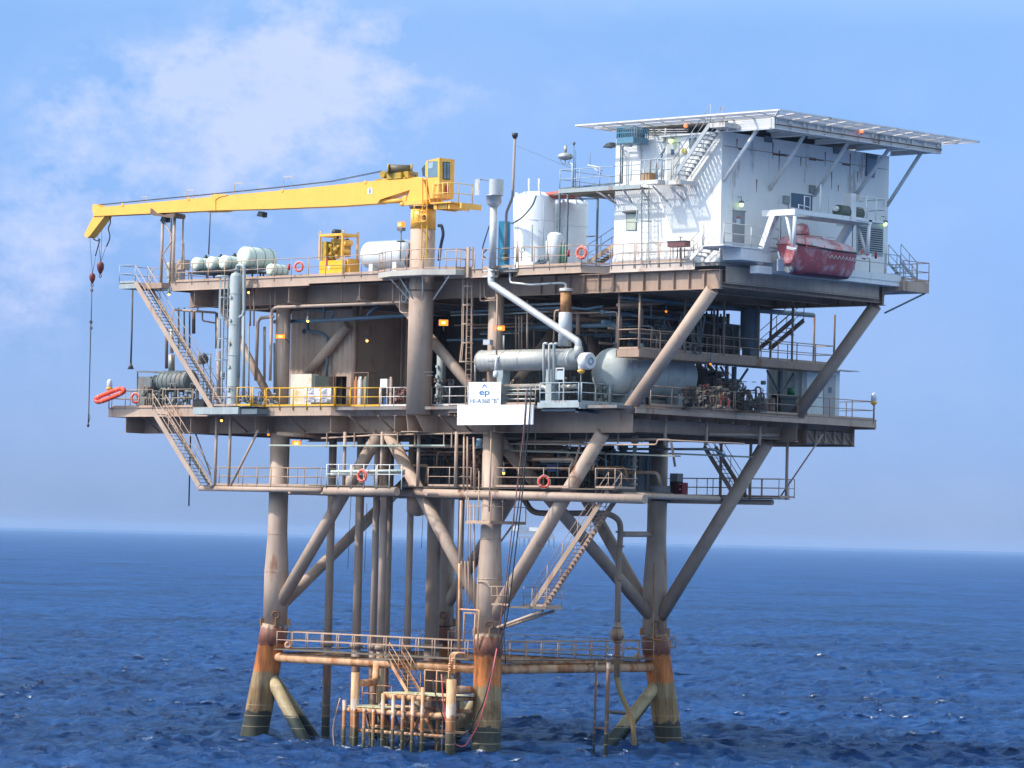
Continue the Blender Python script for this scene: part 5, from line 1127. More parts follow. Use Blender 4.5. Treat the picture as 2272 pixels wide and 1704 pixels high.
for (k, x, y, kw, lab) in (('d',1155,265,dict(Y=-.2),'small red obstruction light high on the sunlit wall'), ('e',1148,192,dict(X=GX1+.05),'small red obstruction light on the helideck’s right edge')):
    a = w(k, x, y, **kw); t = thing('obstruction_light', lab, 'lamp', a, 'red obstruction lights'); MB().lathe(a, [(.07,-.08),(.1,-.05),(.1,.06),(.05,.1)], n=12).obj('lens', LAMPR, t); MB().lathe(a-V((0,0,.16)), [(.06,0),(.06,.1)], n=10).obj('base', GREYD, t)
tag(MB().box(*(list(w('e',215,735,X=HX1+.0)-V((0,.12,.15)))+list(w('e',215,800,X=HX1+.15)+V((0,.12,.3))))).obj('speaker_box', RAILW), 'little grey speaker box beside the green lamp over the door', 'speaker')
# landing at the SE corner and east walkway of the house
zl_ = w('d',1400,1440,Y=-1.4).z
ew = thing('house_entrance_walkway', 'white walkway along the east wall with corner landing and steps', 'walkway', (16.5, -.5, DU))
xl0 = w('d',1322,1440,Y=-1.4).x; yq = 2.9
zl_ = 27.42
MB().box(xl0, -1.4, zl_-.24, HX1-.0, -.06, zl_).obj('floor', RAILW, ew); MB().box(HX1+.06, -1.4+.0, zl_-.1, HX1+1.4, 3.4, zl_-.02).obj('floor', WHITE, ew)
MB().box(HX1+.1, .1, DU+.12, HX1+1.35, 2.6, zl_-.11).obj('base_box', WHITE, ew)
MB().box(HX1+.06, 3.42, DU-.35, HX1+.95, HY1, DU+.22).obj('east_edge_box', WHITE, ew); MB().box(HX1+.96, 3.42, DU-.1, HX1+1.0, HY1, DU+.26).obj('edge_channel', WHITE, ew)
for i in range(6): MB().prism([(HX1+.13, 4+i*1.9, DU-.38), (HX1+.9, 4+i*1.9, DU-.12), (HX1+.13, 4+i*1.9, DU-.12)][::-1], (0,.04,0)) 
stair('short white steps up to the corner landing of the white house', (xl0+.05, -1.35, zl_), (xl0-.85, -1.35, DU+.1), (0, .9, 0), RAILW, mr=RAILW, depth=.2, n=4)
railing('pale rail on the front side of the house’s corner landing', [(xl0, -1.4, zl_), (HX1-.05, -1.4, zl_)], RAILW, 1.1, 1.6, .026, group=gb_)
railing('pale rail on the east side of the corner landing before the grey door', [(HX1+1.38, -1.35, zl_), (HX1+1.38, 3.1, zl_)], RAILW, 1.1, 2.0, .028, group=gb_)
railing('dark thin rail on the east walkway under the louvre', [(HX1+.98, 10.2, DU+.25), (HX1+.98, 14.3, DU+.25)], RAILG, 1.1, 1.5, .022, group=gb_, toe=False)
stair('small dark steps at the far right end of the white house', (HX1+.9, 14.45, DU+1.0), (HX1+.9, 16.0, DU+.05), (-.85, 0, 0), RAILG, mr=RAILG, depth=.16, n=4)
# ------------------------------------------------------------------ lifeboat and davit
LX = 18.35
cB = w('r', 935, 950, X=LX); ys, yb_ = w('r',250,900,X=LX).y, w('r',1640,860,X=LX).y; zg = w('r', 935, 915, X=LX+.95).z-.06; ys0, yb0 = ys, yb_; ys += 1.15; yb_ -= .1
LB = thing('lifeboat', 'weathered red enclosed lifeboat hanging under a white davit', 'lifeboat', (LX, (ys+yb_)/2, zg-1.3))
Lb = yb_-ys
def hullsec(t):
    bw = 1.05*(1-((.46-t)/.46)**2.6*.42) if t < .46 else 1.05*(1-((t-.46)/.54)**2.4)
    return max(bw, .03)
secs = []; can = []
for i in range(19):
    t = i/18; y = ys+Lb*t; bw = hullsec(t)
    sheer = zg+.10+.30*(t-.5)**2*2+.06*(1-t)
    keel = zg-1.25+(.55*(max(0,.12-t)/.12)) + 1.1*max(0,(t-.80)/.20)**1.8
    s = []
    for j in range(15):
        u = j/14*2-1; a = abs(u)**.9
        prof = (1-abs(u)**2.6)
        s.append((LX+bw*math.copysign(min(1, abs(u)**.62), u), y, sheer-(sheer-keel)*(1-abs(u)**2.8)))
    secs.append(s)
    ch = .72*math.sin(math.pi*min(.985, max(.0, (t*.90+.10))))**.5*(1-.18*t)
    ct = []
    for j in range(13):
        u = -1+2*j/12; ct.append((LX+bw*.97*u, y, sheer+.02+ch*(1-abs(u)**2.6)**.6))
    can.append(ct)
hull_m = mat('weathered_red_hull', (.35,.075,.085), .6, var=.22, vs=1.2, rust=.55, rcol=(.50,.31,.33), rs=.9, streak=False)
can_m = mat('bleached_red_canopy', (.60,.46,.46), .6, var=.12, vs=2, rust=.62, rcol=(.56,.13,.13), rs=1.0, streak=False)
b = MB().ring(secs, caps=False); n0 = len(b.v); b.face(range(0, 15)); h_ = b.obj('hull', hull_m, LB)
b = MB().ring(can, caps=False); b.face(range(12, -1, -1)); cpy = b.obj('canopy', can_m, LB)
gw = MB()
for sgn in (0, -1): gw.tube([(s[sgn][0]+(.02 if sgn else -.02), s[sgn][1], s[sgn][2]+.01) for s in secs], .05, 6)
gw.obj('rubbing_strake', DARK, LB)
b = MB().ring([[(x, y, z-.015 if False else z) for x, y, z in s[4:11]] for s in [[(LX+(p[0]-LX)*1.004, p[1], p[2]-.012) for p in s] for s in secs[3:16]]], caps=False); b.obj('bottom_paint', mat('dark_antifouling', (.12,.015,.03), .5), LB)
b = MB()
prev = None; gl2 = []
for i in range(9):
    t = .38+.055*i; s = secs[min(18, int(t*18))]; x = s[-2][0]+.0; y = ys+Lb*t
    k = [V((s[-2][0]+.06, y, zg-.12)), V((s[-2][0]+.04, y+Lb*.0275, zg-.34)), V((s[-2][0]+.06, y+Lb*.055, zg-.12))]
    b.tube(k, .012, 5, bend=.12)
b.obj('grab_line', RWHITE, LB)
a = w('r',730,560,X=LX); b = MB().lathe(a-V((0,0,.35)), [(.42,0),(.40,.3),(.30,.52),(.05,.60)], n=16); tw = b.obj('conning_tower', can_m, LB)
panel('r', [(900,765),(970,775),(985,850),(912,845)], mat('white_hatch', (.66,.60,.62), .5), 'hatch_plate', cpy, X=LX+1.0)
b = MB()
for (x0,y0,x1,y1) in ((775,680,1060,705), (1060,705,1110,895), (775,680,815,870), (815,870,1110,900)): b.tube([w('r',x0,y0,X=LX+(.55 if y0<800 else 1.0)), w('r',x1,y1,X=LX+(.55 if y1<800 else 1.03))], .022, 6)
b.obj('side_hatch_seam', mat('faded_red_seam', (.55,.10,.10), .5), cpy)
panel('r', [(330,940),(352,945),(378,1065),(352,1065)], RWHITE, 'draught_mark', h_, X=LX+.95)
b = MB()
for (x,y) in ((1130,735),(1150,780),(1185,830)): b.tube([w('r',x,y-25,X=LX+.9), w('r',x+130,y-12,X=LX+.9)], .018, 6)
b.obj('canopy_grips', mat('dull_pink', (.45,.25,.26), .6), cpy)
a = w('r',375,1180,X=LX); MB().box(a.x-.05, a.y-.22, a.z-.28, a.x+.05, a.y+.25, a.z+.35).obj('rudder', mat('grey_rudder', (.26,.30,.36), .5), LB)
MB().lathe(w('r',500,1210,X=LX), [(.26,0),(.28,.05),(.28,.22),(.24,.26)], (0,1,0), 18).obj('propeller_shroud', mat('grey_shroud', (.22,.24,.25), .5), LB)
dv = thing('lifeboat_davit', 'white davit of slanted frames and top platform over the lifeboat', 'davit', (HX1+1, ys0, DU))
WH = WHITE
def R(x, y, X): return w('r', x, y, X=X)
# near frame: slanted box leg and top arm in the plane Y=const
yn = ys0+.55; yf = yb0-.35
a = w('r',15,1140,Y=yn); c = w('r',285,350,Y=yn); MB().beam(a, c, .34, .42, up=(0,1,0)).obj('slanted_leg', WH, dv)
z0 = w('r',200,320,Y=yn).z; x0 = w('r',105,320,Y=yn).x; x1 = w('r',645,300,Y=yn).x
MB().beam((x0, yn, z0), (x1, yn, z0), .28, .32).obj('top_arm', WH, dv)
a = w('r',1330,720,Y=yf); c = w('r',1530,480,Y=yf); MB().beam((a.x-.6, yf, a.z-1.2), c, .34, .38, up=(0,1,0)).obj('slanted_leg', WH, dv)
MB().beam((x0, yf, z0), (x1, yf, z0), .28, .32).obj('top_arm', WH, dv)
MB().beam((x1-.1, yn-.15, z0+.02), (x1-.1, yf, z0+.02), .12, .24).obj('fore_and_aft_beam', WH, dv); MB().beam((x1-.9, yn, z0+.02), (x1-.9, yf, z0+.02), .12, .3).obj('fore_and_aft_beam', WH, dv)
MB().box(x1-1.5, yn+1.2, z0-.14, x1-.17, yf, z0-.1).obj('underside_plate', RAILW, dv)
for yy in (yn, yf):
    xx = x1-.1
    MB().tube([(xx, yy, z0-.1), (xx-.05, yy, z0-1.75)], .10, 12).obj('v_leg', WH, dv); MB().tube([(x0+1.55 if yy == yn else xx-.75, yy, z0-.2), (xx-.12, yy, z0-1.75)], .08, 12).obj('v_leg', WH, dv)
    MB().beam((xx-.35, yy-.2, z0-1.85), (xx+.05, yy+.1, z0-1.95), .10, .16).obj('v_foot', WH, dv); MB().beam((xx-.1, yy+.3, z0-1.75), (xx+.05, yy, z0-2.0), .10, .14).obj('v_foot', WH, dv)
# winch platform
a = R(1480,440,x1); c = R(1715,380,x1)
pw = w('r',1985,430,Y=yf).x
MB().box(x1-1.2, yf-1.2, z0-.02, x1+.0, yf+1.3, z0+.08).obj('winch_platform', WH, dv)
b = MB(); cc = [V((x1-.9,yf-.4,0)), V((x1,yf-.4,0)), V((x1,yf+1.3,0)), V((x1-1.2,yf+1.3,0))]
for h in (.62, 1.2): b.tube([p+V((0,0,z0+.08+h)) for p in cc], .03, 7)
for p in (cc[1], lerp(cc[1],cc[2],.5), cc[2], cc[3], cc[0]): b.tube([p+V((0,0,z0+.08)), p+V((0,0,z0+1.28))], .032, 7)
b.obj('winch_rail', WH, dv)
b = MB(); P0 = V((x1-.15, yn+.35, z0+.2)); P1 = V((x1-.15, yn+1.3, z0+.2))
b.tube([P0, P0+V((0,0,.22)), P1+V((0,0,.15)), P1], .03, 6); b.tube([lerp(P0,P1,.5), lerp(P0,P1,.5)+V((0,0,.7)), P1+V((0,0,.7)), P1], .03, 6); b.tube([(x1-.5, yn+2.6, z0), (x1-.5, yn+2.6, z0+1.7)], .05, 8); b.tube([(x1-.5,yn+2.6,z0+1.15),(x1-.5,yn+3.3,z0+1.15),(x1-.5,yn+3.3,z0)], .022, 6)
b.obj('guard_bars', WH, dv)
wy = yf-.9
wi = MB().box(x1-1.0, wy-.22, z0+.08, x1-.45, wy+.22, z0+1.45).obj('winch_gearbox', WH, dv)
MB().tube([(x1-.75, wy-1.0, z0+.42), (x1-.75, wy-.25, z0+.42)], .36, 20).obj('winch_drum', mat('olive_rope_drum', (.11,.13,.11), .7), dv); MB().tube([(x1-.75, wy+.25, z0+.42), (x1-.75, wy+.9, z0+.42)], .36, 20).obj('winch_drum', mat('olive_rope_drum', (.11,.13,.11), .7), dv)
MB().torus((x1-.75, wy+.95, z0+.42), .34, .06, (0,1,0)).obj('drum_rim', WH, dv); MB().lathe((x1-.75, wy-1.3, z0+.55), [(.12,0),(.16,.2),(.1,.35)], (0,1,0), 12).obj('brake_motor', WH, dv)
MB().box(x1-.5, wy+.25, z0+1.05, x1-.2, wy+.6, z0+1.4).obj('control_box', RAILW, dv)
for yy in (yn+.1, yf-.1): MB().tube([(LX, yy, z0-.2), (LX, yy, zg+.55)], .02, 6).obj('fall_wire', CABLE, dv)
MB().box(HX1+.9, yn-.6, DU-.5, HX1+1.5, yn+.5, DU-.1).obj('davit_foot', WH, dv)
# ------------------------------------------------------------------ life rings
def life_ring(label, c, ax=(0,-1,0), R=.36, cover=None):
    c = V(c); t = thing('life_ring', label, 'life ring', c, 'orange life rings on the rails'); ax = V(ax).normalized()
    MB().torus(c, R*.80, R*.2, ax, 32, 10).obj('ring', ORNG, t)
    a = ax.orthogonal().normalized(); a = V((0,0,1)).cross(ax).normalized(); u = V((0,0,1))
    for k in range(4):
        th = .785+k*1.571; d = a*math.cos(th)+u*math.sin(th); p = c+d*R*.8
        MB().torus(p, R*.215, R*.03, (a*-math.sin(th)+u*math.cos(th)), 14, 5).obj('reflective_band', RWHITE, t)
    MB().torus(c, R*1.04, .012, ax, 24, 4).obj('grab_rope', RWHITE, t)
    if cover:
        q = c+a*cover; MB().lathe(q-u*.2, [(.03,0),(.07,.02),(.07,.34),(.03,.38)], n=10).obj('light_float', REDP, t)
life_ring('faded red life ring on the top deck rail between cream tanks and yellow engine', w('a',2138,848,Y=-1.75), (.3,-1,0), .31, -.65)
life_ring('orange life ring on the top deck rail in front of the second white silo', w('c',1285,1243,Y=-1.65), (.15,-1,0), .36, -.85)
life_ring('orange life ring on the main deck’s east rail before the dark machinery', w('i',1358,1300,X=xe+.08), (1,-.25,0), .38, None)
life_ring('orange-red life ring on the rail of the sub-deck bay', w('l',458,688,Y=-2.72), (.1,-1,0), .37, None)
life_ring('orange life ring in the dark sub-deck right of the front leg', w('m',915,748,Y=-.85), (.5,-1,.0), .36, None)
life_ring('orange life ring at the far left tip of the main deck', w('f',535,810,Y=-1.0), (.3,-1,.0), .33, None)
life_ring('orange life ring on the east walkway rail beside the louvre', w('r',1755,985,X=HX1+1.1), (1,-.1,0), .30, .9)
# orange buoyant apparatus
fl = thing('buoyant_float', 'long orange ring float of canvas lashed to the deck’s left tip', 'life float', w('f',285,780,Y=-2.3))
P = [w('f',x,y,Y=-2.3) for x,y in ((160,848),(150,820),(200,800),(300,740),(390,712),(420,722),(405,745),(350,782),(260,830),(190,852),(160,848))]
ns = 44; pts = []
for i in range(ns): 
    t_ = i/ns*10; k = int(t_); pts.append(lerp(P[k], P[k+1], t_-k))
c0_ = sum(pts, V())/ns; A_ = w('f',150,835,Y=-2.3)-w('f',415,725,Y=-2.3); A_ = A_/2; Bv = w('f',345,782,Y=-2.3)-w('f',215,770,Y=-2.3)
Av = (w('f',150,838,Y=-2.3)-w('f',418,728,Y=-2.3))*.5; Bv = V((.20,.0,-.13)); c0_ = w('f',283,783,Y=-2.3)
b = MB(); ring = [c0_+Av*math.copysign(abs(math.cos(t))**.6, math.cos(t))+Bv*math.copysign(abs(math.sin(t))**.6, math.sin(t)) for t in [2*math.pi*i/36 for i in range(37)]]
b.tube(ring, .135, 12, cap=False); b.obj('float_tube', FLOAT, fl)
for i in range(0, 36, 3): MB().torus(ring[i], .14, .012, ring[(i+1)%36]-ring[i-1 if i else 35], 12, 4).obj('lashing', BROWN if i % 2 else RWHITE, fl)
# ------------------------------------------------------------------ lamps
def flood(label, k, x, y, Y=None, X=None, wd=.55, h=.22, face=(0.55,-1,-.15), post=None):
    a = w(k, x, y, X=X, Y=Y); t = thing('sodium_floodlight', label, 'floodlight', a, 'lit orange floodlights'); f = V(face).normalized(); s_ = f.cross(V((0,0,1))).normalized(); u = s_.cross(f).normalized()
    sec = lambda d, k_: [a+f*d+s_*(wd/2*k_*i)+u*(h/2*k_*j) for i, j in ((-1,-1),(1,-1),(1,1),(-1,1))]
    MB().ring([sec(-.3,.45), sec(-.02,1.08), sec(.03,1.08)], closed=True, sm=False).obj('housing', GREYD, t)
    MB().ring([sec(.032,1.0), sec(.05,.97)], closed=True, sm=False).obj('lens', LAMPO, t)
    MB().ring([[p for p in sec(.052,.42)], [p for p in sec(.06,.38)]], closed=True, sm=False).obj('burner', LAMPY, t)
    if post: MB().tube([a-f*.2, a-f*.2+V(post)], .03, 8).obj('bracket', GREYD, t)
flood('lit wide orange floodlight in front of the west column', 'g', 100, 648, Y=-.9, post=(0,.6,-.3))
flood('lit orange floodlight bracketed from the right side of the crane pedestal', 'g', 1700, 514, Y=-1.2, wd=.5, h=.32, post=(-.3,.3,-.4), face=(.8,-1,0))
flood('lit orange floodlight on a thin pole above the silver heat exchanger', 'h', 480, 566, Y=-1.0, wd=.58, h=.26)
flood('lit orange floodlight under the main deck beside the west leg', 'l' if False else 's', 320, 905, Y=-1.0, wd=.5, h=.3, post=(0,.5,.3))
def bead(label, k, x, y, Y=None, X=None, r=.1, m=LAMPY, drop=.35):
    a = w(k, x, y, X=X, Y=Y); t = thing('jar_lamp', label, 'lamp', a, 'small lit jar lamps')
    MB().lathe(a, [(.02,-r*1.1),(r*.8,-r*.7),(r,0),(r*.8,r*.6)], n=14).obj('lens', m, t); MB().lathe(a+V((0,0,r*.6)), [(r*2.0,-.0),(r*1.6,.06),(r*.9,.12),(r*.8,.25)], n=14).obj('shade', GREYD, t)
    MB().tube([a+V((0,0,r*.6+.2)), a+V((0,0,r*.6+.2+drop))], .02, 6).obj('stem', GREYD, t)
for args in (('small lit lamp under the top deck at the head of the upper stairway','a',862,1120,dict(Y=-1.0)), ('small lit lamp under the top deck right of the tall blue-grey vessel','a',1645,1100,dict(Y=-.6)),
             ('small lit lamp on the blue pipe over the corrugated room','g',367,497,dict(Y=-.6)), ('small lit lamp before the dark corrugated wall','g',948,690,dict(Y=2)),
             ('small lit lamp under the main deck’s blue-grey stair platform','f',1378,1030,dict(Y=-1.2)), ('small dim lamp under the main deck left of the west leg','f',1838,1168,dict(Y=-1.0)),
             ('small lit lamp on the side of the front leg at the sub-deck','m',520,662,dict(Y=-.5)), ('tiny red lamp deep inside the mezzanine','i',787,402,dict(Y=4)), ('dim orange lamp under the mezzanine','i',1222,918,dict(Y=6)), ('dim red lamp on the mezzanine’s far rail','i',2025,645,dict(X=9.5))):
    k_ = dict(args[4]); far_ = 'mezzanine' in args[0]; bead(args[0], args[1], args[2], args[3], r=.06 if far_ else .075, m=LAMPO if (far_ or 'dim' in args[0]) else LAMPY, **k_)
a = w('b',1285,790,Y=-1.9); t = thing('beacon_light', 'lit orange beacon on a slim stand beside the crane ring platform', 'lamp', a)
MB().box(a.x-.16, a.y-.12, a.z-.12, a.x+.16, a.y+.12, a.z+.15).obj('lens', LAMPO, t); MB().box(a.x-.1, a.y-.14, a.z-.05, a.x+.09, a.y-.13, a.z+.07).obj('burner', LAMPY, t); MB().box(a.x-.19, a.y-.15, a.z-.35, a.x+.19, a.y+.15, a.z-.16).obj('base', GREYD, t)
MB().tube([a-V((0,0,.3)), (a.x, a.y, w('b',1270,1150,Y=-1.9).z)], .035, 8).lathe((a.x, a.y, w('b',1285,960,Y=-1.9).z), [(.25,0),(.27,.05),(.06,.15)], n=12).obj('stand', GREYD, t)
def navlamp(label, k, x, y, Y=None, X=None):
    a = w(k, x, y, X=X, Y=Y); t = thing('marker_lantern', label, 'lantern', a, 'clear marker lanterns at the deck tips')
    MB().lathe(a, [(.13,0),(.17,.06),(.17,.28),(.13,.42),(.05,.5)], n=16).obj('clear_lens', CLEAR, t); MB().lathe(a-V((0,0,.22)), [(.08,0),(.2,.12),(.21,.2),(.13,.215)], n=16).obj('yellow_base', YEL, t)
    MB().tube([a-V((0,0,.2)), a-V((0,0,1.3))], .03, 8).obj('post', GREYD, t)
navlamp('clear marker lantern above the orange float at the left tip', 'f', 278, 705, Y=-2.0)
navlamp('clear marker lantern on the blue-grey platform corner by the big tank', 'h', 1280, 975, Y=-1.4)
navlamp('clear marker lantern on a curved post at the far right tip of the main deck', 'j', 1498, 1285, X=xe)
# ------------------------------------------------------------------ signs
YSN = -1.66
sg = thing('name_sign', 'white board with blue lettering HI-A368 "B" on the front edge', 'sign', w('h',340,1315,Y=YSN))
def boardp(pts, th=.03): return MB().prism([w('h',x,y,Y=YSN) for x,y in pts], (0, th, 0))
boardp([(177,1096),(494,1096),(488,1318),(174,1318)]).obj('board', BOARD, sg)
s2 = tag(boardp([(66,1322),(815,1316),(810,1512),(62,1518)], .04).obj('blank_sign', BOARD), 'wide blank white board below the lettered sign', 'sign')
def text(body, k, x0, x1, yb_, h_px, par, m=INK, name='lettering', Y=YSN-.006, X=None, bold=.0, sx=None):
    a = w(k, x0, yb_, Y=Y) if X is None else w(k, x0, yb_, X=X); c = w(k, x1, yb_, Y=Y) if X is None else w(k, x1, yb_, X=X); tpt = w(k, x0, yb_-h_px, Y=Y) if X is None else w(k, x0, yb_-h_px, X=X)
    cu = bpy.data.curves.new(name, 'FONT'); cu.body = body; cu.size = 1; cu.extrude = .002; cu.offset = bold
    o = bpy.data.objects.new(name, cu); C.objects.link(o); bpy.context.view_layer.update()
    dg = bpy.context.evaluated_depsgraph_get(); me = bpy.data.meshes.new_from_object(o.evaluated_get(dg)); bpy.data.objects.remove(o)
    co_ = np.array([v.co for v in me.vertices]); x_0, x_1 = co_[:,0].min(), co_[:,0].max()
    cap = .729; W_ = (c-a).length; H_ = tpt.z-a.z; dx = (c-a).normalized(); org = ORG[par.name]
    for v in me.vertices:
        p = a+dx*((v.co.x-x_0)/(x_1-x_0)*W_)+V((0,0,v.co.y/cap*H_))+(V((0,-1,0)) if X is None else V((1,0,0)))*v.co.z
        v.co = p-org
    me.materials.append(m); ob = bpy.data.objects.new(name, me); C.objects.link(ob); ob.parent = par; return ob
text('HI-A368 "B"', 'h', 192, 470, 1303, 46, sg, bold=.012)
text('ep', 'h', 280, 382, 1222, 62, sg, m=mat('blue_lettering', (.06,.15,.32), .5), bold=.02)
MB().prism([w('h',x,y,Y=YSN-.01) for x,y in ((304,1150),(332,1112),(362,1150),(350,1152),(332,1130),(316,1152))], (0,.005,0)).obj('chevron_mark', MAT['blue_lettering'], sg)
text('BEVL 36M4', 'g', 1512, 1602, 1002, 10, cr, m=GREYD, Y=-2.02, name='pedestal_stencil'); text('MAJCOB', 'g', 1535, 1595, 1035, 10, cr, m=GREYD, Y=-2.02, name='pedestal_stencil')
# hoses from the sign to the sea
def hose(label, pts, r, m): tag(MB().tube([w(k,x,y,Y=Y) for k,x,y,Y in pts], r, 8, bend=1.2).obj('hose', m), label, 'hose', 'hoses hanging from the main deck to the sea')
hose('black hose looping down to the water in front of the front leg', [('h',790,1150,-1.8),('h',770,1480,-1.85),('m',700,900,-1.8),('p',500,150,-1.6),('p',455,500,-1.5),('q',2080,230,-1.5),('q',1950,800,-1.7),('q',1750,1180,-2),('q',1600,1275,-2.4),('q',1440,1080,-3),('q',1320,720,-3.6),('q',1280,510,-3.7)], .036, CABLE)
hose('dull red-brown hose hanging from the blank white board', [('h',740,1180,-1.9),('h',720,1560,-1.9),('m',640,900,-1.9),('p',440,230,-1.7),('q',2110,110,-1.8)], .03, mat('red_brown_hose', (.22,.10,.085), .5))
hose('pink hose dipping to the water in front of the front leg', [('q',2110,110,-1.8),('q',2010,650,-2),('q',1860,1130,-2.2),('q',1690,1390,-2.5),('q',1560,1350,-3),('q',1450,1100,-3.4),('q',1410,700,-3.8),('q',1395,440,-3.8)], .038, PINK)
hose('second black hose beside the front leg', [('h',760,1140,-1.9),('h',735,1450,-1.9),('m',690,800,-1.9),('m',590,1500,-1.7),('p',455,260,-1.7),('p',430,560,-1.7),('p',450,820,-1.6)], .03, CABLE)
for (x0,y0,x1,y1,lab) in ((350,870,315,1600,'thin pale rope hanging left of the bunch of conductors'), (505,960,480,1640,'thin pale rope hanging just right of the second conductor'), (1062,900,1040,1400,'thin rope hanging by the lone conductor')):
    tag(MB().tube([w('l',x0,y0,Y=-1.2), w('l',x1,y1,Y=-1.2)], .016, 5).obj('thin_rope', CHAIN), lab, 'rope', 'thin ropes hanging under the deck')
# ------------------------------------------------------------------ top deck equipment
def zt_(k, x, y, Y): return w(k, x, y, Y=Y)
# cream tanks on a rack
rk = thing('tank_rack', 'black steel rack under the row of cream tanks', 'rack', w('a',1300,1000,Y=-.9))
a, c = w('a',1065,900,Y=-.9), w('a',1490,900,Y=-.9); zr_ = a.z
MB().box(a.x, -1.0, zr_-.12, c.x+1.4, .9, zr_).obj('top_frame', DARK, rk)
for i in range(4):
    for yy in (-.95, .85): MB().box(a.x+.2+i*1.35, yy-.04, DU, a.x+.28+i*1.35, yy+.04, zr_-.12).obj('leg', DARK, rk)
def htank(label, k, fx, fy, r, L_, Y=-1.0, m=CREAM, lid=True):
    f = w(k, fx, fy, Y=Y); t = thing('horizontal_tank', label, 'tank', f-V((0,0,r)), 'cream plastic tanks on the top deck'); dirv = V((.05,1,0)).normalized()
    p, q = f, f+dirv*L_
    b = MB(); b.lathe(p, [(r*.55,-.07),(r*.88,-.03),(r*.97,.05),(r,.12),(r,L_-.12),(r*.9,L_-.03),(r*.5,L_)], dirv, 32); sh = b.obj('shell', m, t)
    for s in (.22, .55, .85): MB().torus(p+dirv*L_*s, r+.004, .02, dirv, 32, 6).obj('strap', GREYD, t)
    MB().torus(p+dirv*.08, r*.95, .03, dirv, 32, 6).obj('end_rim', CREAM, t)
    if lid: MB().lathe(p+dirv*L_*.55+V((0,0,r-.02)), [(.17,0),(.17,.09),(.08,.11),(.06,.2)], n=14).obj('lid', DARK, t)
    MB().box(f.x-.1,f.y+.2,f.z-r-.05,f.x+.5,f.y+L_*.8,f.z-r*.9).obj('cradle', GREYD, t)
    return t
r1 = .36
htank('first small cream tank from the left on the black rack', 'a', 1118, 820, .40, 1.5); htank('second small cream tank from the left on the black rack', 'a', 1265, 812, .40, 1.5); htank('third small cream tank from the left on the black rack', 'a', 1392, 805, .42, 1.6)
htank('largest cream tank, higher than the small ones, dark band and lettering', 'a', 1590, 752, .62, 2.2, Y=-.9, lid=False)
htank('small cream tank lying low at the right end of the tank row', 'a', 1850, 878, .36, 1.3, Y=-.2, lid=False)
MB().box(0,0,0,.01,.01,.01) 
b = MB(); a = w('a',1680,940,Y=-.2)
for x in (a.x, a.x+1.6):
    for yy in (-.2, .7): b.box(x-.04, yy-.04, DU, x+.04, yy+.04, DU+.55)
b.box(a.x-.1,-.25,DU+.55,a.x+1.8,.8,DU+.62); tag(b.obj('pipe_stand', GREYD), 'low grey stand below the largest cream tank', 'stand')
tag(MB().tube([w('a',1268,320,Y=1.5), w('a',1252,730,Y=1.5)], .04, 7).obj('whip_aerial', CHAIN), 'slim dark mast standing behind the cream tanks under the boom', 'mast')
t = thing('grey_bin', 'pale grey tapered bin behind the boom rest', 'bin', w('a',890,1000,Y=.2)); a = w('a',900,990,Y=.2)
MB().lathe((a.x,.2,DU), [(.3,0),(.33,.3),(.40,.9),(.42,1.35),(.38,1.4)], n=20).obj('body', mat('bin_grey', (.42,.42,.38), .6, rust=.3), t)
t = thing('tan_cabinet', 'tan cabinet on legs with two upright pipes beside the boom rest', 'cabinet', w('a',1000,990,Y=-.4)); a, c = w('a',962,880,Y=-.4), w('a',1032,780,Y=-.4)
MB().box(a.x,-.6,a.z,c.x,-.1,c.z).obj('box', TAN, t)
for x in (a.x+.1, c.x-.1): MB().box(x-.04,-.5,DU,x+.04,-.4,a.z).obj('leg', TAN, t)
for x in (995, 1010): MB().tube([w('a',x,620,Y=0), w('a',x,790,Y=0)], .03, 7).obj('upright_pipe', TAN, t)
# yellow engine unit
YE = -.5
en = thing('yellow_power_unit', 'yellow diesel power unit in an open lifting frame on the top deck', 'engine', w('b',660,1270,Y=YE))
x0, x1 = w('b',478,1270,Y=YE-.6).x, w('b',700,1270,Y=YE-.6).x; z1_ = w('b',600,890,Y=YE-.6).z; ydp = w('b',850,1240,X=x1).y; ya = YE-.6
MB().box(x0, ya, DU, x1, ydp, w('b',600,1140,Y=ya).z).obj('fuel_base', mat('bright_yellow_paint', (.88,.50,.02), .4), en)
b = MB()
for (x, y) in ((x0,ya),(x1,ya),(x0,ydp),(x1,ydp)): b.beam((x,y,DU+1), (x,y,z1_), .1, .1)
for (p, q) in (((x0,ya),(x1,ya)),((x1,ya),(x1,ydp)),((x1,ydp),(x0,ydp)),((x0,ydp),(x0,ya))): b.beam((p[0],p[1],z1_), (q[0],q[1],z1_), .12, .14)
for (x, y) in ((x0,ya),(x1,ya),(x0,ydp),(x1,ydp)): b.torus((x,y,z1_+.12), .09, .03, (0,1,0), 12, 5)
b.obj('lifting_frame', YEL, en)
zb0 = w('b',600,1140,Y=ya).z; cx_, cy_ = (x0+x1)/2, (ya+ydp)/2
MB().box(x0+.08, ya+.1, zb0, x0+.42, ydp-.3, z1_-.35).obj('radiator', YELD, en); b = MB(); b.box(x0+.45, ya+.35, zb0+.25, x1-.2, ydp-.35, zb0+1.0); b.box(x0+.6, ya+.3, zb0+1.0, x1-.3, ydp-.5, zb0+1.25); b.obj('engine_block', YELD, en)
b = MB(); rng = random.Random(1)
for i in range(9): 
    p = V((x0+.5+rng.random()*.8, ya+.22+rng.random()*.3, zb0+.2+rng.random()*.9)); b.lathe(p, [(.04,-.02),(.1+rng.random()*.08,0),(.1,.14),(.03,.16)], (rng.random()-.5,-1,rng.random()-.5), 12)
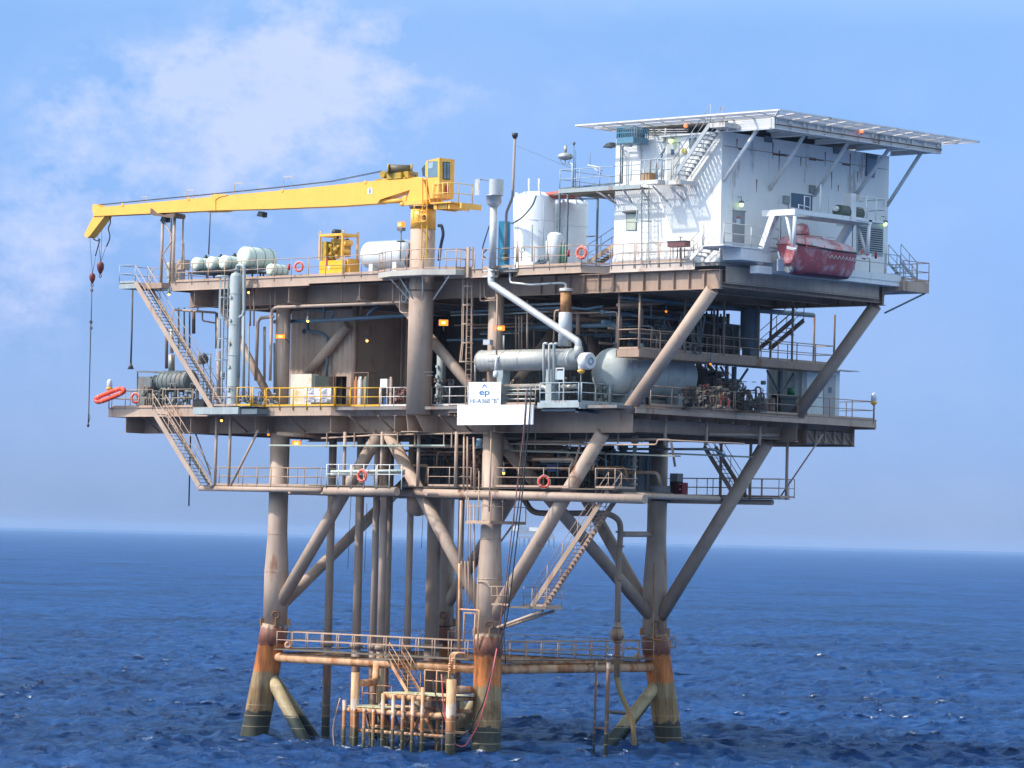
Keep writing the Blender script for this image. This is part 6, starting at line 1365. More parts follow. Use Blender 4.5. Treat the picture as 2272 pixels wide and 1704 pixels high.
for i in range(8):
    p = V((x0+.5+rng.random()*.9, ya+.2, zb0+.1+rng.random()*1.2)); b.tube([p, p+V((rng.uniform(-.3,.3),-.02,rng.uniform(-.4,.1))), p+V((rng.uniform(-.4,.4),.15,rng.uniform(-.6,-.2)))], .025, 6, bend=.1)
b.obj('engine_fittings', YELD, en)
a = w('b',765,970,X=x1-.1); MB().lathe(a-V((0,.35,0)), [(.12,0),(.18,.05),(.18,.55),(.12,.62)], (0,1,0), 16).obj('air_filter', YEL, en); a2 = w('b',745,1055,X=x1); MB().lathe(a2-V((0,.3,0)), [(.1,0),(.13,.04),(.13,.5),(.08,.55)], (0,1,0), 14).obj('oil_filter', YEL, en)
MB().lathe(a+V((0,-.1,.12)), [(.02,0),(.05,.05),(.12,.08),(.12,.11),(.03,.14)], n=12).obj('filter_cap', DARK, en)
a = w('b',655,870,Y=cy_); MB().tube([(a.x+.05, cy_, zb0+1.2), (a.x+.05, cy_, a.z-.1)], .07, 10).obj('exhaust_pipe', DARK, en); MB().lathe(a-V((.0,.35,0)), [(.08,0),(.2,.06),(.2,.5),(.1,.58)], (.2,1,0), 16).obj('muffler', DARK, en)
MB().box(w('b',545,1150,Y=ya).x, ya-.02, w('b',545,1195,Y=ya).z, w('b',562,1150,Y=ya).x, ya-.004, w('b',545,1125,Y=ya).z).obj('red_tag', REDP, en)
a = w('b',573,1215,Y=ya-.004); MB().prism([a+V((-.1,-.01,0)), a+V((0,-.01,-.12)), a+V((.1,-.01,0)), a+V((0,-.01,.12))], (0,.005,0)).obj('diamond_label', BOARD, en)
MB().box(x1+.02, ya+.35, DU+.05, x1+.28, ydp-.1, zb0+.1).obj('battery_guard', YEL, en)
# white horizontal tank behind the pedestal
t = thing('white_bullet_tank', 'white round-ended tank lying on the top deck left of the crane pedestal', 'tank', w('b',1150,1240,Y=2)); p = w('b',975,1095,Y=.6); z = w('b',1100,1095,Y=1).z
MB().vessel((p.x-.1, .4, z), (p.x+3.6, .4, z), .80, 32, .55).obj('shell', TANKW, t)
for s in (.9, 2.8): MB().box(p.x+s-.15, -.2, DU, p.x+s+.15, 1.0, z-.5).obj('saddle', WHITE, t)
for x in (1040, 1110):
    a = w('b',x,1025,Y=-.58); MB().torus(a, .12 if x == 1040 else .07, .015, (0.3,1,-.3), 16, 5).obj('blue_roundel', mat('roundel_blue', (.25,.38,.55), .5), t)
b = MB(); a = w('b',1355,1130,Y=-1.3); 
for i in range(6): b.tube([a+V((-.1+.05*i,0,.3)), a+V((-.25+.07*i,-.1,-.2)), a+V((.05,0,-.6)), a+V((.1-.02*i,0,.9))], .02, 6, bend=.2)
tag(b.obj('hose_coil', CABLE), 'tangle of black hoses hung on the pedestal left side', 'hose')
# silver exhaust stack with open flap
YX = -1.9
ex = thing('silver_exhaust_stack', 'silver exhaust stack with wide mesh head and hanging flap', 'exhaust stack', w('c',410,1380,Y=YX))
b = MB(); pz = [(380+30, y) for y in (1400, 790)]
a, c = w('c',408,1395,Y=YX), w('c',417,790,Y=YX)
b.tube([(a.x,YX,a.z), (a.x,YX,c.z)], .205, 20); b.obj('pipe_run', GALV, ex)
zA, zB, zC, zD = [w('c',425,y,Y=YX).z for y in (790, 760, 685, 532)]
MB().lathe((a.x,YX,0), [(.22,zA),(.42,zB),(.42,zC),(.47,zC),(.47,zC+.03)], n=24).obj('hopper', GALV, ex)
MB().lathe((a.x+.08,YX,0), [(.34,zC+.03),(.34,zD)], n=24).obj('mesh_head', mat('mottled_mesh_grey', (.20,.20,.20), .7, var=.5, vs=14), ex)  # plain drum in mottled grey for the mesh
b = MB(); secs_ = [[V((a.x+.1+.44*math.cos(t), YX+.44*math.sin(t), z)) for t in [-1.75+i*3.2/14 for i in range(15)]] for z in (zC+.03, zD+.03)]; b.ring(secs_, caps=False); b.obj('half_shroud', GALV, ex)
fa, fb = w('c',250,530,Y=YX), w('c',325,675,Y=YX); b = MB(); b.ring([[V((fa.x+i*.055, YX-.1-.05*math.sin(i/7*3.14), z)) for i in range(8)] for z in (fb.z, fa.z)], caps=False); b.box(fa.x, YX-.14, fa.z, fa.x+.4, YX+.1, fa.z+.04)
b.obj('hanging_flap', GALV, ex); MB().beam(w('c',250,520,Y=YX), w('c',410,540,Y=YX), .12, .04).obj('flap_arm', BROWN, ex)
b = MB(); e0 = w('c',395,1400,Y=YX); b.box(e0.x-.45, YX-.2, w('c',0,1440,Y=YX).z, e0.x+.3, YX+.25, w('c',0,1425,Y=YX).z); b.box(e0.x-.45, YX-.2, w('c',0,1500,Y=YX).z, e0.x+.3, YX+.25, w('c',0,1485,Y=YX).z); b.obj('pipe_clamp', RAILW, ex)
pA = w('c',398,1400,Y=YX); pB = w('h',398,130,Y=YX); pC = w('h',1253,700,Y=-1.05); pD = w('h',1255,810,Y=-1.05)
MB().tube([pA, V((pB.x,YX,pB.z)), pC, V((pC.x+.02,-1.05,pD.z))], .20, 18, bend=.12).obj('slanting_run', GALV, ex)
# tall thin vent
Yv = -1.0
vt = thing('thin_vent_stack', 'thin brown vent stack with a dark cup on top', 'vent stack', w('c',540,1300,Y=Yv))
MB().tube([w('c',535,1310,Y=Yv), w('c',547,845,Y=Yv), w('c',608,700,Y=Yv), w('c',630,110,Y=Yv)], .075, 10, bend=.2).obj('pipe_run', mat('mauve_brown_pipe', (.30,.24,.22), .6), vt)
MB().lathe(w('c',630,125,Y=Yv), [(.08,0),(.13,.1),(.16,.14),(.17,.32),(.1,.33)], n=14).obj('cup', DARK, vt); MB().lathe(w('c',537,1320,Y=Yv), [(.2,0),(.2,.05),(.12,.06),(.12,.3),(.18,.31),(.18,.36)], n=14).obj('base_flange', BROWN, vt)
for c_ in ((1180,410),): tag(MB().tube([w('c',640,190,Y=Yv), w('c',c_[0],c_[1],Y=-1.0)], .008, 4).obj('stay_wire', CHAIN), 'thin stay wire from the vent stack to the balcony tip', 'wire')
# blue cabinet
t = thing('blue_cabinet', 'tall bright blue cabinet between exhaust stack and first silo', 'cabinet', w('c',520,1340,Y=.3)); a, c = w('c',462,1335,Y=.3), w('c',528,930,Y=.3); yy = w('c',582,935,X=c.x).y
MB().box(a.x,.3,DU,c.x,yy,c.z).obj('body', BLUE, t); MB().box(c.x-.0,.3,DU,c.x+.04,.42,c.z).obj('corner_rib', BLUE, t); MB().box(c.x,yy-.14,DU,c.x+.04,yy,c.z).obj('corner_rib', BLUE, t)
tag(MB().tube([w('c',380,975,Y=-.5), w('c',330,1130,Y=-.5), w('c',305,1220,Y=-.5), w('c',370,1200,Y=-.5), w('c',300,1260,Y=-.5), w('c',350,1300,Y=-.5)], .035, 7, bend=.3).obj('black_hose', CABLE), 'black hose drooping beside the silver exhaust stack', 'hose')
# white silos
def silo(label, kx0, kx1, ytop, ybot, Y, pipes):
    a, c = w('c',kx0,ybot,Y=Y), w('c',kx1,ybot,Y=Y); r = (c.x-a.x)*29/40.3/2*1.0; zT = w('c',(kx0+kx1)/2,ytop,Y=Y).z
    cx0 = (a.x+c.x)/2; t = thing('white_silo', label, 'tank', (cx0, Y, DU), 'upright white tanks on the top deck')
    rr = abs(w('c',kx0,700,Y=Y).x-w('c',kx1,700,Y=Y).x)/2*.735
    MB().lathe((cx0,Y,DU), [(rr*1.01,0),(rr*1.01,.1),(rr,.12),(rr,zT-DU),(rr*.97,zT-DU+.06),(rr*.5,zT-DU+.28),(.2,zT-DU+.33)], n=44).obj('shell', TANKW, t)
    b = MB()
    for z in (.33*(zT-DU), .66*(zT-DU)+.1): b.torus((cx0,Y,DU+z), rr, .018, (0,0,1), 44, 5)
    b.obj('seam_rings', TANKW, t)
    for i in range(8):
        th = i*.785+.2; MB().box(cx0+rr*.93*math.cos(th)-.07, Y+rr*.93*math.sin(th)-.05, zT-.05, cx0+rr*.93*math.cos(th)+.07, Y+rr*.93*math.sin(th)+.05, zT+.22).obj('lifting_lug', TANKW, t)
    MB().torus((cx0,Y,zT+.12), rr*.55, .07, (0,0,1), 30, 6).obj('manway_ring', DARK, t)
    return cx0, rr, zT, t
c1x, r1_, z1t, t1 = silo('taller white silo, nearer one, with two white vent pipes on top', 612, 1015, 700, 1360, 1.5, None)
for x in (768, 867): MB().tube([w('c',x,670,Y=1.5), w('c',x,515,Y=1.5)], .05, 8).obj('vent_pipe', TANKW, t1)
MB().tube([w('c',840,680,Y=.1), w('c',810,770,Y=.0), w('c',720,880,Y=-.1), w('c',640,940,Y=0), w('c',585,955,Y=.3)], .045, 8, bend=.8).obj('filling_hose', GREYD, t1)
MB().tube([w('c',800,970,Y=-.1), w('c',800,1330,Y=-.1)], .04, 8).obj('drain_pipe', RAILW, t1); MB().tube([w('c',620,690,Y=.2), w('c',616,1300,Y=.2)], .03, 7).obj('level_pipe', TANKW, t1)
MB().tube([w('c',918,740,Y=.1), w('c',908,1180,Y=.1)], .02, 6).obj('level_gauge', RAILG, t1)
c2x, r2_, z2t, t2 = silo('shorter white silo, farther right, behind the life ring', 1010, 1340, 775, 1330, 3.6, None)
# frame with flame-red boat-shaped raft on top
fr = thing('steel_frame_stand', 'tall dark grey open pipe frame standing over the second silo', 'frame', w('c',1150,1330,Y=1.0))
b = MB(); fz = w('c',1150,665,Y=.6).z
A1 = V((w('c',1065,1320,Y=.6).x,.6,DU)); A2 = V((w('c',1150,1320,Y=.0).x,.0,DU)); A3 = V((w('c',1440,1200,Y=3.0).x,3.0,DU))
for (k0,x,yt,Y) in (('c',1072,615,.6), ('c',1150,655,.0), ('c',1445,695,3.2), ('c',1290,710,5.0)):
    p = w('c',x,yt,Y=Y); b.beam((p.x,Y,DU), (p.x,Y,p.z), .09, .09)
b.beam(w('c',1072,615,Y=.6), w('c',1072+600,555,Y=-1.0), .08, .08)
b.beam(w('c',920,680,Y=2.5), w('c',1150,660,Y=.0), .09, .09); b.beam(w('c',1150,665,Y=.0), w('c',1445,700,Y=3.2), .09, .09); b.beam(w('c',1150,715,Y=2), w('c',1445,712,Y=3.2), .07, .07); b.beam(w('c',1335,1085,Y=3.2), w('c',1445,1078,Y=3.2), .07, .07)
b.beam(w('c',1230,665,Y=1.5), w('c',1290,720,Y=4.8), .07, .07)
b.obj('frame_bars', GREYD, fr)
t = thing('covered_rescue_raft', 'red-topped raft under cover lying on the grey frame above the silos', 'raft', w('c',1080,690,Y=2)); a = w('c',1090,672,Y=2)
MB().ring([[a+V((x, .65*math.cos(u)*s, .22*s*math.sin(u)-.02)) for u in [2*math.pi*i/14 for i in range(14)]] for x, s in ((-1.7,.25),(-1.2,.8),(-.3,1),(.8,.95),(1.5,.7),(1.8,.2))], closed=True).obj('hull', mat('raft_red', (.45,.09,.06), .6, rust=.3, rcol=(.3,.25,.25)), t)
MB().ring([[a+V((x, .5*math.cos(u)*s, .12+.20*s*math.sin(u))) for u in [2*math.pi*i/12 for i in range(12)]] for x, s in ((-.2,.4),(.4,.9),(1.0,.8),(1.4,.3))], closed=True).obj('cover', GREYD, t)
# pump cluster and green bottles before the silos
t = thing('small_pump', 'little grey pump with gauges before the first silo', 'pump', w('c',900,1330,Y=-.8)); a = w('c',905,1300,Y=-.8); b = MB(); rng = random.Random(4)
b.box(a.x-.45,-1.0,DU,a.x+.5,-.5,DU+.12)
for i in range(10): p = V((a.x-.4+i*.09,-.8,DU+.2+.25*rng.random())); b.lathe(p, [(.03,0),(.09,.02),(.09,.12),(.03,.15)], (rng.random()-.5,-1,rng.random()), 10); b.tube([p, p+V((0,0,.3*rng.random()+.1))], .02, 6)
b.obj('pump_body', GREYD, t)
for i, lab in enumerate(('left green gas bottle strapped before the second silo', 'right green gas bottle strapped before the second silo')):
    a = w('c',1075+i*32,1325,Y=-.4); t = thing('gas_bottle', lab, 'gas bottle', (a.x,-.4,DU), 'green gas bottles'); MB().lathe((a.x,-.4,DU), [(.11,0),(.11,1.15),(.05,1.3),(.04,1.38)], n=14).obj('bottle', mat('green_bottle', (.10,.26,.17), .5) if i else mat('dull_bottle', (.14,.17,.15), .5), t); MB().lathe((a.x,-.4,DU+1.38), [(.03,0),(.05,.03),(.03,.1)], n=8).obj('valve', GALVD, t)
t = thing('white_barrel_tank', 'pale upright tank between the two silos low down', 'tank', w('c',1060,1330,Y=.4)); a = w('c',1060,1330,Y=.5); MB().lathe((a.x-.3,.5,DU), [(.42,0),(.42,1.9),(.3,2.05),(.05,2.1)], n=20).obj('shell', TANKW, t)
tag(MB().tube([w('c',650,1330,Y=-1.1), w('c',650,1125,Y=-1.1)], .07, 10).tube([w('c',945,1330,Y=-.9), w('c',945,1125,Y=-.9)], .07, 10).obj('short_posts', RAILW), 'pair of short pale posts in front of the first silo', 'post')
tag(MB().torus(w('c',710,1210,Y=-1.3), .13, .022, (0,1,0), 14, 5).tube([w('c',700,1230,Y=-1.3), w('c',690,1330,Y=-1.3)], .03, 7).tube([w('c',650,1170,Y=-1.3), w('c',700,1260,Y=-1.3)], .02, 6).obj('hand_valve', GREYD), 'hand wheel valve on a thin stem by the first silo', 'valve')
stair('tan stairway going up behind the silos to the white house', w('c',1600,1170,Y=3.5), w('c',1345,1340,Y=3.5), (0, .9, 0), TAN, depth=.25, mr=RAILG, n=8)
# grill box
t = thing('brazier_box', 'rust-red and black box on thin legs before the white wall', 'box', w('d',1090,1560,Y=-.9)); a, c = w('d',1000,1455,Y=-.9), w('d',1172,1398,Y=-.9)
MB().box(a.x,-1.1,a.z,c.x,-.65,c.z).obj('box', mat('scorched_red', (.16,.06,.06), .6, rust=.4), t); MB().box(a.x-.02,-1.12,c.z,c.x+.02,-.63,c.z+.05).obj('lid', DARK, t)
for x in (1032,1075,1100,1145): MB().tube([w('d',x,1458,Y=-.85), w('d',x,1560,Y=-.85)], .025, 6).obj('leg', DARK, t)
MB().tube([w('d',1105,1400,Y=-.85), w('d',1105,1360,Y=-.85)], .03, 7).lathe(w('d',1105,1358,Y=-.85), [(.02,0),(.18,.02),(.18,.04),(.02,.06)], n=12).obj('top_wheel', RAILW, t)
# ------------------------------------------------------------------ ladder right of pedestal
ladder('tall tan caged ladder between crane pedestal and sign', (w('g',1960,-200,Y=-.95).x, -.95, w('b',1950,1010,Y=-.95).z), (w('g',1960,600,Y=-.95).x, -.95, DL), (1,0,0), (0,-1,0), RAILT, .42, cage=(w('g',1900,900,Y=-.95).z, w('b',1900,1215,Y=-.95).z), r=.022)
tag(MB().box(w('b',1930,1010,Y=-1.75).x, -1.8, DU-.4, w('b',1955,1010,Y=-1.75).x, -1.7, w('b',1930,1010,Y=-1.75).z).obj('ladder_post', TAN), 'flat tan post at the head of the caged ladder', 'post')
for (x,y0,y1) in ((1990,1010,1190), (2020,1005,1190)): pass
# ------------------------------------------------------------------ main deck, west machinery
cp = thing('compressor_skid', 'big dull grey compressor with cylinders on the main deck’s left end', 'compressor', w('f',850,880,Y=-.3))
Yk = .6
a = w('f',790,650,Y=Yk); c = w('f',1100,650,Y=Yk); MB().vessel((a.x,Yk,a.z), (c.x,Yk,a.z), .62, 24, .3).obj('main_cylinder', DULL, cp)
b = MB()
for x in np.linspace(a.x+.3, c.x-.2, 7): b.torus((x,Yk,a.z), .63, .035, (1,0,0), 20, 5)
b.lathe(w('f',735,655,Y=Yk), [(.3,0),(.42,.06),(.42,.2),(.25,.24),(.25,.5)], (1,0,0), 20); b.torus(w('f',730,655,Y=Yk-.1), .38, .05, (1,.2,0), 20, 6)
b.obj('flanges', DULL, cp)
MB().box(w('f',555,700,Y=.3).x,.3,DL,w('f',680,700,Y=.3).x,1.8,w('f',600,600,Y=.3).z).obj('radiator_box', DULL, cp); b = MB(); p0 = w('f',555,550,Y=.3); p1 = w('f',985,560,Y=.3); b.beam(p0, p1, .2, .1); b.beam(V((p0.x,.3,DL)), p0, .06, .06); b.beam(V((p0.x+.5,.3,p0.z)), V((p0.x+.5,1.8,p0.z)), .1, .1); b.obj('roof_frame', DULL, cp)
b = MB(); rng = random.Random(9)
for i in range(46):
    x = rng.uniform(w('f',700,0,Y=0).x, w('f',1300,0,Y=0).x); z = DL+rng.random()*1.25; y = rng.uniform(-.6,.6); r = rng.uniform(.06,.2)
    b.lathe((x,y,z), [(r*.5,0),(r,.03),(r,.03+r),(r*.4,.05+r)], rng.choice(((1,0,0),(0,-1,0),(0,0,1))), 12)
for i in range(34):
    x = rng.uniform(w('f',700,0,Y=0).x, w('f',1330,0,Y=0).x); z = DL+.1; h = rng.uniform(.4,1.5); y = rng.uniform(-.8,.6); dx = rng.uniform(-.7,.7)
    b.tube([(x,y,z), (x,y,z+h), (x+dx,y,z+h), (x+dx,y,z+h-rng.random()*.5)], rng.uniform(.025,.06), 7, bend=.12)
b.obj('pipework', DULL, cp); MB().box(w('f',690,0,Y=0).x, -.9, DL, w('f',1330,0,Y=0).x, .9, DL+.14).obj('skid_base', DULL, cp)
MB().box(w('f',1120,850,Y=-.9).x,-1.1,DL+.1,w('f',1230,850,Y=-.9).x,-.6,DL+.55).obj('crankcase', DARK, cp)
for (x, y0, y1, r, m_) in ((838,130,520,.10,BROWN),(890,130,370,.11,GALVD),(888,385,540,.2,GALVD),(1005,560,860,.06,GREY),(948,560,860,.05,GREY)):
    MB().tube([w('f',x,y0,Y=1.0), w('f',x,y1,Y=1.0)], r, 12).obj('exhaust_pipe', m_, cp)
t = thing('scrubber_motor', 'round finned motor on a grey mast right of the upper stairway', 'motor', w('f',1190,500,Y=.8)); a = w('f',1190,440,Y=.8); MB().lathe(a-V((0,.3,0)), [(.15,0),(.28,.05),(.28,.5),(.1,.6)], (.4,1,.2), 18).obj('housing', DULL, t)
b = MB(); b.tube([w('f',1150,375,Y=.8), w('f',1275,380,Y=.8)], .03, 6); b.tube([w('f',1270,375,Y=.8), w('f',1265,850,Y=.8)], .05, 8); b.tube([w('f',1205,365,Y=.8), w('f',1190,880,Y=.8)], .05, 8); b.beam(w('f',1200,525,Y=.8), w('f',1290,525,Y=.8), .15, .03); b.obj('mast', GREY, t)
# tall blue-grey vessel with ladder cage
Yt = -2.35
tv = thing('tall_vessel', 'tall slim blue-grey column vessel at the main deck’s left part', 'vessel', w('f',1490,860,Y=Yt)); xv = w('f',1500,500,Y=Yt).x; zvT = w('a',1510,930,Y=Yt).z
r_v = .36
MB().lathe((xv,Yt,DL+.05), [(r_v*1.05,0),(r_v,.05),(r_v,zvT-DL-.15),(r_v*.8,zvT-DL+.02),(r_v*.3,zvT-DL+.1),(r_v*.3,zvT-DL+.22),(r_v*.55,zvT-DL+.23),(r_v*.55,zvT-DL+.3)], n=32).obj('shell', GREY, tv)
for i in range(5): MB().lathe((xv-.02,Yt-r_v+.02,DL+1.0+i*1.35), [(.08,0),(.08,-.05),(.11,-.06),(.11,-.09)], (0,1,0), 14).obj('nozzle', GREY, tv)
for i in range(4): MB().torus((xv,Yt,DL+1.2+i*1.8), r_v+.005, .02, (0,0,1), 28, 5).obj('stiffening_ring', GREY, tv)
pa_ = [w('a',1530,890,Y=Yt), w('a',1530,835,Y=Yt), w('a',1600,835,Y=Yt), w('a',1600,1325,Y=Yt), w('a',1545,1345,Y=Yt), w('f',1545,600,Y=Yt)]
MB().tube(pa_, .10, 12, bend=.25).obj('overhead_pipe', GREY, tv); MB().tube([w('a',1595,1330,Y=Yt), w('f',1590,800,Y=Yt)], .07, 10).obj('side_pipe', GREY, tv)
xl_ = w('a',1385,1000,Y=Yt).x
ladder('slim grey caged ladder left of the tall blue-grey vessel', (xl_+.18,Yt+.2,w('a',1385,945,Y=Yt).z), (xl_+.18,Yt+.2,DL), (1,0,0), (0,-1,0), RAILG, .34, cage=(w('f',1380,435,Y=Yt).z, w('a',1385,955,Y=Yt).z), r=.018, hoops=[w('f',1385,438,Y=Yt).z, w('f',1385,228,Y=Yt).z, w('f',1385,28,Y=Yt).z, w('a',1385,1152,Y=Yt).z, w('a',1385,960,Y=Yt).z])
MB().lathe(w('a',1385,955,Y=Yt), [(.35,0),(.38,.05),(.3,.12)], n=18).obj('ladder_top_platform', GREY, tv)
t = thing('level_bridle', 'small grey instrument pot between ladder and tall vessel', 'instrument', w('f',1390,620,Y=-1.9)); MB().lathe(w('f',1388,630,Y=-1.9), [(.06,0),(.13,.06),(.13,.42),(.06,.5)], n=14).obj('pot', GREY, t); MB().tube([w('f',1388,440,Y=-1.9), w('f',1388,850,Y=-1.9)], .03, 7).obj('pipe_run', GREY, t)
# ------------------------------------------------------------------ main deck interior
W_ = lambda k, x, y, Y: w(k, x, y, Y=Y)
# tan corrugated room with door
Yr = 2.2
rm_ = thing('corrugated_room', 'tan corrugated engine room with an open dark doorway between the decks', 'building', W_('g',500,1310,Yr))
x0, x1, xd0, xd1 = W_('g',190,1000,Yr).x, W_('g',812,1000,Yr).x, W_('g',640,1200,Yr).x, W_('g',745,1200,Yr).x; zdT = W_('g',690,1040,Yr).z; zrT = 24.9
b = MB()
def corr(b, xa, xb, z0, z1, y, pitch=.18, dep=.035):
    n = max(2, int((xb-xa)/pitch)); p = []
    for i in range(n*2+1):
        x = xa+(xb-xa)*i/(2*n); yy = y-(dep if (i//1) % 2 else 0); p.append((x, yy))
    for (a_, c_) in zip(p, p[1:]): 
        k = len(b.v); b.v += [(a_[0],a_[1],z0),(c_[0],c_[1],z0),(c_[0],c_[1],z1),(a_[0],a_[1],z1)]; b.face((k,k+1,k+2,k+3))
corr(b, x0, xd0, DL, zrT, Yr, .40, .07); corr(b, xd1, x1, DL, zrT, Yr, .40, .07); corr(b, xd0, xd1, zdT, zrT, Yr, .40, .07)
b.box(x1-.05, Yr, DL, x1, 6.8, zrT); b.box(x0, Yr+.01, DL, x0+.05, 6.8, zrT); b.box(x0, Yr, zrT, x1, 6.8, zrT+.08); b.box(x0+.06, Yr+.6, DL, x1-.06, Yr+.64, zrT-.1)
b.obj('wall', TAN, rm_); MB().box(xd0-.03, Yr-.05, DL, xd0+.03, Yr+.03, zdT+.05).obj('door_frame', BROWN, rm_); MB().box(xd0-.62, Yr-.12, DL+.02, xd0-.04, Yr-.07, zdT).obj('door', BROWN, rm_)
MB().box(xd0+.03, Yr+.5, DL, xd1-.02, Yr+.55, zdT).obj('doorway_shade_sheet', DARK, rm_)  # black sheet set behind the doorway as the room's painted shade
MB().tube([(x1+.1, Yr-.05, DL), (x1+.1, Yr-.05, ZU)], .17, 14).obj('corner_post', TAN2, rm_)
t = thing('corrugated_screen', 'dark brown ribbed wall behind the gas bottle rack', 'wall', W_('g',1100,1040,6.0)); b = MB()
xa_, xb_ = W_('g',815,800,6.0).x, W_('g',1400,800,6.0).x; b.box(xa_, 6.03, 20.6, xb_+1.5, 6.08, 25.0)
b.obj('ribbed_sheet', mat('brown_sheet', (.24,.175,.14), .7, rust=.2), t); MB().box(xa_, 5.85, 20.45, xb_+1.5, 6.1, 20.6).obj('bottom_rail', BROWN, t)
for i in range(17): x = xa_+.1+i*.37; MB().box(x-.04, 5.84, 20.6, x+.04, 6.02, 25.0).obj('rib', TAN, t)
for x in np.arange(xa_+.3, xb_, 1.1): MB().box(x-.04, 5.98, DL, x+.04, 6.06, 20.45).obj('post', BROWN, t)
# back wall pieces that close off the deep interior
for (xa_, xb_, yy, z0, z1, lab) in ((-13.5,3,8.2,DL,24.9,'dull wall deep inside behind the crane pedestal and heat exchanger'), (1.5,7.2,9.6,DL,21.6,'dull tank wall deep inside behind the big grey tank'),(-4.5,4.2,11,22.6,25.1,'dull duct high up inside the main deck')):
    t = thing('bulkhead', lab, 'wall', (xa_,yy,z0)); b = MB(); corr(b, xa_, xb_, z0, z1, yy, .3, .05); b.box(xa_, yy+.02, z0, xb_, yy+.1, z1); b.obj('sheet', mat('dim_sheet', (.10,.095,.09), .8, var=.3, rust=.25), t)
# cream box + sheeting
Yx = -.1
t = thing('cream_control_box', 'big cream box with yellow rust stain behind the yellow rail', 'cabinet', W_('g',300,1310,Yx)); a, c = W_('g',192,1310,Yx), W_('g',405,1015,Yx); yy = w('g',475,1025,X=c.x).y
MB().box(a.x, Yx, DL, c.x, min(yy, 2.0), c.z).obj('body', CREAMB, t); MB().box(c.x+.004, Yx+.2, c.z-.9, c.x+.1, 1.2, c.z-.1).obj('side_panel', mat('green_grey_panel', (.33,.38,.30), .6), t)
t = thing('sheeted_bundle', 'bundle wrapped in clear crinkled sheeting behind the yellow rail', 'bundle', W_('g',450,1300,-.9)); rng = random.Random(2)
for (xa_, xb_) in ((330,430), (445,560)):
    a, c = W_('g',xa_,1300,-.9), W_('g',xb_,1155,-.9); b = MB(); n = 9; g = []
    for i in range(n+1):
        row = []
        for j in range(n+1):
            u, v = i/n, j/n; e = 1 if 0 < u < 1 and 0 < v < 1 else 0
            sk = .25*(1-v) if xa_ == 330 else 0
            row.append((a.x+(c.x-a.x)*u+rng.uniform(-.02,.02), -.9-.25*math.sin(math.pi*u)+rng.uniform(-.035,.035)*e, a.z+.02+(c.z-a.z)*v+rng.uniform(-.02,.02)*e))
        g.append(row)
    b.ring(g, caps=False, sm=False); b.ring([[(x, -.6, z) for x, y, z in r_] for r_ in g], caps=False, sm=False)
    b.obj('sheet', PLAST, t)
# gas bottle rack
t = thing('gas_bottle_rack', 'rack of orange and grey gas bottles with a dark top frame', 'rack', W_('g',900,1300,.4)); a, c = W_('g',825,1010,.3), W_('g',975,1010,.3)
b = MB(); b.box(a.x,.2,a.z,c.x,.9,a.z+.05)
for x in (a.x+.03, c.x-.03): b.box(x-.03,.2,DL,x+.03,.26,a.z)
b.obj('frame', BROWN, t)
for i, mm in enumerate((mat('orange_bottle', (.50,.17,.06), .5, rust=.3), mat('grey_bottle', (.45,.44,.40), .4), mat('pale_bottle', (.55,.55,.52), .4), mat('brown_bottle', (.22,.12,.08), .5), mat('dull_green_bottle', (.16,.20,.15), .5))):
    x = a.x+.16+i*.19+(.05 if i > 2 else 0); MB().lathe((x,.3+.08*(i%2),DL+.05), [(.11,0),(.115,.05),(.115,1.5),(.06,1.68),(.04,1.78)], n=14).obj('bottle', mm, t)
t = thing('white_locker', 'small white locker on legs left of the crane pedestal', 'locker', W_('g',1130,1300,-.2)); a, c = W_('g',1095,1145,-.2), W_('g',1165,1065,-.2); MB().box(a.x,-.35,a.z,c.x,.1,c.z).obj('box', WHITE, t)
for x in (a.x+.05, c.x-.05): MB().box(x-.025,-.3,DL,x+.025,-.25,a.z).obj('leg', RAILW, t)
MB().box(a.x+.12,-.2,DL,c.x-.06,.1,DL+.55).obj('blue_can', mat('blue_can', (.03,.08,.25), .4), t)
tag(MB().box(W_('g',1170,1300,-.4).x,-.45,DL,W_('g',1190,1300,-.4).x,-.38,W_('g',1180,1045,-.4).z).obj('tan_post', RAILT), 'flat tan post standing by the white locker', 'post')
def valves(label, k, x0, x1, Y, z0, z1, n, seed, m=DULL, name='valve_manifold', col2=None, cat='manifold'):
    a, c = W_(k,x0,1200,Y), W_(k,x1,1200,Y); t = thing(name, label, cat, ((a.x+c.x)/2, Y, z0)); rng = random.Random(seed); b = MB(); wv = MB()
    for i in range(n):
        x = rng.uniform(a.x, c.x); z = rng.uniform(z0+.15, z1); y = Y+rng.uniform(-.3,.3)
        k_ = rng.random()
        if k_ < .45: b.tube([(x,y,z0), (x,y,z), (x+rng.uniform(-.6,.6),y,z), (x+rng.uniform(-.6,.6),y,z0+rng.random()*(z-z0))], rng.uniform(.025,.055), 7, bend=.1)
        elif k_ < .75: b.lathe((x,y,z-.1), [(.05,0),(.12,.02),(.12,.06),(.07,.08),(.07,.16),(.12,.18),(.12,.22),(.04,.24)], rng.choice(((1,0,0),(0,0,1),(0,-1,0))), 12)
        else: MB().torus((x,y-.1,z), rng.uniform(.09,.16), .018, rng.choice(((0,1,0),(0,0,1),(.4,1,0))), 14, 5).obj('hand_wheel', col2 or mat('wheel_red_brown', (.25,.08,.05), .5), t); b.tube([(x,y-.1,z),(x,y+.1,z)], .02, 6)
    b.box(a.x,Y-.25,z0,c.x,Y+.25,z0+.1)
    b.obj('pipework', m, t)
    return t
valves('red-brown pump and valves left of the crane pedestal', 'g', 1200, 1340, 0, DL, DL+1.2, 22, 1, mat('brown_pump', (.24,.12,.10), .6, rust=.3))
valves('grey valve cluster right of the crane pedestal', 'g', 1610, 1790, .3, DL, DL+1.6, 34, 2)
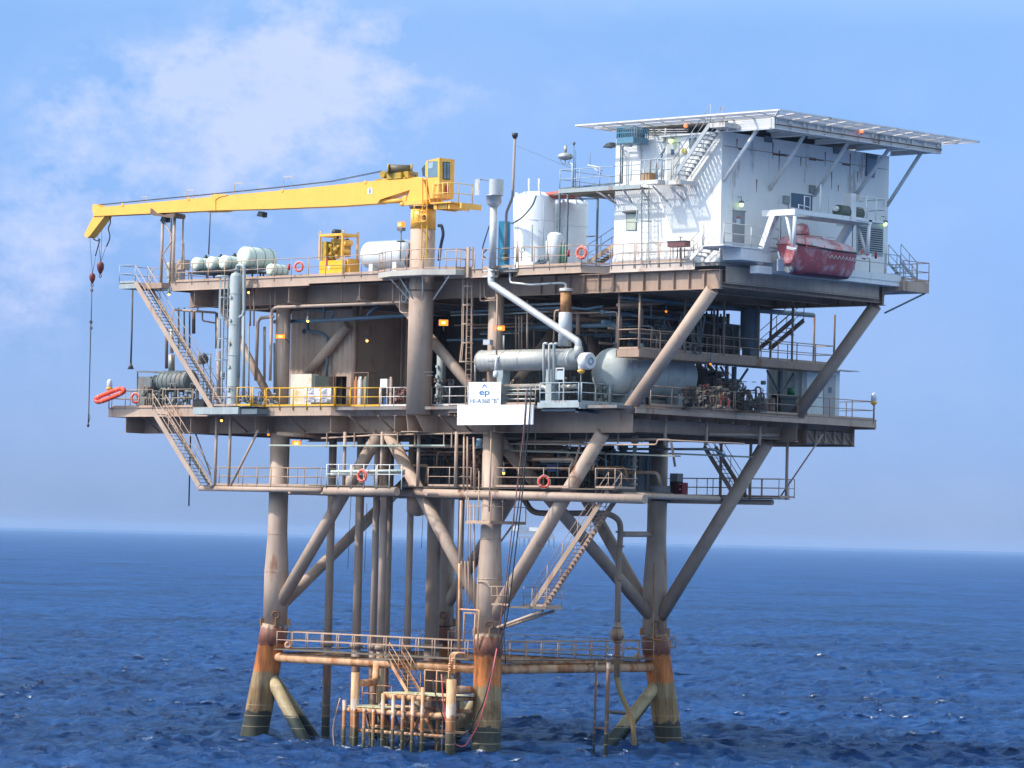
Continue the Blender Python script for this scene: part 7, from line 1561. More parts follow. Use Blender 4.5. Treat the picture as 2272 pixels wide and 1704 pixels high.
valves('pump cluster with red wheels at the foot of the tall vessel', 'f', 1530, 1900, -1.0, DL, DL+.9, 36, 3, mat('pump_grey', (.30,.31,.30), .5, rust=.3))
valves('dark valve cluster under the silver heat exchanger, left part', 'h', 330, 760, .4, DL, DL+1.7, 50, 5)
valves('dark valve cluster under the silver heat exchanger, right part', 'h', 780, 1230, .5, DL, DL+1.6, 40, 6)
valves('green-handled pumps on the blue-grey platform', 'h', 1440, 1580, .8, DL, DL+1.5, 26, 7, RUSTC if False else DULL, col2=mat('yellow_green_wheel', (.35,.35,.04), .5))
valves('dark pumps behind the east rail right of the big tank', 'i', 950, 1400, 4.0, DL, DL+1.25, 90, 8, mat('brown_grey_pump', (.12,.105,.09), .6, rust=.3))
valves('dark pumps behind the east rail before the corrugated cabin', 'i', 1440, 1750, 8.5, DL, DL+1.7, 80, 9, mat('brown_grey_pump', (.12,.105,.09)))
# slim vessel right of the pedestal
t = thing('slim_vessel', 'slim pale grey upright vessel right of the crane pedestal', 'vessel', W_('g',1675,1250,1.2)); a = W_('g',1672,1200,1.2); MB().lathe((a.x,1.2,DL), [(.2,0),(.22,.05),(.22,.4),(.27,.5),(.27,W_('g',1670,790,1.2).z-DL-.1),(.15,W_('g',1670,790,1.2).z-DL+.05),(.08,W_('g',1670,730,1.2).z-DL)], n=24).obj('shell', GREY, t)
b = MB(); [b.lathe((a.x,.95,DL+.7+i*.55), [(.07,0),(.07,-.1),(.1,-.1),(.1,-.14)], (0,1,0), 12) for i in range(4)]; b.obj('nozzles', GREY, t)
# heat exchanger
Yh = -1.0
he = thing('heat_exchanger', 'long horizontal vessel in weathered silver insulation beside the sign', 'heat exchanger', W_('h',750,1000,Yh)); a, c = W_('h',285,882,Yh), W_('h',1195,880,Yh); zh = (a.z+c.z)/2; rh_ = .585
MB().lathe((a.x,Yh,zh), [(rh_*.35,-.06),(rh_*.8,.0),(rh_*.97,.12),(rh_,.2),(rh_,c.x-a.x)], (1,0,0), 40).obj('shell', INSUL, he)
b = MB(); L_ = c.x-a.x
for i in range(22): b.torus((a.x+.25+i*(L_-.3)/21,Yh,zh), rh_+.002, .009, (1,0,0), 36, 4)
for s in (.18, L_*.48, L_-.05): b.torus((a.x+s,Yh,zh), rh_+.004, .022, (1,0,0), 36, 5)
b.obj('insulation_bands', INSUL, he)
MB().lathe((c.x,Yh,zh), [(.60,0),(.60,.1),(.5,.12),(.48,.42),(.3,.44),(.3,.62)], (1,0,0), 32).obj('channel_head', GALVD, he)
e_ = W_('h',1325,890,Yh-.2); MB().lathe((e_.x-.15,Yh-.2,e_.z), [(.42,0),(.46,.04),(.46,.5),(.40,.51),(.40,.56)], (1,-.15,0), 32).obj('blind_flange', WHITE, he); f_ = MB(); f_.torus((e_.x+.45,Yh-.28,e_.z), .17, .035, (1,-.15,0), 20, 5); f_.obj('centre_mark', mat('faded_blue_mark', (.2,.32,.45), .5), he)
MB().lathe(W_('h',1255,760,-1.05)-V((0,0,.6)), [(.27,0),(.27,.5),(.22,.7)], n=20).obj('outlet_elbow', GALVD, he)
for x in (520, 1000): a2 = W_('h',x,1000,Yh); MB().box(a2.x-.22,Yh-.3,DL,a2.x+.22,Yh+.3,zh-rh_+.12).obj('saddle', GREY, he)
b = MB(); 
for i in range(14): x = a.x+1.15+i*.055; z = zh+.28-.0*(i%3); b.box(x, Yh-rh_-.0+.075, z, x+.04, Yh-rh_+.10, z+.03+.02*(i%2))
for i in range(16): x = a.x+1.2+i*.055; b.box(x, Yh-rh_-.004, zh-.07, x+.04, Yh-rh_+.01, zh-.035)
b.obj('faint_stencil', GREYD, he)
# silver chimney with rusty top
t = thing('rusty_topped_column', 'upright silver column with a rust-orange upper section behind the slanting exhaust', 'column', W_('h',1120,740,-.95)); a = W_('h',1120,740,-.95); zz = [W_('h',1120,y,-.95).z for y in (745,420,400,205,185)]
MB().lathe((a.x,-.95,0), [(.37,zz[0]),(.37,zz[1]),(.34,zz[1]+.04)], n=26).obj('lower_section', GALV, t); MB().lathe((a.x,-.95,0), [(.30,zz[2]-.1),(.30,zz[3])], n=26).obj('rusty_section', RUSTC, t); MB().lathe((a.x,-.95,0), [(.38,zz[3]),(.38,zz[3]+.05),(.33,zz[3]+.06),(.38,zz[4]),(.36,zz[4]+.04)], n=26).obj('top_flange', RAILW, t)
pipe('thin silver pipe stepping across to the rusty-topped column', [W_('h',1130,190,-.95), W_('h',1130,125,-.95), W_('h',1080,122,-.95), W_('h',790,140,-1.1), W_('h',585,120,-1.2), W_('h',580,-40,-1.2), W_('h',530,-50,-1.2)], .065, GALV, bend=.15)
pipe('pale tan pipe beside the rusty-topped column', [W_('h',1065,390,-.9), W_('h',1022,395,-.9), W_('h',1010,700,-.9)], .05, RAILT)
for i, (x, y0, r, lab) in enumerate(((912,715,.065,'first pale standpipe before the heat exchanger'), (968,720,.065,'second pale standpipe before the heat exchanger'), (1015,720,.085,'third, thickest pale standpipe before the heat exchanger'))):
    pipe(lab, [W_('h',x+36,y0+2,-1.72), W_('h',x,y0,-1.72), W_('h',x,1110 if i < 2 else 1240,-1.72)], r, RAILW if i < 2 else GREY, group='pale standpipes')
t = thing('instrument_box', 'small pale instrument board on a frame beside the standpipes', 'instrument', W_('h',1075,1200,-1.7)); a, c = W_('h',1030,1072,-1.7), W_('h',1115,965,-1.7); b = MB(); b.box(a.x,-1.72,a.z,a.x+.06,-1.66,c.z); b.box(c.x-.06,-1.72,DL,c.x,-1.66,c.z); b.box(a.x,-1.72,c.z,c.x,-1.66,c.z+.06); b.obj('frame', RAILW, t); MB().box(a.x+.08,-1.7,a.z,c.x-.08,-1.65,c.z-.1).obj('board', mat('pale_blue_board', (.42,.50,.56), .4), t)
# light pole in front of exchanger
t = thing('lamp_pole', 'thin rusty pole rising in front of the heat exchanger', 'pole', W_('h',440,1100,-1.7)); MB().tube([W_('h',458,200,-1.7), W_('h',450,830,-1.7)], .045, 8).obj('shaft', RAILT, t); MB().tube([W_('h',450,830,-1.7), W_('h',440,1000,-1.7)], .07, 10).obj('sleeve', WHITE, t); MB().lathe(W_('h',440,1050,-1.7), [(.08,0),(.14,.05),(.14,.3),(.08,.35)], n=14).obj('base_pot', WHITE, t)
t = thing('grey_flood', 'unlit pale floodlight facing left above the exchanger', 'floodlight', W_('h',370,715,-.8)); a = W_('h',368,712,-.8); MB().beam(a-V((.25,0,-.04)), a+V((.25,0,.03)), .3, .28).obj('housing', mat('pale_metal', (.45,.48,.5), .4), t)
# pipes at the front of the exchanger
pipe('upper silver-clad pipe along the deck right of the sign', [W_('h',495,1138,-.9), W_('h',920,1132,-.9)], .115, INSUL, flanges=[(W_('h',560,1137,-.9),(1,0,0))]); pipe('middle thin pipe along the deck right of the sign', [W_('h',495,1172,-.95), W_('h',950,1165,-.95)], .04, RAILW)
pipe('lower silver-clad pipe along the deck right of the sign', [W_('h',495,1212,-.9), W_('h',820,1212,-.9)], .10, GREY); pipe('lowest thin pipe along the deck right of the sign', [W_('h',495,1262,-.95), W_('h',830,1262,-.95)], .045, RAILW)
pipe('fat clad pipe on the blue-grey platform', [W_('h',1060,1145,-.8), W_('h',1240,1140,-.8)], .13, INSUL); pipe('insulated elbow at the end of the upper clad pipe', [W_('h',880,1140,-1.0), W_('h',940,1150,-1.0), W_('h',950,1195,-1.0), W_('h',1010,1195,-1.0)], .12, INSUL)
# big grey tank
tk = thing('big_grey_tank', 'huge grey horizontal tank with rust spots behind the east brace', 'tank', (7.4, 3.5, DL))
XT = 7.45; rT = 1.33; zc_ = w('i',300,1003,Y=1.9).z; yA, yB = .55, 7.6
MB().vessel((XT, yA, zc_), (XT, yB, zc_), rT, 44, .62).obj('shell', mat('tank_grey', (.37,.41,.405), .5, var=.1, rust=.24, rcol=(.30,.19,.10), rs=.8, streak=False), tk)
b = MB()
for y in (yA+1.0, yA+2.5, yA+4.0, yA+5.4): b.torus((XT,y,zc_), rT+.003, .012, (0,1,0), 40, 5)
b.obj('weld_seams', GREY, tk)
for y in (2.0, 6.0): MB().box(XT-1.0,y-.2,DL,XT+1.0,y+.2,zc_-rT*.7).obj('saddle', GREY, tk)
for i in range(5): MB().lathe((XT, yA+1.1+i*1.15, zc_+rT-.05), [(.12,0),(.12,.25),(.2,.26),(.2,.33)], n=14).obj('top_nozzle', DULL, tk)
MB().prism([(XT+.93,yA+1.5,zc_+.98),(XT+1.0,yA+1.6,zc_+.9),(XT+1.02,yA+2.3,zc_+.88),(XT+.95,yA+2.2,zc_+.97)], (.01,0,.01)).obj('rust_spot', RUSTC, tk)
# dark equipment housings that fill the shaded interior
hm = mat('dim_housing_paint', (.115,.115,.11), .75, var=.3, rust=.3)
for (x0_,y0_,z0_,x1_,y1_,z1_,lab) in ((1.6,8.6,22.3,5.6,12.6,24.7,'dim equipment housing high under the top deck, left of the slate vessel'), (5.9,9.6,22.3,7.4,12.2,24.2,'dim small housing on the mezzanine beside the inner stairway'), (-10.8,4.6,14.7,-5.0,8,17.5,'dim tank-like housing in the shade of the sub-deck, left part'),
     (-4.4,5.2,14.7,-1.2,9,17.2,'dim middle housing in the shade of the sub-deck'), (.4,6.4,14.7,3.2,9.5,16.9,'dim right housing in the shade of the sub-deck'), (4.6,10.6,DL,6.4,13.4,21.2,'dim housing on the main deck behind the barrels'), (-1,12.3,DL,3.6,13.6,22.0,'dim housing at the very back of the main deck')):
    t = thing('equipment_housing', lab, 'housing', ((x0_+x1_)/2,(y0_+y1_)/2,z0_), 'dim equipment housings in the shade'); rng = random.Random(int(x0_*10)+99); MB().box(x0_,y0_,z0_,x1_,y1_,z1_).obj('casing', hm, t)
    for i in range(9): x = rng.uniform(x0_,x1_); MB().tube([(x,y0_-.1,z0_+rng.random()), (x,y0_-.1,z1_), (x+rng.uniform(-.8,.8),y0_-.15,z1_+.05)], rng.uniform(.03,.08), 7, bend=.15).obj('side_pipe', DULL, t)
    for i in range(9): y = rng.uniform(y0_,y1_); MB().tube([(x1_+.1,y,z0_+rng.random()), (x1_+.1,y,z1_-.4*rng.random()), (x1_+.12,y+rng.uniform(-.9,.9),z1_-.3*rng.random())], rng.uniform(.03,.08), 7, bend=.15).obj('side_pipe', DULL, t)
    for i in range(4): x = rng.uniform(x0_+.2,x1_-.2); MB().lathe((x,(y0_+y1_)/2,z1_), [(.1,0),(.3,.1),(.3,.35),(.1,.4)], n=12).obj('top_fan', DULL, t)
# corrugated cabin far right
cb_ = thing('corrugated_cabin', 'white corrugated cabin with a grey door at the main deck’s far right', 'building', (8, 16.5, DL)); X1c = 9.2; y0c = w('j',845,900,X=X1c).y; y1c = w('j',1168,900,X=X1c).y; zcT = w('j',845,885,X=X1c).z
xc0 = w('j',450,1000,Y=y0c).x
b = MB(); corr(b, xc0, X1c, DL, zcT, y0c, .46, .13); b.box(xc0, y0c+.02, DL, X1c, y1c, zcT); cw = b.obj('wall', mat('cabin_sheet', (.66,.70,.68), .5, var=.08, rust=.15, grime=.2), cb_)
dd = panel('j', [(1003,1030),(1120,1030),(1110,1450),(1003,1450)], mat('cabin_door', (.36,.35,.35), .5), 'door', cb_, X=X1c, th=.04); panel('j', [(1048,1148),(1076,1148),(1076,1200),(1048,1200)], GLASS, 'door_window', dd, X=X1c, off=.05)
a = w('j',1165,985,X=X1c); MB().box(X1c, a.y-.9, a.z-.03, X1c+.7, a.y+.9, a.z+.02).obj('door_canopy', RAILW, cb_)
for i in range(2):
    pass
# barrels by the cabin
for i, (x, lab) in enumerate(((1180,'left brown barrel before the corrugated cabin'), (1245,'right brown barrel before the corrugated cabin'))):
    a = w('i',x+560,1400,X=9.6) ; t = thing('barrel', lab, 'barrel', (a.x,a.y,DL), 'brown barrels'); MB().lathe((a.x,a.y,DL), [(.29,0),(.29,.28),(.305,.3),(.29,.32),(.29,.58),(.305,.6),(.29,.62),(.29,.9),(.27,.9)], n=20).obj('drum', mat('brown_barrel', (.20,.13,.11), .5, rust=.3), t); MB().lathe((a.x+.1,a.y,DL+.9), [(.04,0),(.04,.03)], n=8).obj('bung', DARK, t)
t = thing('black_tool_chest', 'black chest with a green can on top beside the corrugated cabin', 'chest', (9.5, 12.5, DL)); a = w('j',675,1240,X=9.6); MB().box(9.0,a.y-.9,a.z-.1,9.6,a.y+.9,a.z+.1).obj('top', DARK, t); MB().box(9.1,a.y-.7,DL,9.5,a.y+.7,a.z-.1).obj('body', DARK, t); MB().lathe((9.4,a.y+.35,a.z+.1), [(.22,0),(.22,.4),(.18,.42)], n=16).obj('green_can', GREEN, t)
# mezzanine and east interior clutter
valves('dark clutter of valves on the mezzanine', 'i', 560, 1100, 5.0, zc+.1, zc+2.4, 60, 11, name='mezzanine_manifold')
t = thing('mezzanine_vessel', 'slate-grey upright vessel standing on the mezzanine’s far part', 'vessel', w('i',1600,600,Y=10)); a = w('i',1610,600,Y=10.5); MB().vessel((a.x,10.5,zc+.6), (a.x,10.5,25.0), .55, 24, .3).obj('shell', mat('dark_slate_vessel', (.10,.13,.15), .5), t); MB().box(a.x-.3,10.2,zc,a.x+.3,10.8,zc+.7).obj('skirt', GREYD, t)
t = thing('mezzanine_vessel', 'pale vessel top just above the mezzanine floor', 'vessel', w('i',540,620,Y=3.2)); a = w('i',545,620,Y=3.0); MB().lathe((a.x,3.0,zc-.2), [(.12,0),(.15,.2),(.3,.25),(.3,.35),(.16,.45),(.14,.75),(.05,.8)], n=18).obj('shell', GREY, t)
stair('brown stairway climbing inside from the mezzanine to the top deck', w('i',2040,480,Y=13), w('i',1700,770,Y=13), (0,.9,0), TAN, depth=.25)
stair('brown stairway inside from the main deck up to the mezzanine', (4.5, 12, zc), (7.6, 12, DL), (0,.9,0), TAN, depth=.25)
# deep interior uprights and cross pipes
rng = random.Random(21)
for i in range(26):
    x = rng.uniform(-6.5, 8.2); y = rng.uniform(5.5, 13); z1_ = rng.choice((zc, 24.9, 24.9))
    tag(MB().tube([(x,y,DL), (x,y,z1_)], rng.choice((.05,.07,.11)), 8).obj('upright_pipe', rng.choice((TAN2, GREYD, DULL))), 'upright pipe deep in the shade between the two decks', 'pipe', 'upright pipes between the decks')
for i in range(18):
    y = rng.uniform(1.5, 12.5); z = rng.uniform(23.2, 25.0); x0_ = rng.uniform(-8, 2); x1_ = x0_+rng.uniform(3, 8)
    tag(MB().tube([(x0_,y,z), (x1_,y,z), (x1_,y,z-rng.uniform(.4,2))], rng.choice((.05,.08,.12)), 9, bend=.3).obj('overhead_pipe', rng.choice((TAN2, BLUEP, GREYD))), 'overhead pipe in the shade below the top deck', 'pipe', 'overhead pipes below the top deck')
for i in range(12):
    x = rng.uniform(1, 9); z = rng.uniform(23.6, 25.0); y0_ = rng.uniform(.5, 5); 
    tag(MB().tube([(x,y0_,z), (x,y0_+rng.uniform(4,9),z)], rng.choice((.05,.08,.13)), 9).obj('overhead_pipe', rng.choice((TAN2, BLUEP, GREYD))), 'overhead pipe running back below the top deck', 'pipe', 'overhead pipes running back')
for i in range(34):
    x0_ = rng.uniform(-12, 5); x1_ = x0_+rng.uniform(2, 7); y = rng.uniform(.9, 5.5); z = rng.uniform(15.6, 17.4)
    pts = [(x0_,y,z-rng.choice((0,0,.8,1.4))), (x0_,y,z), (x1_,y,z), (x1_,y+rng.uniform(-.5,1.5),z-rng.uniform(0,1.6))]
    tag(MB().tube(pts, rng.choice((.04,.05,.07,.10)), 8, bend=.25).obj('underdeck_pipe', rng.choice((TAN2, TAN2, GREYD, RUSTC if i % 5 == 0 else TAN))), 'pipe slung in the shade below the main deck', 'pipe', 'pipes slung below the main deck')
for i in range(26):
    x = rng.uniform(-3, 9); y = rng.uniform(.8, 4.5); z = rng.uniform(22.6, 24.9); L_ = rng.uniform(1.5, 5)
    pts = [(x-L_,y,z), (x,y,z), (x,y,z-rng.uniform(.3,1.8))] if i % 2 else [(x,y,z), (x,y+L_,z), (x,y+L_,z-rng.uniform(.3,1.5))]
    tag(MB().tube(pts, rng.choice((.035,.05,.07)), 8, bend=.2).obj('deckhead_pipe', rng.choice((TAN, TAN2, BLUEP, GREY))), 'thin pipe under the top deck in the middle bays', 'pipe', 'thin pipes under the top deck')
for i in range(14):
    x = rng.uniform(1, 7.6); y = rng.uniform(6, 13); MBp = MB().tube([(x,y,DL if i % 2 else zc), (x,y,24.9)], .06, 7); tag(MBp.obj('hanger_post', TAN2), 'thin post in the shade behind the mezzanine', 'post', 'thin posts behind the mezzanine')
# named pipes at the front
pipe('long tan pipe with rounded drop bending down at the left end of the main deck', [W_('g',1360,312,-.8), W_('g',60,362,-.8), W_('g',15,385,-.8), W_('g',12,460,-.8), W_('f',1890,10,-.8), W_('f',1760,25,-.8), W_('f',1735,60,-.8), W_('f',1715,640,-.8)], .10, TAN, bend=.35)
pipe('tan downpipe beside the bent tan pipe', [W_('f',1870,10,-.8), W_('f',1855,640,-.8)], .09, TAN)
pipe('blue-grey header pipe running under the top deck', [W_('g',40,505,.6), W_('g',560,490,.6), W_('g',1358,440,.6)], .11, BLUEP)
pipe('blue-grey branch bending down from the header', [W_('g',600,468,.7), W_('g',622,405,.7), W_('g',360,380,.9)], .07, BLUEP, bend=.1); pipe('blue-grey slanting branch above the header', [W_('g',945,452,.7), W_('g',1000,385,.7), W_('g',1080,340,1.2)], .09, BLUEP)
pipe('slate pipe stepping down the corrugated wall', [W_('g',365,500,1.8), W_('g',365,595,1.8), W_('g',500,612,1.8), W_('g',562,660,1.8), W_('g',550,1090,1.8)], .09, BLUEP, flanges=[(W_('g',330,598,1.8),(1,0,0))])
pipe('tan stub pipe rising to the deck girder', [W_('g',855,312,-.6), W_('g',860,265,-.6), W_('g',900,250,-.6)], .08, TAN); pipe('tan down pipe in front of the ribbed wall', [W_('g',900,330,2.5), W_('g',870,440,2.5)], .09, TAN)
pipe('pale U-bend pipe left of the pedestal', [W_('g',1270,90,-.9), W_('g',1270,400,-.9), W_('g',1300,420,-.9), W_('g',1360,418,-.9)], .04, RAILT); pipe('grey loop pipe on the left flank of the pedestal', [W_('g',1335,60,-.9), W_('g',1335,310,-.9), W_('g',1290,310,-.9), W_('g',1290,235,-.9), W_('g',1335,235,-.9)], .055, GREY)
pipe('tan conduit frame hanging behind the exhaust elbow', [W_('h',295,60,-.8), W_('h',290,300,-.8), W_('h',450,292,-.8)], .045, RAILT); pipe('inner tan conduit behind the exhaust elbow', [W_('h',330,60,-.8), W_('h',330,255,-.8), W_('h',355,275,-.8), W_('h',440,272,-.8), W_('h',450,40,-.8)], .04, RAILT)
pipe('blue-grey pipe running right under the top deck toward the mezzanine', [W_('h',0,410,1), W_('h',1000,370,1), W_('h',1180,365,1), W_('h',1340,380,1), W_('h',1490,352,1)], .075, BLUEP); pipe('thin grey pipe below the blue-grey one', [W_('h',0,440,.8), W_('h',400,432,.8), W_('h',960,405,.8)], .04, GREY)
pipe('dark slate duct running back under the deck over the mezzanine', [W_('i',430,270,3), w('i',1200,350,X=9.0), w('j',905,440,X=9.0)], .14, GREYD)
pipe('tan pipe running back over the mezzanine', [w('i',310,340,X=8.5), w('i',760,318,X=8.5)], .09, TAN2)
for i, (k, x, y0_, y1_, Y, r, m_) in enumerate((('h',640,440,770,1.0,.05,TAN), ('h',670,440,770,1.0,.04,TAN), ('h',697,440,770,1.0,.05,TAN), ('h',752,290,770,.5,.06,TAN), ('h',522,640,775,-.3,.06,GREY), ('h',240,870,1100,-.5,.055,GALV), ('f',1645,80,850,-.6,.05,RAILG), ('f',1600,20,850,-1.4,.06,GREY), ('f',1800,110,640,-.4,.08,TAN), ('f',1895,270,800,-.6,.05,GREYD), ('a',1660,1040,1430,-1.0,.05,RAILT), ('a',1697,1040,1430,-1.0,.05,RAILT), ('a',1858,1070,1260,-.8,.04,RAILT), ('a',1905,1070,1250,-.8,.04,RAILT), ('a',1145,1090,1290,-.8,.05,RAILT), ('g',700,120,320,-.7,.045,RAILT), ('g',1205,90,325,-.9,.07,RAILT), ('g',525,150,500,.6,.06,BLUEP), ('g',752,190,310,.6,.05,TAN), ('a',958,1250,1650,1,.05,GREYD), ('a',1012,1250,1650,1,.05,GREYD), ('a',1065,1280,1650,1,.055,GREYD), ('a',1105,1270,1505,1,.11,BROWN), ('a',1330,1300,1650,.4,.09,BROWN), ('a',1350,1340,1650,-.2,.13,TAN), ('f',1350,350,870,-.2,.13,TAN))):
    tag(MB().tube([W_(k,x,y0_,Y), W_(k,x,y1_,Y)], r, 9).obj('vertical_pipe', m_), 'plain upright pipe on the front side between the decks', 'pipe', 'plain upright pipes at the front of the main deck')
pipe('tan horizontal pipe below the top deck girder at the left end', [W_('a',915,1270,.4), W_('a',1320,1300,.4)], .07, TAN); pipe('stepped brown pipe below the left end of the top deck', [W_('a',1190,1290,.6), W_('a',1190,1380,.6), W_('a',1225,1385,.6), W_('a',1310,1400,.6)], .05, TAN2); pipe('second tan pipe below the top deck girder', [W_('a',1620,1275,-.3), W_('a',1850,1262,-.3)], .05, TAN)
# under the main deck
pipe('fat capped tan pipe under the main deck at the west leg', [W_('s',80,790,-1.2), W_('s',420,805,-.2), W_('s',640,820,1.5)], .13, RAILT, bend=.0)
pipe('thin tan pipe under the main deck from the middle to the front leg', [W_('l',60,320,-.9), W_('l',600,288,-.9), W_('l',1700,268,-.9)], .045, RAILT, flanges=[(W_('l',535,292,-.9),(1,0,0))])
t = thing('cable_tray', 'pale green-grey cable tray slung below the main deck', 'cable tray', W_('l',600,390,-1.0)); b = MB(); b.beam(W_('k',1430,610,-1.0), W_('l',0,395,-1.0), .5, .09); b.beam(W_('l',0,395,-1.0), W_('l',1300,392,-1.0), .5, .09); b.obj('tray', mat('pale_green_tray', (.38,.42,.34), .6, rust=.3), t)
for x in (110, 380, 805, 975, 1260, 1335): p = W_('l',x,400,-1.0); MB().beam((p.x,-1.0,p.z-.05), (p.x,-1.0,17.66), .06, .06).obj('hanger', TAN2, t)
t = thing('cable_tray', 'dull cable tray slung below the main deck right of the front leg', 'cable tray', W_('n',100,440,.6)); b = MB(); b.beam(W_('m',520,440,1.0), W_('n',900,495,1.0), .5, .08); b.beam(W_('n',820,470,6.0), W_('n',1640,505,10), .45, .08); b.obj('tray', mat('dull_tray', (.24,.25,.20), .6, rust=.3), t)
for x in (830, 1170, 1330, 1640): p = W_('m',x,430,1.0); MB().beam((p.x,1.0,p.z), (p.x,1.0,17.8), .06, .06).obj('hanger', TAN2, t)
pipe('stepped tan pipe under the east side of the main deck', [W_('n',0,385,-.1), W_('n',690,382,-.1), W_('n',705,335,-.1), W_('n',1560,375,3)], .045, RAILT, bend=.1)
pipe('tan horizontal pipe on the east girder face', [w('n',1200,280,X=9.2), w('n',1890,290,X=9.2)], .10, TAN)
for x in (780, 1185, 1708): p = w('n',x,200,X=9.5); tag(MB().tube([(9.5,p.y,18.6), (9.5,p.y,w('n',x,390,X=9.5).z)], .09, 8).obj('girder_drain', TAN), 'tan vertical pipe on the east face of the main girder', 'pipe', 'vertical pipes on the east girder face')
pipe('long tan header under the main deck right of the front leg', [W_('m',540,375,.8), W_('m',1350,380,.8)], .055, TAN)
# risers between front leg and conductors
rs_ = 'thin risers left of the front leg'
for i, (x, y0_, x2, y2_, r) in enumerate(((1432,930,1415,1650,.09), (1460,280,1455,830,.06), (1492,300,1490,830,.05), (1555,310,1560,830,.07), (1500,900,1490,1650,.035), (1520,960,1515,1650,.035), (1555,960,1560,1650,.04), (1605,640,1600,1000,.03))):
    tag(MB().tube([W_('l',x,y0_,-.75), W_('l',x2,y2_,-.75)], r, 8).obj('riser', RAILT), ('fattest thin riser left of the front leg, below the sub-deck' if i == 0 else 'thin tan riser just left of the front leg'), 'pipe', rs_)
for i, (x, y1_) in enumerate(((1930,360), (1960,360), (1985,350), (2030,370))):
    tag(MB().tube([W_('o',x,-20,-.9), W_('o',x+8,y1_,-.9)], .03, 7).obj('lower_riser', RAILT), 'thin riser dropping to the low walkway by the front leg', 'pipe', 'thin lower risers by the front leg')
t = thing('riser_goosenecks', 'cluster of bent tan pipes on a frame left of the front leg above the walkway', 'pipework', W_('o',1990,600,-1.0)); b = MB()
b.tube([W_('o',1915,0,-1.0), W_('o',1910,720,-1.0)], .07, 10); b.tube([W_('o',1915,375,-1.0), W_('o',2080,385,-1.0), W_('o',2060,690,-1.0)], .05, 8, bend=.15); b.tube([W_('o',1955,400,-1.0), W_('o',1950,640,-1.0)], .04, 8); b.tube([W_('o',2045,410,-1.0), W_('o',2030,700,-1.0)], .04, 8); b.tube([W_('o',1955,405,-1.0), W_('o',2045,410,-1.0)], .04, 8)
for i in range(3): b.tube([W_('o',1840+i*18,900,-1.3), W_('o',1838+i*18,755,-1.3), W_('o',1865+i*18,730,-1.3), W_('o',1905+i*30,735,-1.2)], .06, 10, bend=.2)
for (x,y) in ((1840,830),(1880,850),(1860,790),(1840,870)): b.lathe(W_('o',x,y,-1.35), [(.05,-.1),(.11,-.08),(.11,-.02),(.06,0),(.11,.02),(.11,.08),(.05,.1)], (0,0,1), 12)
b.obj('bent_pipes', LAND, t)
# sub-deck equipment
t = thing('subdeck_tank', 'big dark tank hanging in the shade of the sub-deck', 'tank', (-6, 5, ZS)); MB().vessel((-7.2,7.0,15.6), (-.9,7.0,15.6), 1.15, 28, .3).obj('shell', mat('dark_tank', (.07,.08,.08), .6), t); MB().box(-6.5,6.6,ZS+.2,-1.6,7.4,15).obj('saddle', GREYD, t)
MB().lathe((W_('l',1000,1060,2.5).x,2.5,W_('l',1000,1085,2.5).z), [(.1,0),(.5,.1),(.62,.25),(.62,1.3)], n=24).obj('sump_pot', TAN2, t)
valves('dark valve cluster on the sub-deck behind the risers', 'l', 1440, 1640, 1.2, ZS+.3, ZS+2.6, 40, 14, mat('brown_valves', (.20,.12,.09), .6, rust=.4), cat='manifold')
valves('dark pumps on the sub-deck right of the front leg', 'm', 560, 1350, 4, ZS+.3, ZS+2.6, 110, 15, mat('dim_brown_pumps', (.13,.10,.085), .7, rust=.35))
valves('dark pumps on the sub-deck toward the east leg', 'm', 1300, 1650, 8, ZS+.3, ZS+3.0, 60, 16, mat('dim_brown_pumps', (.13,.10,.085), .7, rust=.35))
pipe('rusty brown gooseneck on the sub-deck', [W_('m',820,640,3), W_('m',822,510,3), W_('m',900,485,3), W_('m',1000,490,3)], .13, mat('rust_brown_pipe', (.24,.13,.08), .7), bend=.3)
pipe('dark hooked pipe on the sub-deck before the sky', [W_('m',1500,620,7), W_('m',1620,600,7), W_('m',1740,610,7), W_('m',1745,480,7)], .09, GREYD, bend=.35)
t = thing('blue_valve_box', 'blue actuator box in the dark sub-deck', 'valve', W_('m',1015,640,2.5)); a = W_('m',1015,615,2.5); MB().box(a.x-.35,2.3,a.z-.2,a.x+.35,2.7,a.z+.2).obj('box', mat('deep_blue_box', (.03,.06,.18), .5), t); MB().tube([a, a-V((0,0,1.2))], .06, 8).obj('stem', DARK, t)
t = thing('blue_barrel', 'pale blue can high beside the front leg under the deck', 'can', W_('m',280,360,-.2)); a = W_('m',280,365,-.4); MB().lathe(a-V((0,0,.22)), [(.15,0),(.16,.03),(.16,.42),(.13,.45)], n=14).obj('can', mat('pale_blue_can', (.20,.33,.42), .5), t); MB().beam(a-V((.4,0,.3)), a+V((.3,0,-.27)), .3, .05).obj('shelf', GREYD, t)
b = MB()
for i in range(9): b.lathe((W_('n',478,500,5).x,5,ZS+.6+i*.33), [(.12,0),(.2,.03),(.2,.1),(.12,.13)], n=14)
b.tube([(W_('n',478,500,5).x,5,ZS+.3),(W_('n',478,500,5).x,5,17.6)], .11, 12); tag(b.obj('flanged_riser', mat('pale_riser', (.40,.38,.33), .6, rust=.3)), 'pale riser with a stack of flanges left of the east leg', 'riser')
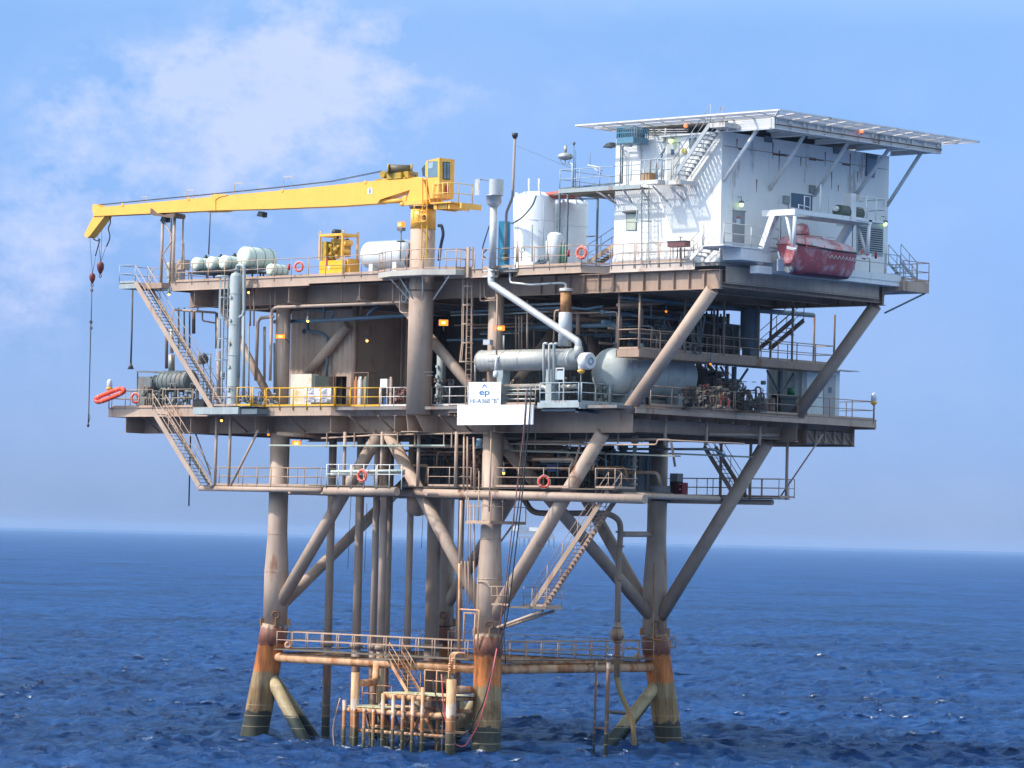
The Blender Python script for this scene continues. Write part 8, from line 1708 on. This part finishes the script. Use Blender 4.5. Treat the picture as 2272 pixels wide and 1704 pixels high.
# collar tank at the east leg, red locker
t = thing('leg_collar_tank', 'white-banded collar box round the east leg at the sub-deck', 'tank', (0,D,ZS)); MB().lathe((0,D,ZS+.15), [(.78,0),(.80,.02),(.80,.62),(.78,.64)], n=30).obj('band', RAILW, t); MB().lathe((0,D,ZS-.1), [(.74,0),(.82,.1),(.82,.24)], n=30).obj('dark_lip', DARK, t)
t = thing('red_hose_locker', 'red locker with two pale shelves beside the east leg', 'locker', W_('n',900,870,D+.6)); a, c = W_('n',895,870,D+.6), W_('n',958,755,D+.6); MB().box(a.x,D+.5,a.z,c.x,D+1.0,c.z).obj('body', mat('locker_red', (.42,.03,.035), .5), t); MB().box(a.x+.05,D+.47,a.z+.25,c.x-.1,D+.5,a.z+.32).obj('shelf', RWHITE, t); MB().box(a.x+.05,D+.47,a.z+.55,c.x-.1,D+.5,a.z+.62).obj('shelf', RWHITE, t)
t = thing('grey_cabinet', 'grey cabinet with dark red base left of the red locker', 'cabinet', W_('n',860,870,D+.4)); a, c = W_('n',820,870,D+.3), W_('n',900,665,D+.3); MB().box(a.x,D+.3,a.z,c.x,D+.8,a.z+.75).obj('base', mat('dark_red_base', (.10,.02,.02), .5), t); MB().box(a.x,D+.3,a.z+.755,c.x,D+.8,c.z).obj('upper_case', mat('case_grey', (.33,.35,.34), .5), t)
t = thing('green_white_rack', 'pale pipes stacked behind the rail of the sub-deck bay', 'pipes', W_('l',500,660,-1.6)); b = MB()
for i, dy in enumerate((640, 665, 640)): b.tube([W_('l',155,dy+8,-1.5+.2*i), W_('l',870,dy,-1.5+.2*i)], .09, 10)
b.obj('stacked_pipes', mat('pale_green_pipe', (.50,.56,.50), .5, rust=.15), t)
# big S-bend line and riser on the east face
pipe('fat dark pipe swinging below the sub-deck and down to the sea', [W_('m',720,920,5), W_('m',800,1050,5), W_('m',950,1058,5.5), W_('m',1550,1055,8), W_('m',1668,1130,9), W_('m',1665,1300,9), W_('p',1372,-0,9), W_('p',1365,480,9)], .17, TAN2, bend=1.4, flanges=[(W_('m',1658,1380,9),(0,0,1)), (W_('m',1665,1240,9),(0,0,1))])
pipe('tan riser with ball valve beside the east leg', [W_('p',1368,480,9), W_('p',1358,930,9)], .17, mat('riser_tan', (.36,.25,.17), .6, rust=.4), flanges=[(W_('p',1365,520,9),(0,0,1)), (W_('p',1362,640,9),(0,0,1)), (W_('p',1362,755,9),(0,0,1)), (W_('p',1375,130,9),(0,0,1))])
t = thing('ball_valve', 'round ball valve body in the riser beside the east leg', 'valve', W_('p',1362,580,9)); MB().lathe(W_('p',1362,580,9)-V((0,0,.36)), [(.22,0),(.38,.15),(.42,.36),(.38,.57),(.22,.72)], n=24).obj('body', mat('riser_tan', (.36,.25,.17)), t); MB().tube([W_('p',1400,560,9), W_('p',1410,610,9)], .03, 6).obj('handle', BROWN, t)
pipe('ochre curved pipe sweeping down to the sea beside the east leg', [W_('p',1358,930,9), W_('p',1380,1040,9), W_('p',1450,1200,9.2), W_('p',1490,1290,9.3), W_('p',1515,1700,9.3)], .15, mat('ochre_pipe', (.27,.17,.065), .6, rust=.35), bend=1.0)
MB().tube([W_('m',1690,1262,9), (-.1,D-.3,W_('m',1900,1262,D-.3).z)], .16, 12).obj('riser_tie', TAN, plat)
for (x, y0_, r, lab) in ((1192,880,.07,'slim pipe dropping into the sea, left of the pair by the east leg'), (1290,900,.12,'dark pipe dropping into the sea, right of the pair by the east leg')):
    t = thing('caisson_pipe', lab, 'pipe', W_('p',x,y0_,5), 'small pipes dropping into the sea'); p = W_('p',x,y0_,5); MB().tube([(p.x,5,ZB+.6), (p.x-.1,5,-2.5)], r, 10).obj('pipe_run', COND, t); MB().lathe((p.x,5,ZB+.6), [(r*1.6,0),(r*1.6,.12)], n=12).obj('cap', BROWN, t)
MB().tube([W_('p',1180,1345,5), W_('p',1285,1352,5)], .07, 8).obj('tie_pipe', BROWN, plat)
MB().tube([W_('p',1300,1215,5), W_('p',1420,1225,8)], .11, 10).obj('tie_pipe', COND, plat)
# padeyes and end fittings at the pile joints
for (k, x, y, Y) in (('o',515,668,-.6), ('p',1530,770,D-1)):
    a = W_(k,x,y,Y); tag(MB().torus(a, .15, .09, (.6,-1,0), 20, 8).obj('mooring_eye', LAND), ('rusty mooring eye beside the west pile' if k == 'o' else 'rusty mooring eye beside the east pile'), 'mooring eye', 'mooring eyes at the walkway ends')
MB().torus(W_('p',1152,860,4.2), .16, .04, (1,-.6,0), 16, 6).obj('pipe_stub', BROWN, plat)
# small pipe on the front leg and east leg
pipe('thin pipe hooked round the front leg above the pile joint', [W_('p',215,148,-.75), W_('p',300,150,-.8), W_('p',318,190,-.8), W_('p',380,195,-.8), W_('p',385,330,-.8), W_('p',430,345,-.8)], .03, RAILT, bend=.05)
pipe('thin pipe down the front of the east leg to the pile joint', [W_('p',1665,0,D-.8), W_('p',1655,620,D-.85), W_('p',1800,635,D-.85), W_('p',1800,690,D-.85), W_('p',1838,690,D-.85), W_('p',1840,602,D-.85), W_('p',1700,600,D-.85)], .035, RUSTC, bend=.05)
# curtain at the front leg: long tan conduit
pipe('long thin conduit down the front leg to the caged platform', [W_('l',1728,200,-1.0), W_('l',1705,1040,-1.0)], .045, RAILT)
# ------------------------------------------------------------------ distant platforms
def far_rig():
    d = raydir(1180, 1195); dist = 6500; base = CAM+V((d.x, d.y, 0)).normalized()*dist; base.z = 0
    rt = V((RV.x, RV.y, 0)).normalized(); t = thing('distant_platform', 'hazy drilling platform with a tall derrick far off on the horizon', 'oil platform', base)
    fm = mat('distant_structure_paint', (.35,.33,.34), .8); b = MB(); k = dist/FPX
    def at(px, h): return base+rt*((px-1180)*k)+V((0,0,h*k))
    for x in range(1152, 1232, 11): b.tube([at(x,-2), at(x,18)], 1.0, 6)
    b.beam(at(1148,20), at(1232,20), 30, 4); b.beam(at(1150,30), at(1200,30), 25, 6); b.obj('jacket_and_decks', fm, t)
    b = MB()
    for s in (-1, 1): b.beam(at(1166+s*5,32), at(1166+s*1,75), 1.2, 1.2)
    for i in range(6): b.beam(at(1166-5+i*.7,34+i*7), at(1166+5-i*.7,40+i*7), .8, .8)
    b.obj('derrick', fm, t)
    MB().box(*(list(at(1150,34)-V((9,9,0)))+list(at(1150,44)+V((9,9,0))))).obj('module', mat('far_pale_module', (.5,.5,.5), .8), t); MB().box(*(list(at(1190,33)-V((12,9,0)))+list(at(1190,42)+V((12,9,0))))).obj('module', mat('far_pale_module', (.5,.5,.5), .8), t); MB().box(*(list(at(1218,22)-V((6,6,0)))+list(at(1218,30)+V((6,6,0))))).obj('module', mat('far_pale_module', (.5,.5,.5), .8), t)
    b = MB(); b.beam(at(1190,42), at(1178,56), 1.2, 1.2); b.beam(at(1210,30), at(1198,48), 1.2, 1.2); b.obj('crane_boom', fm, t)
far_rig()
S.render.engine = 'CYCLES'
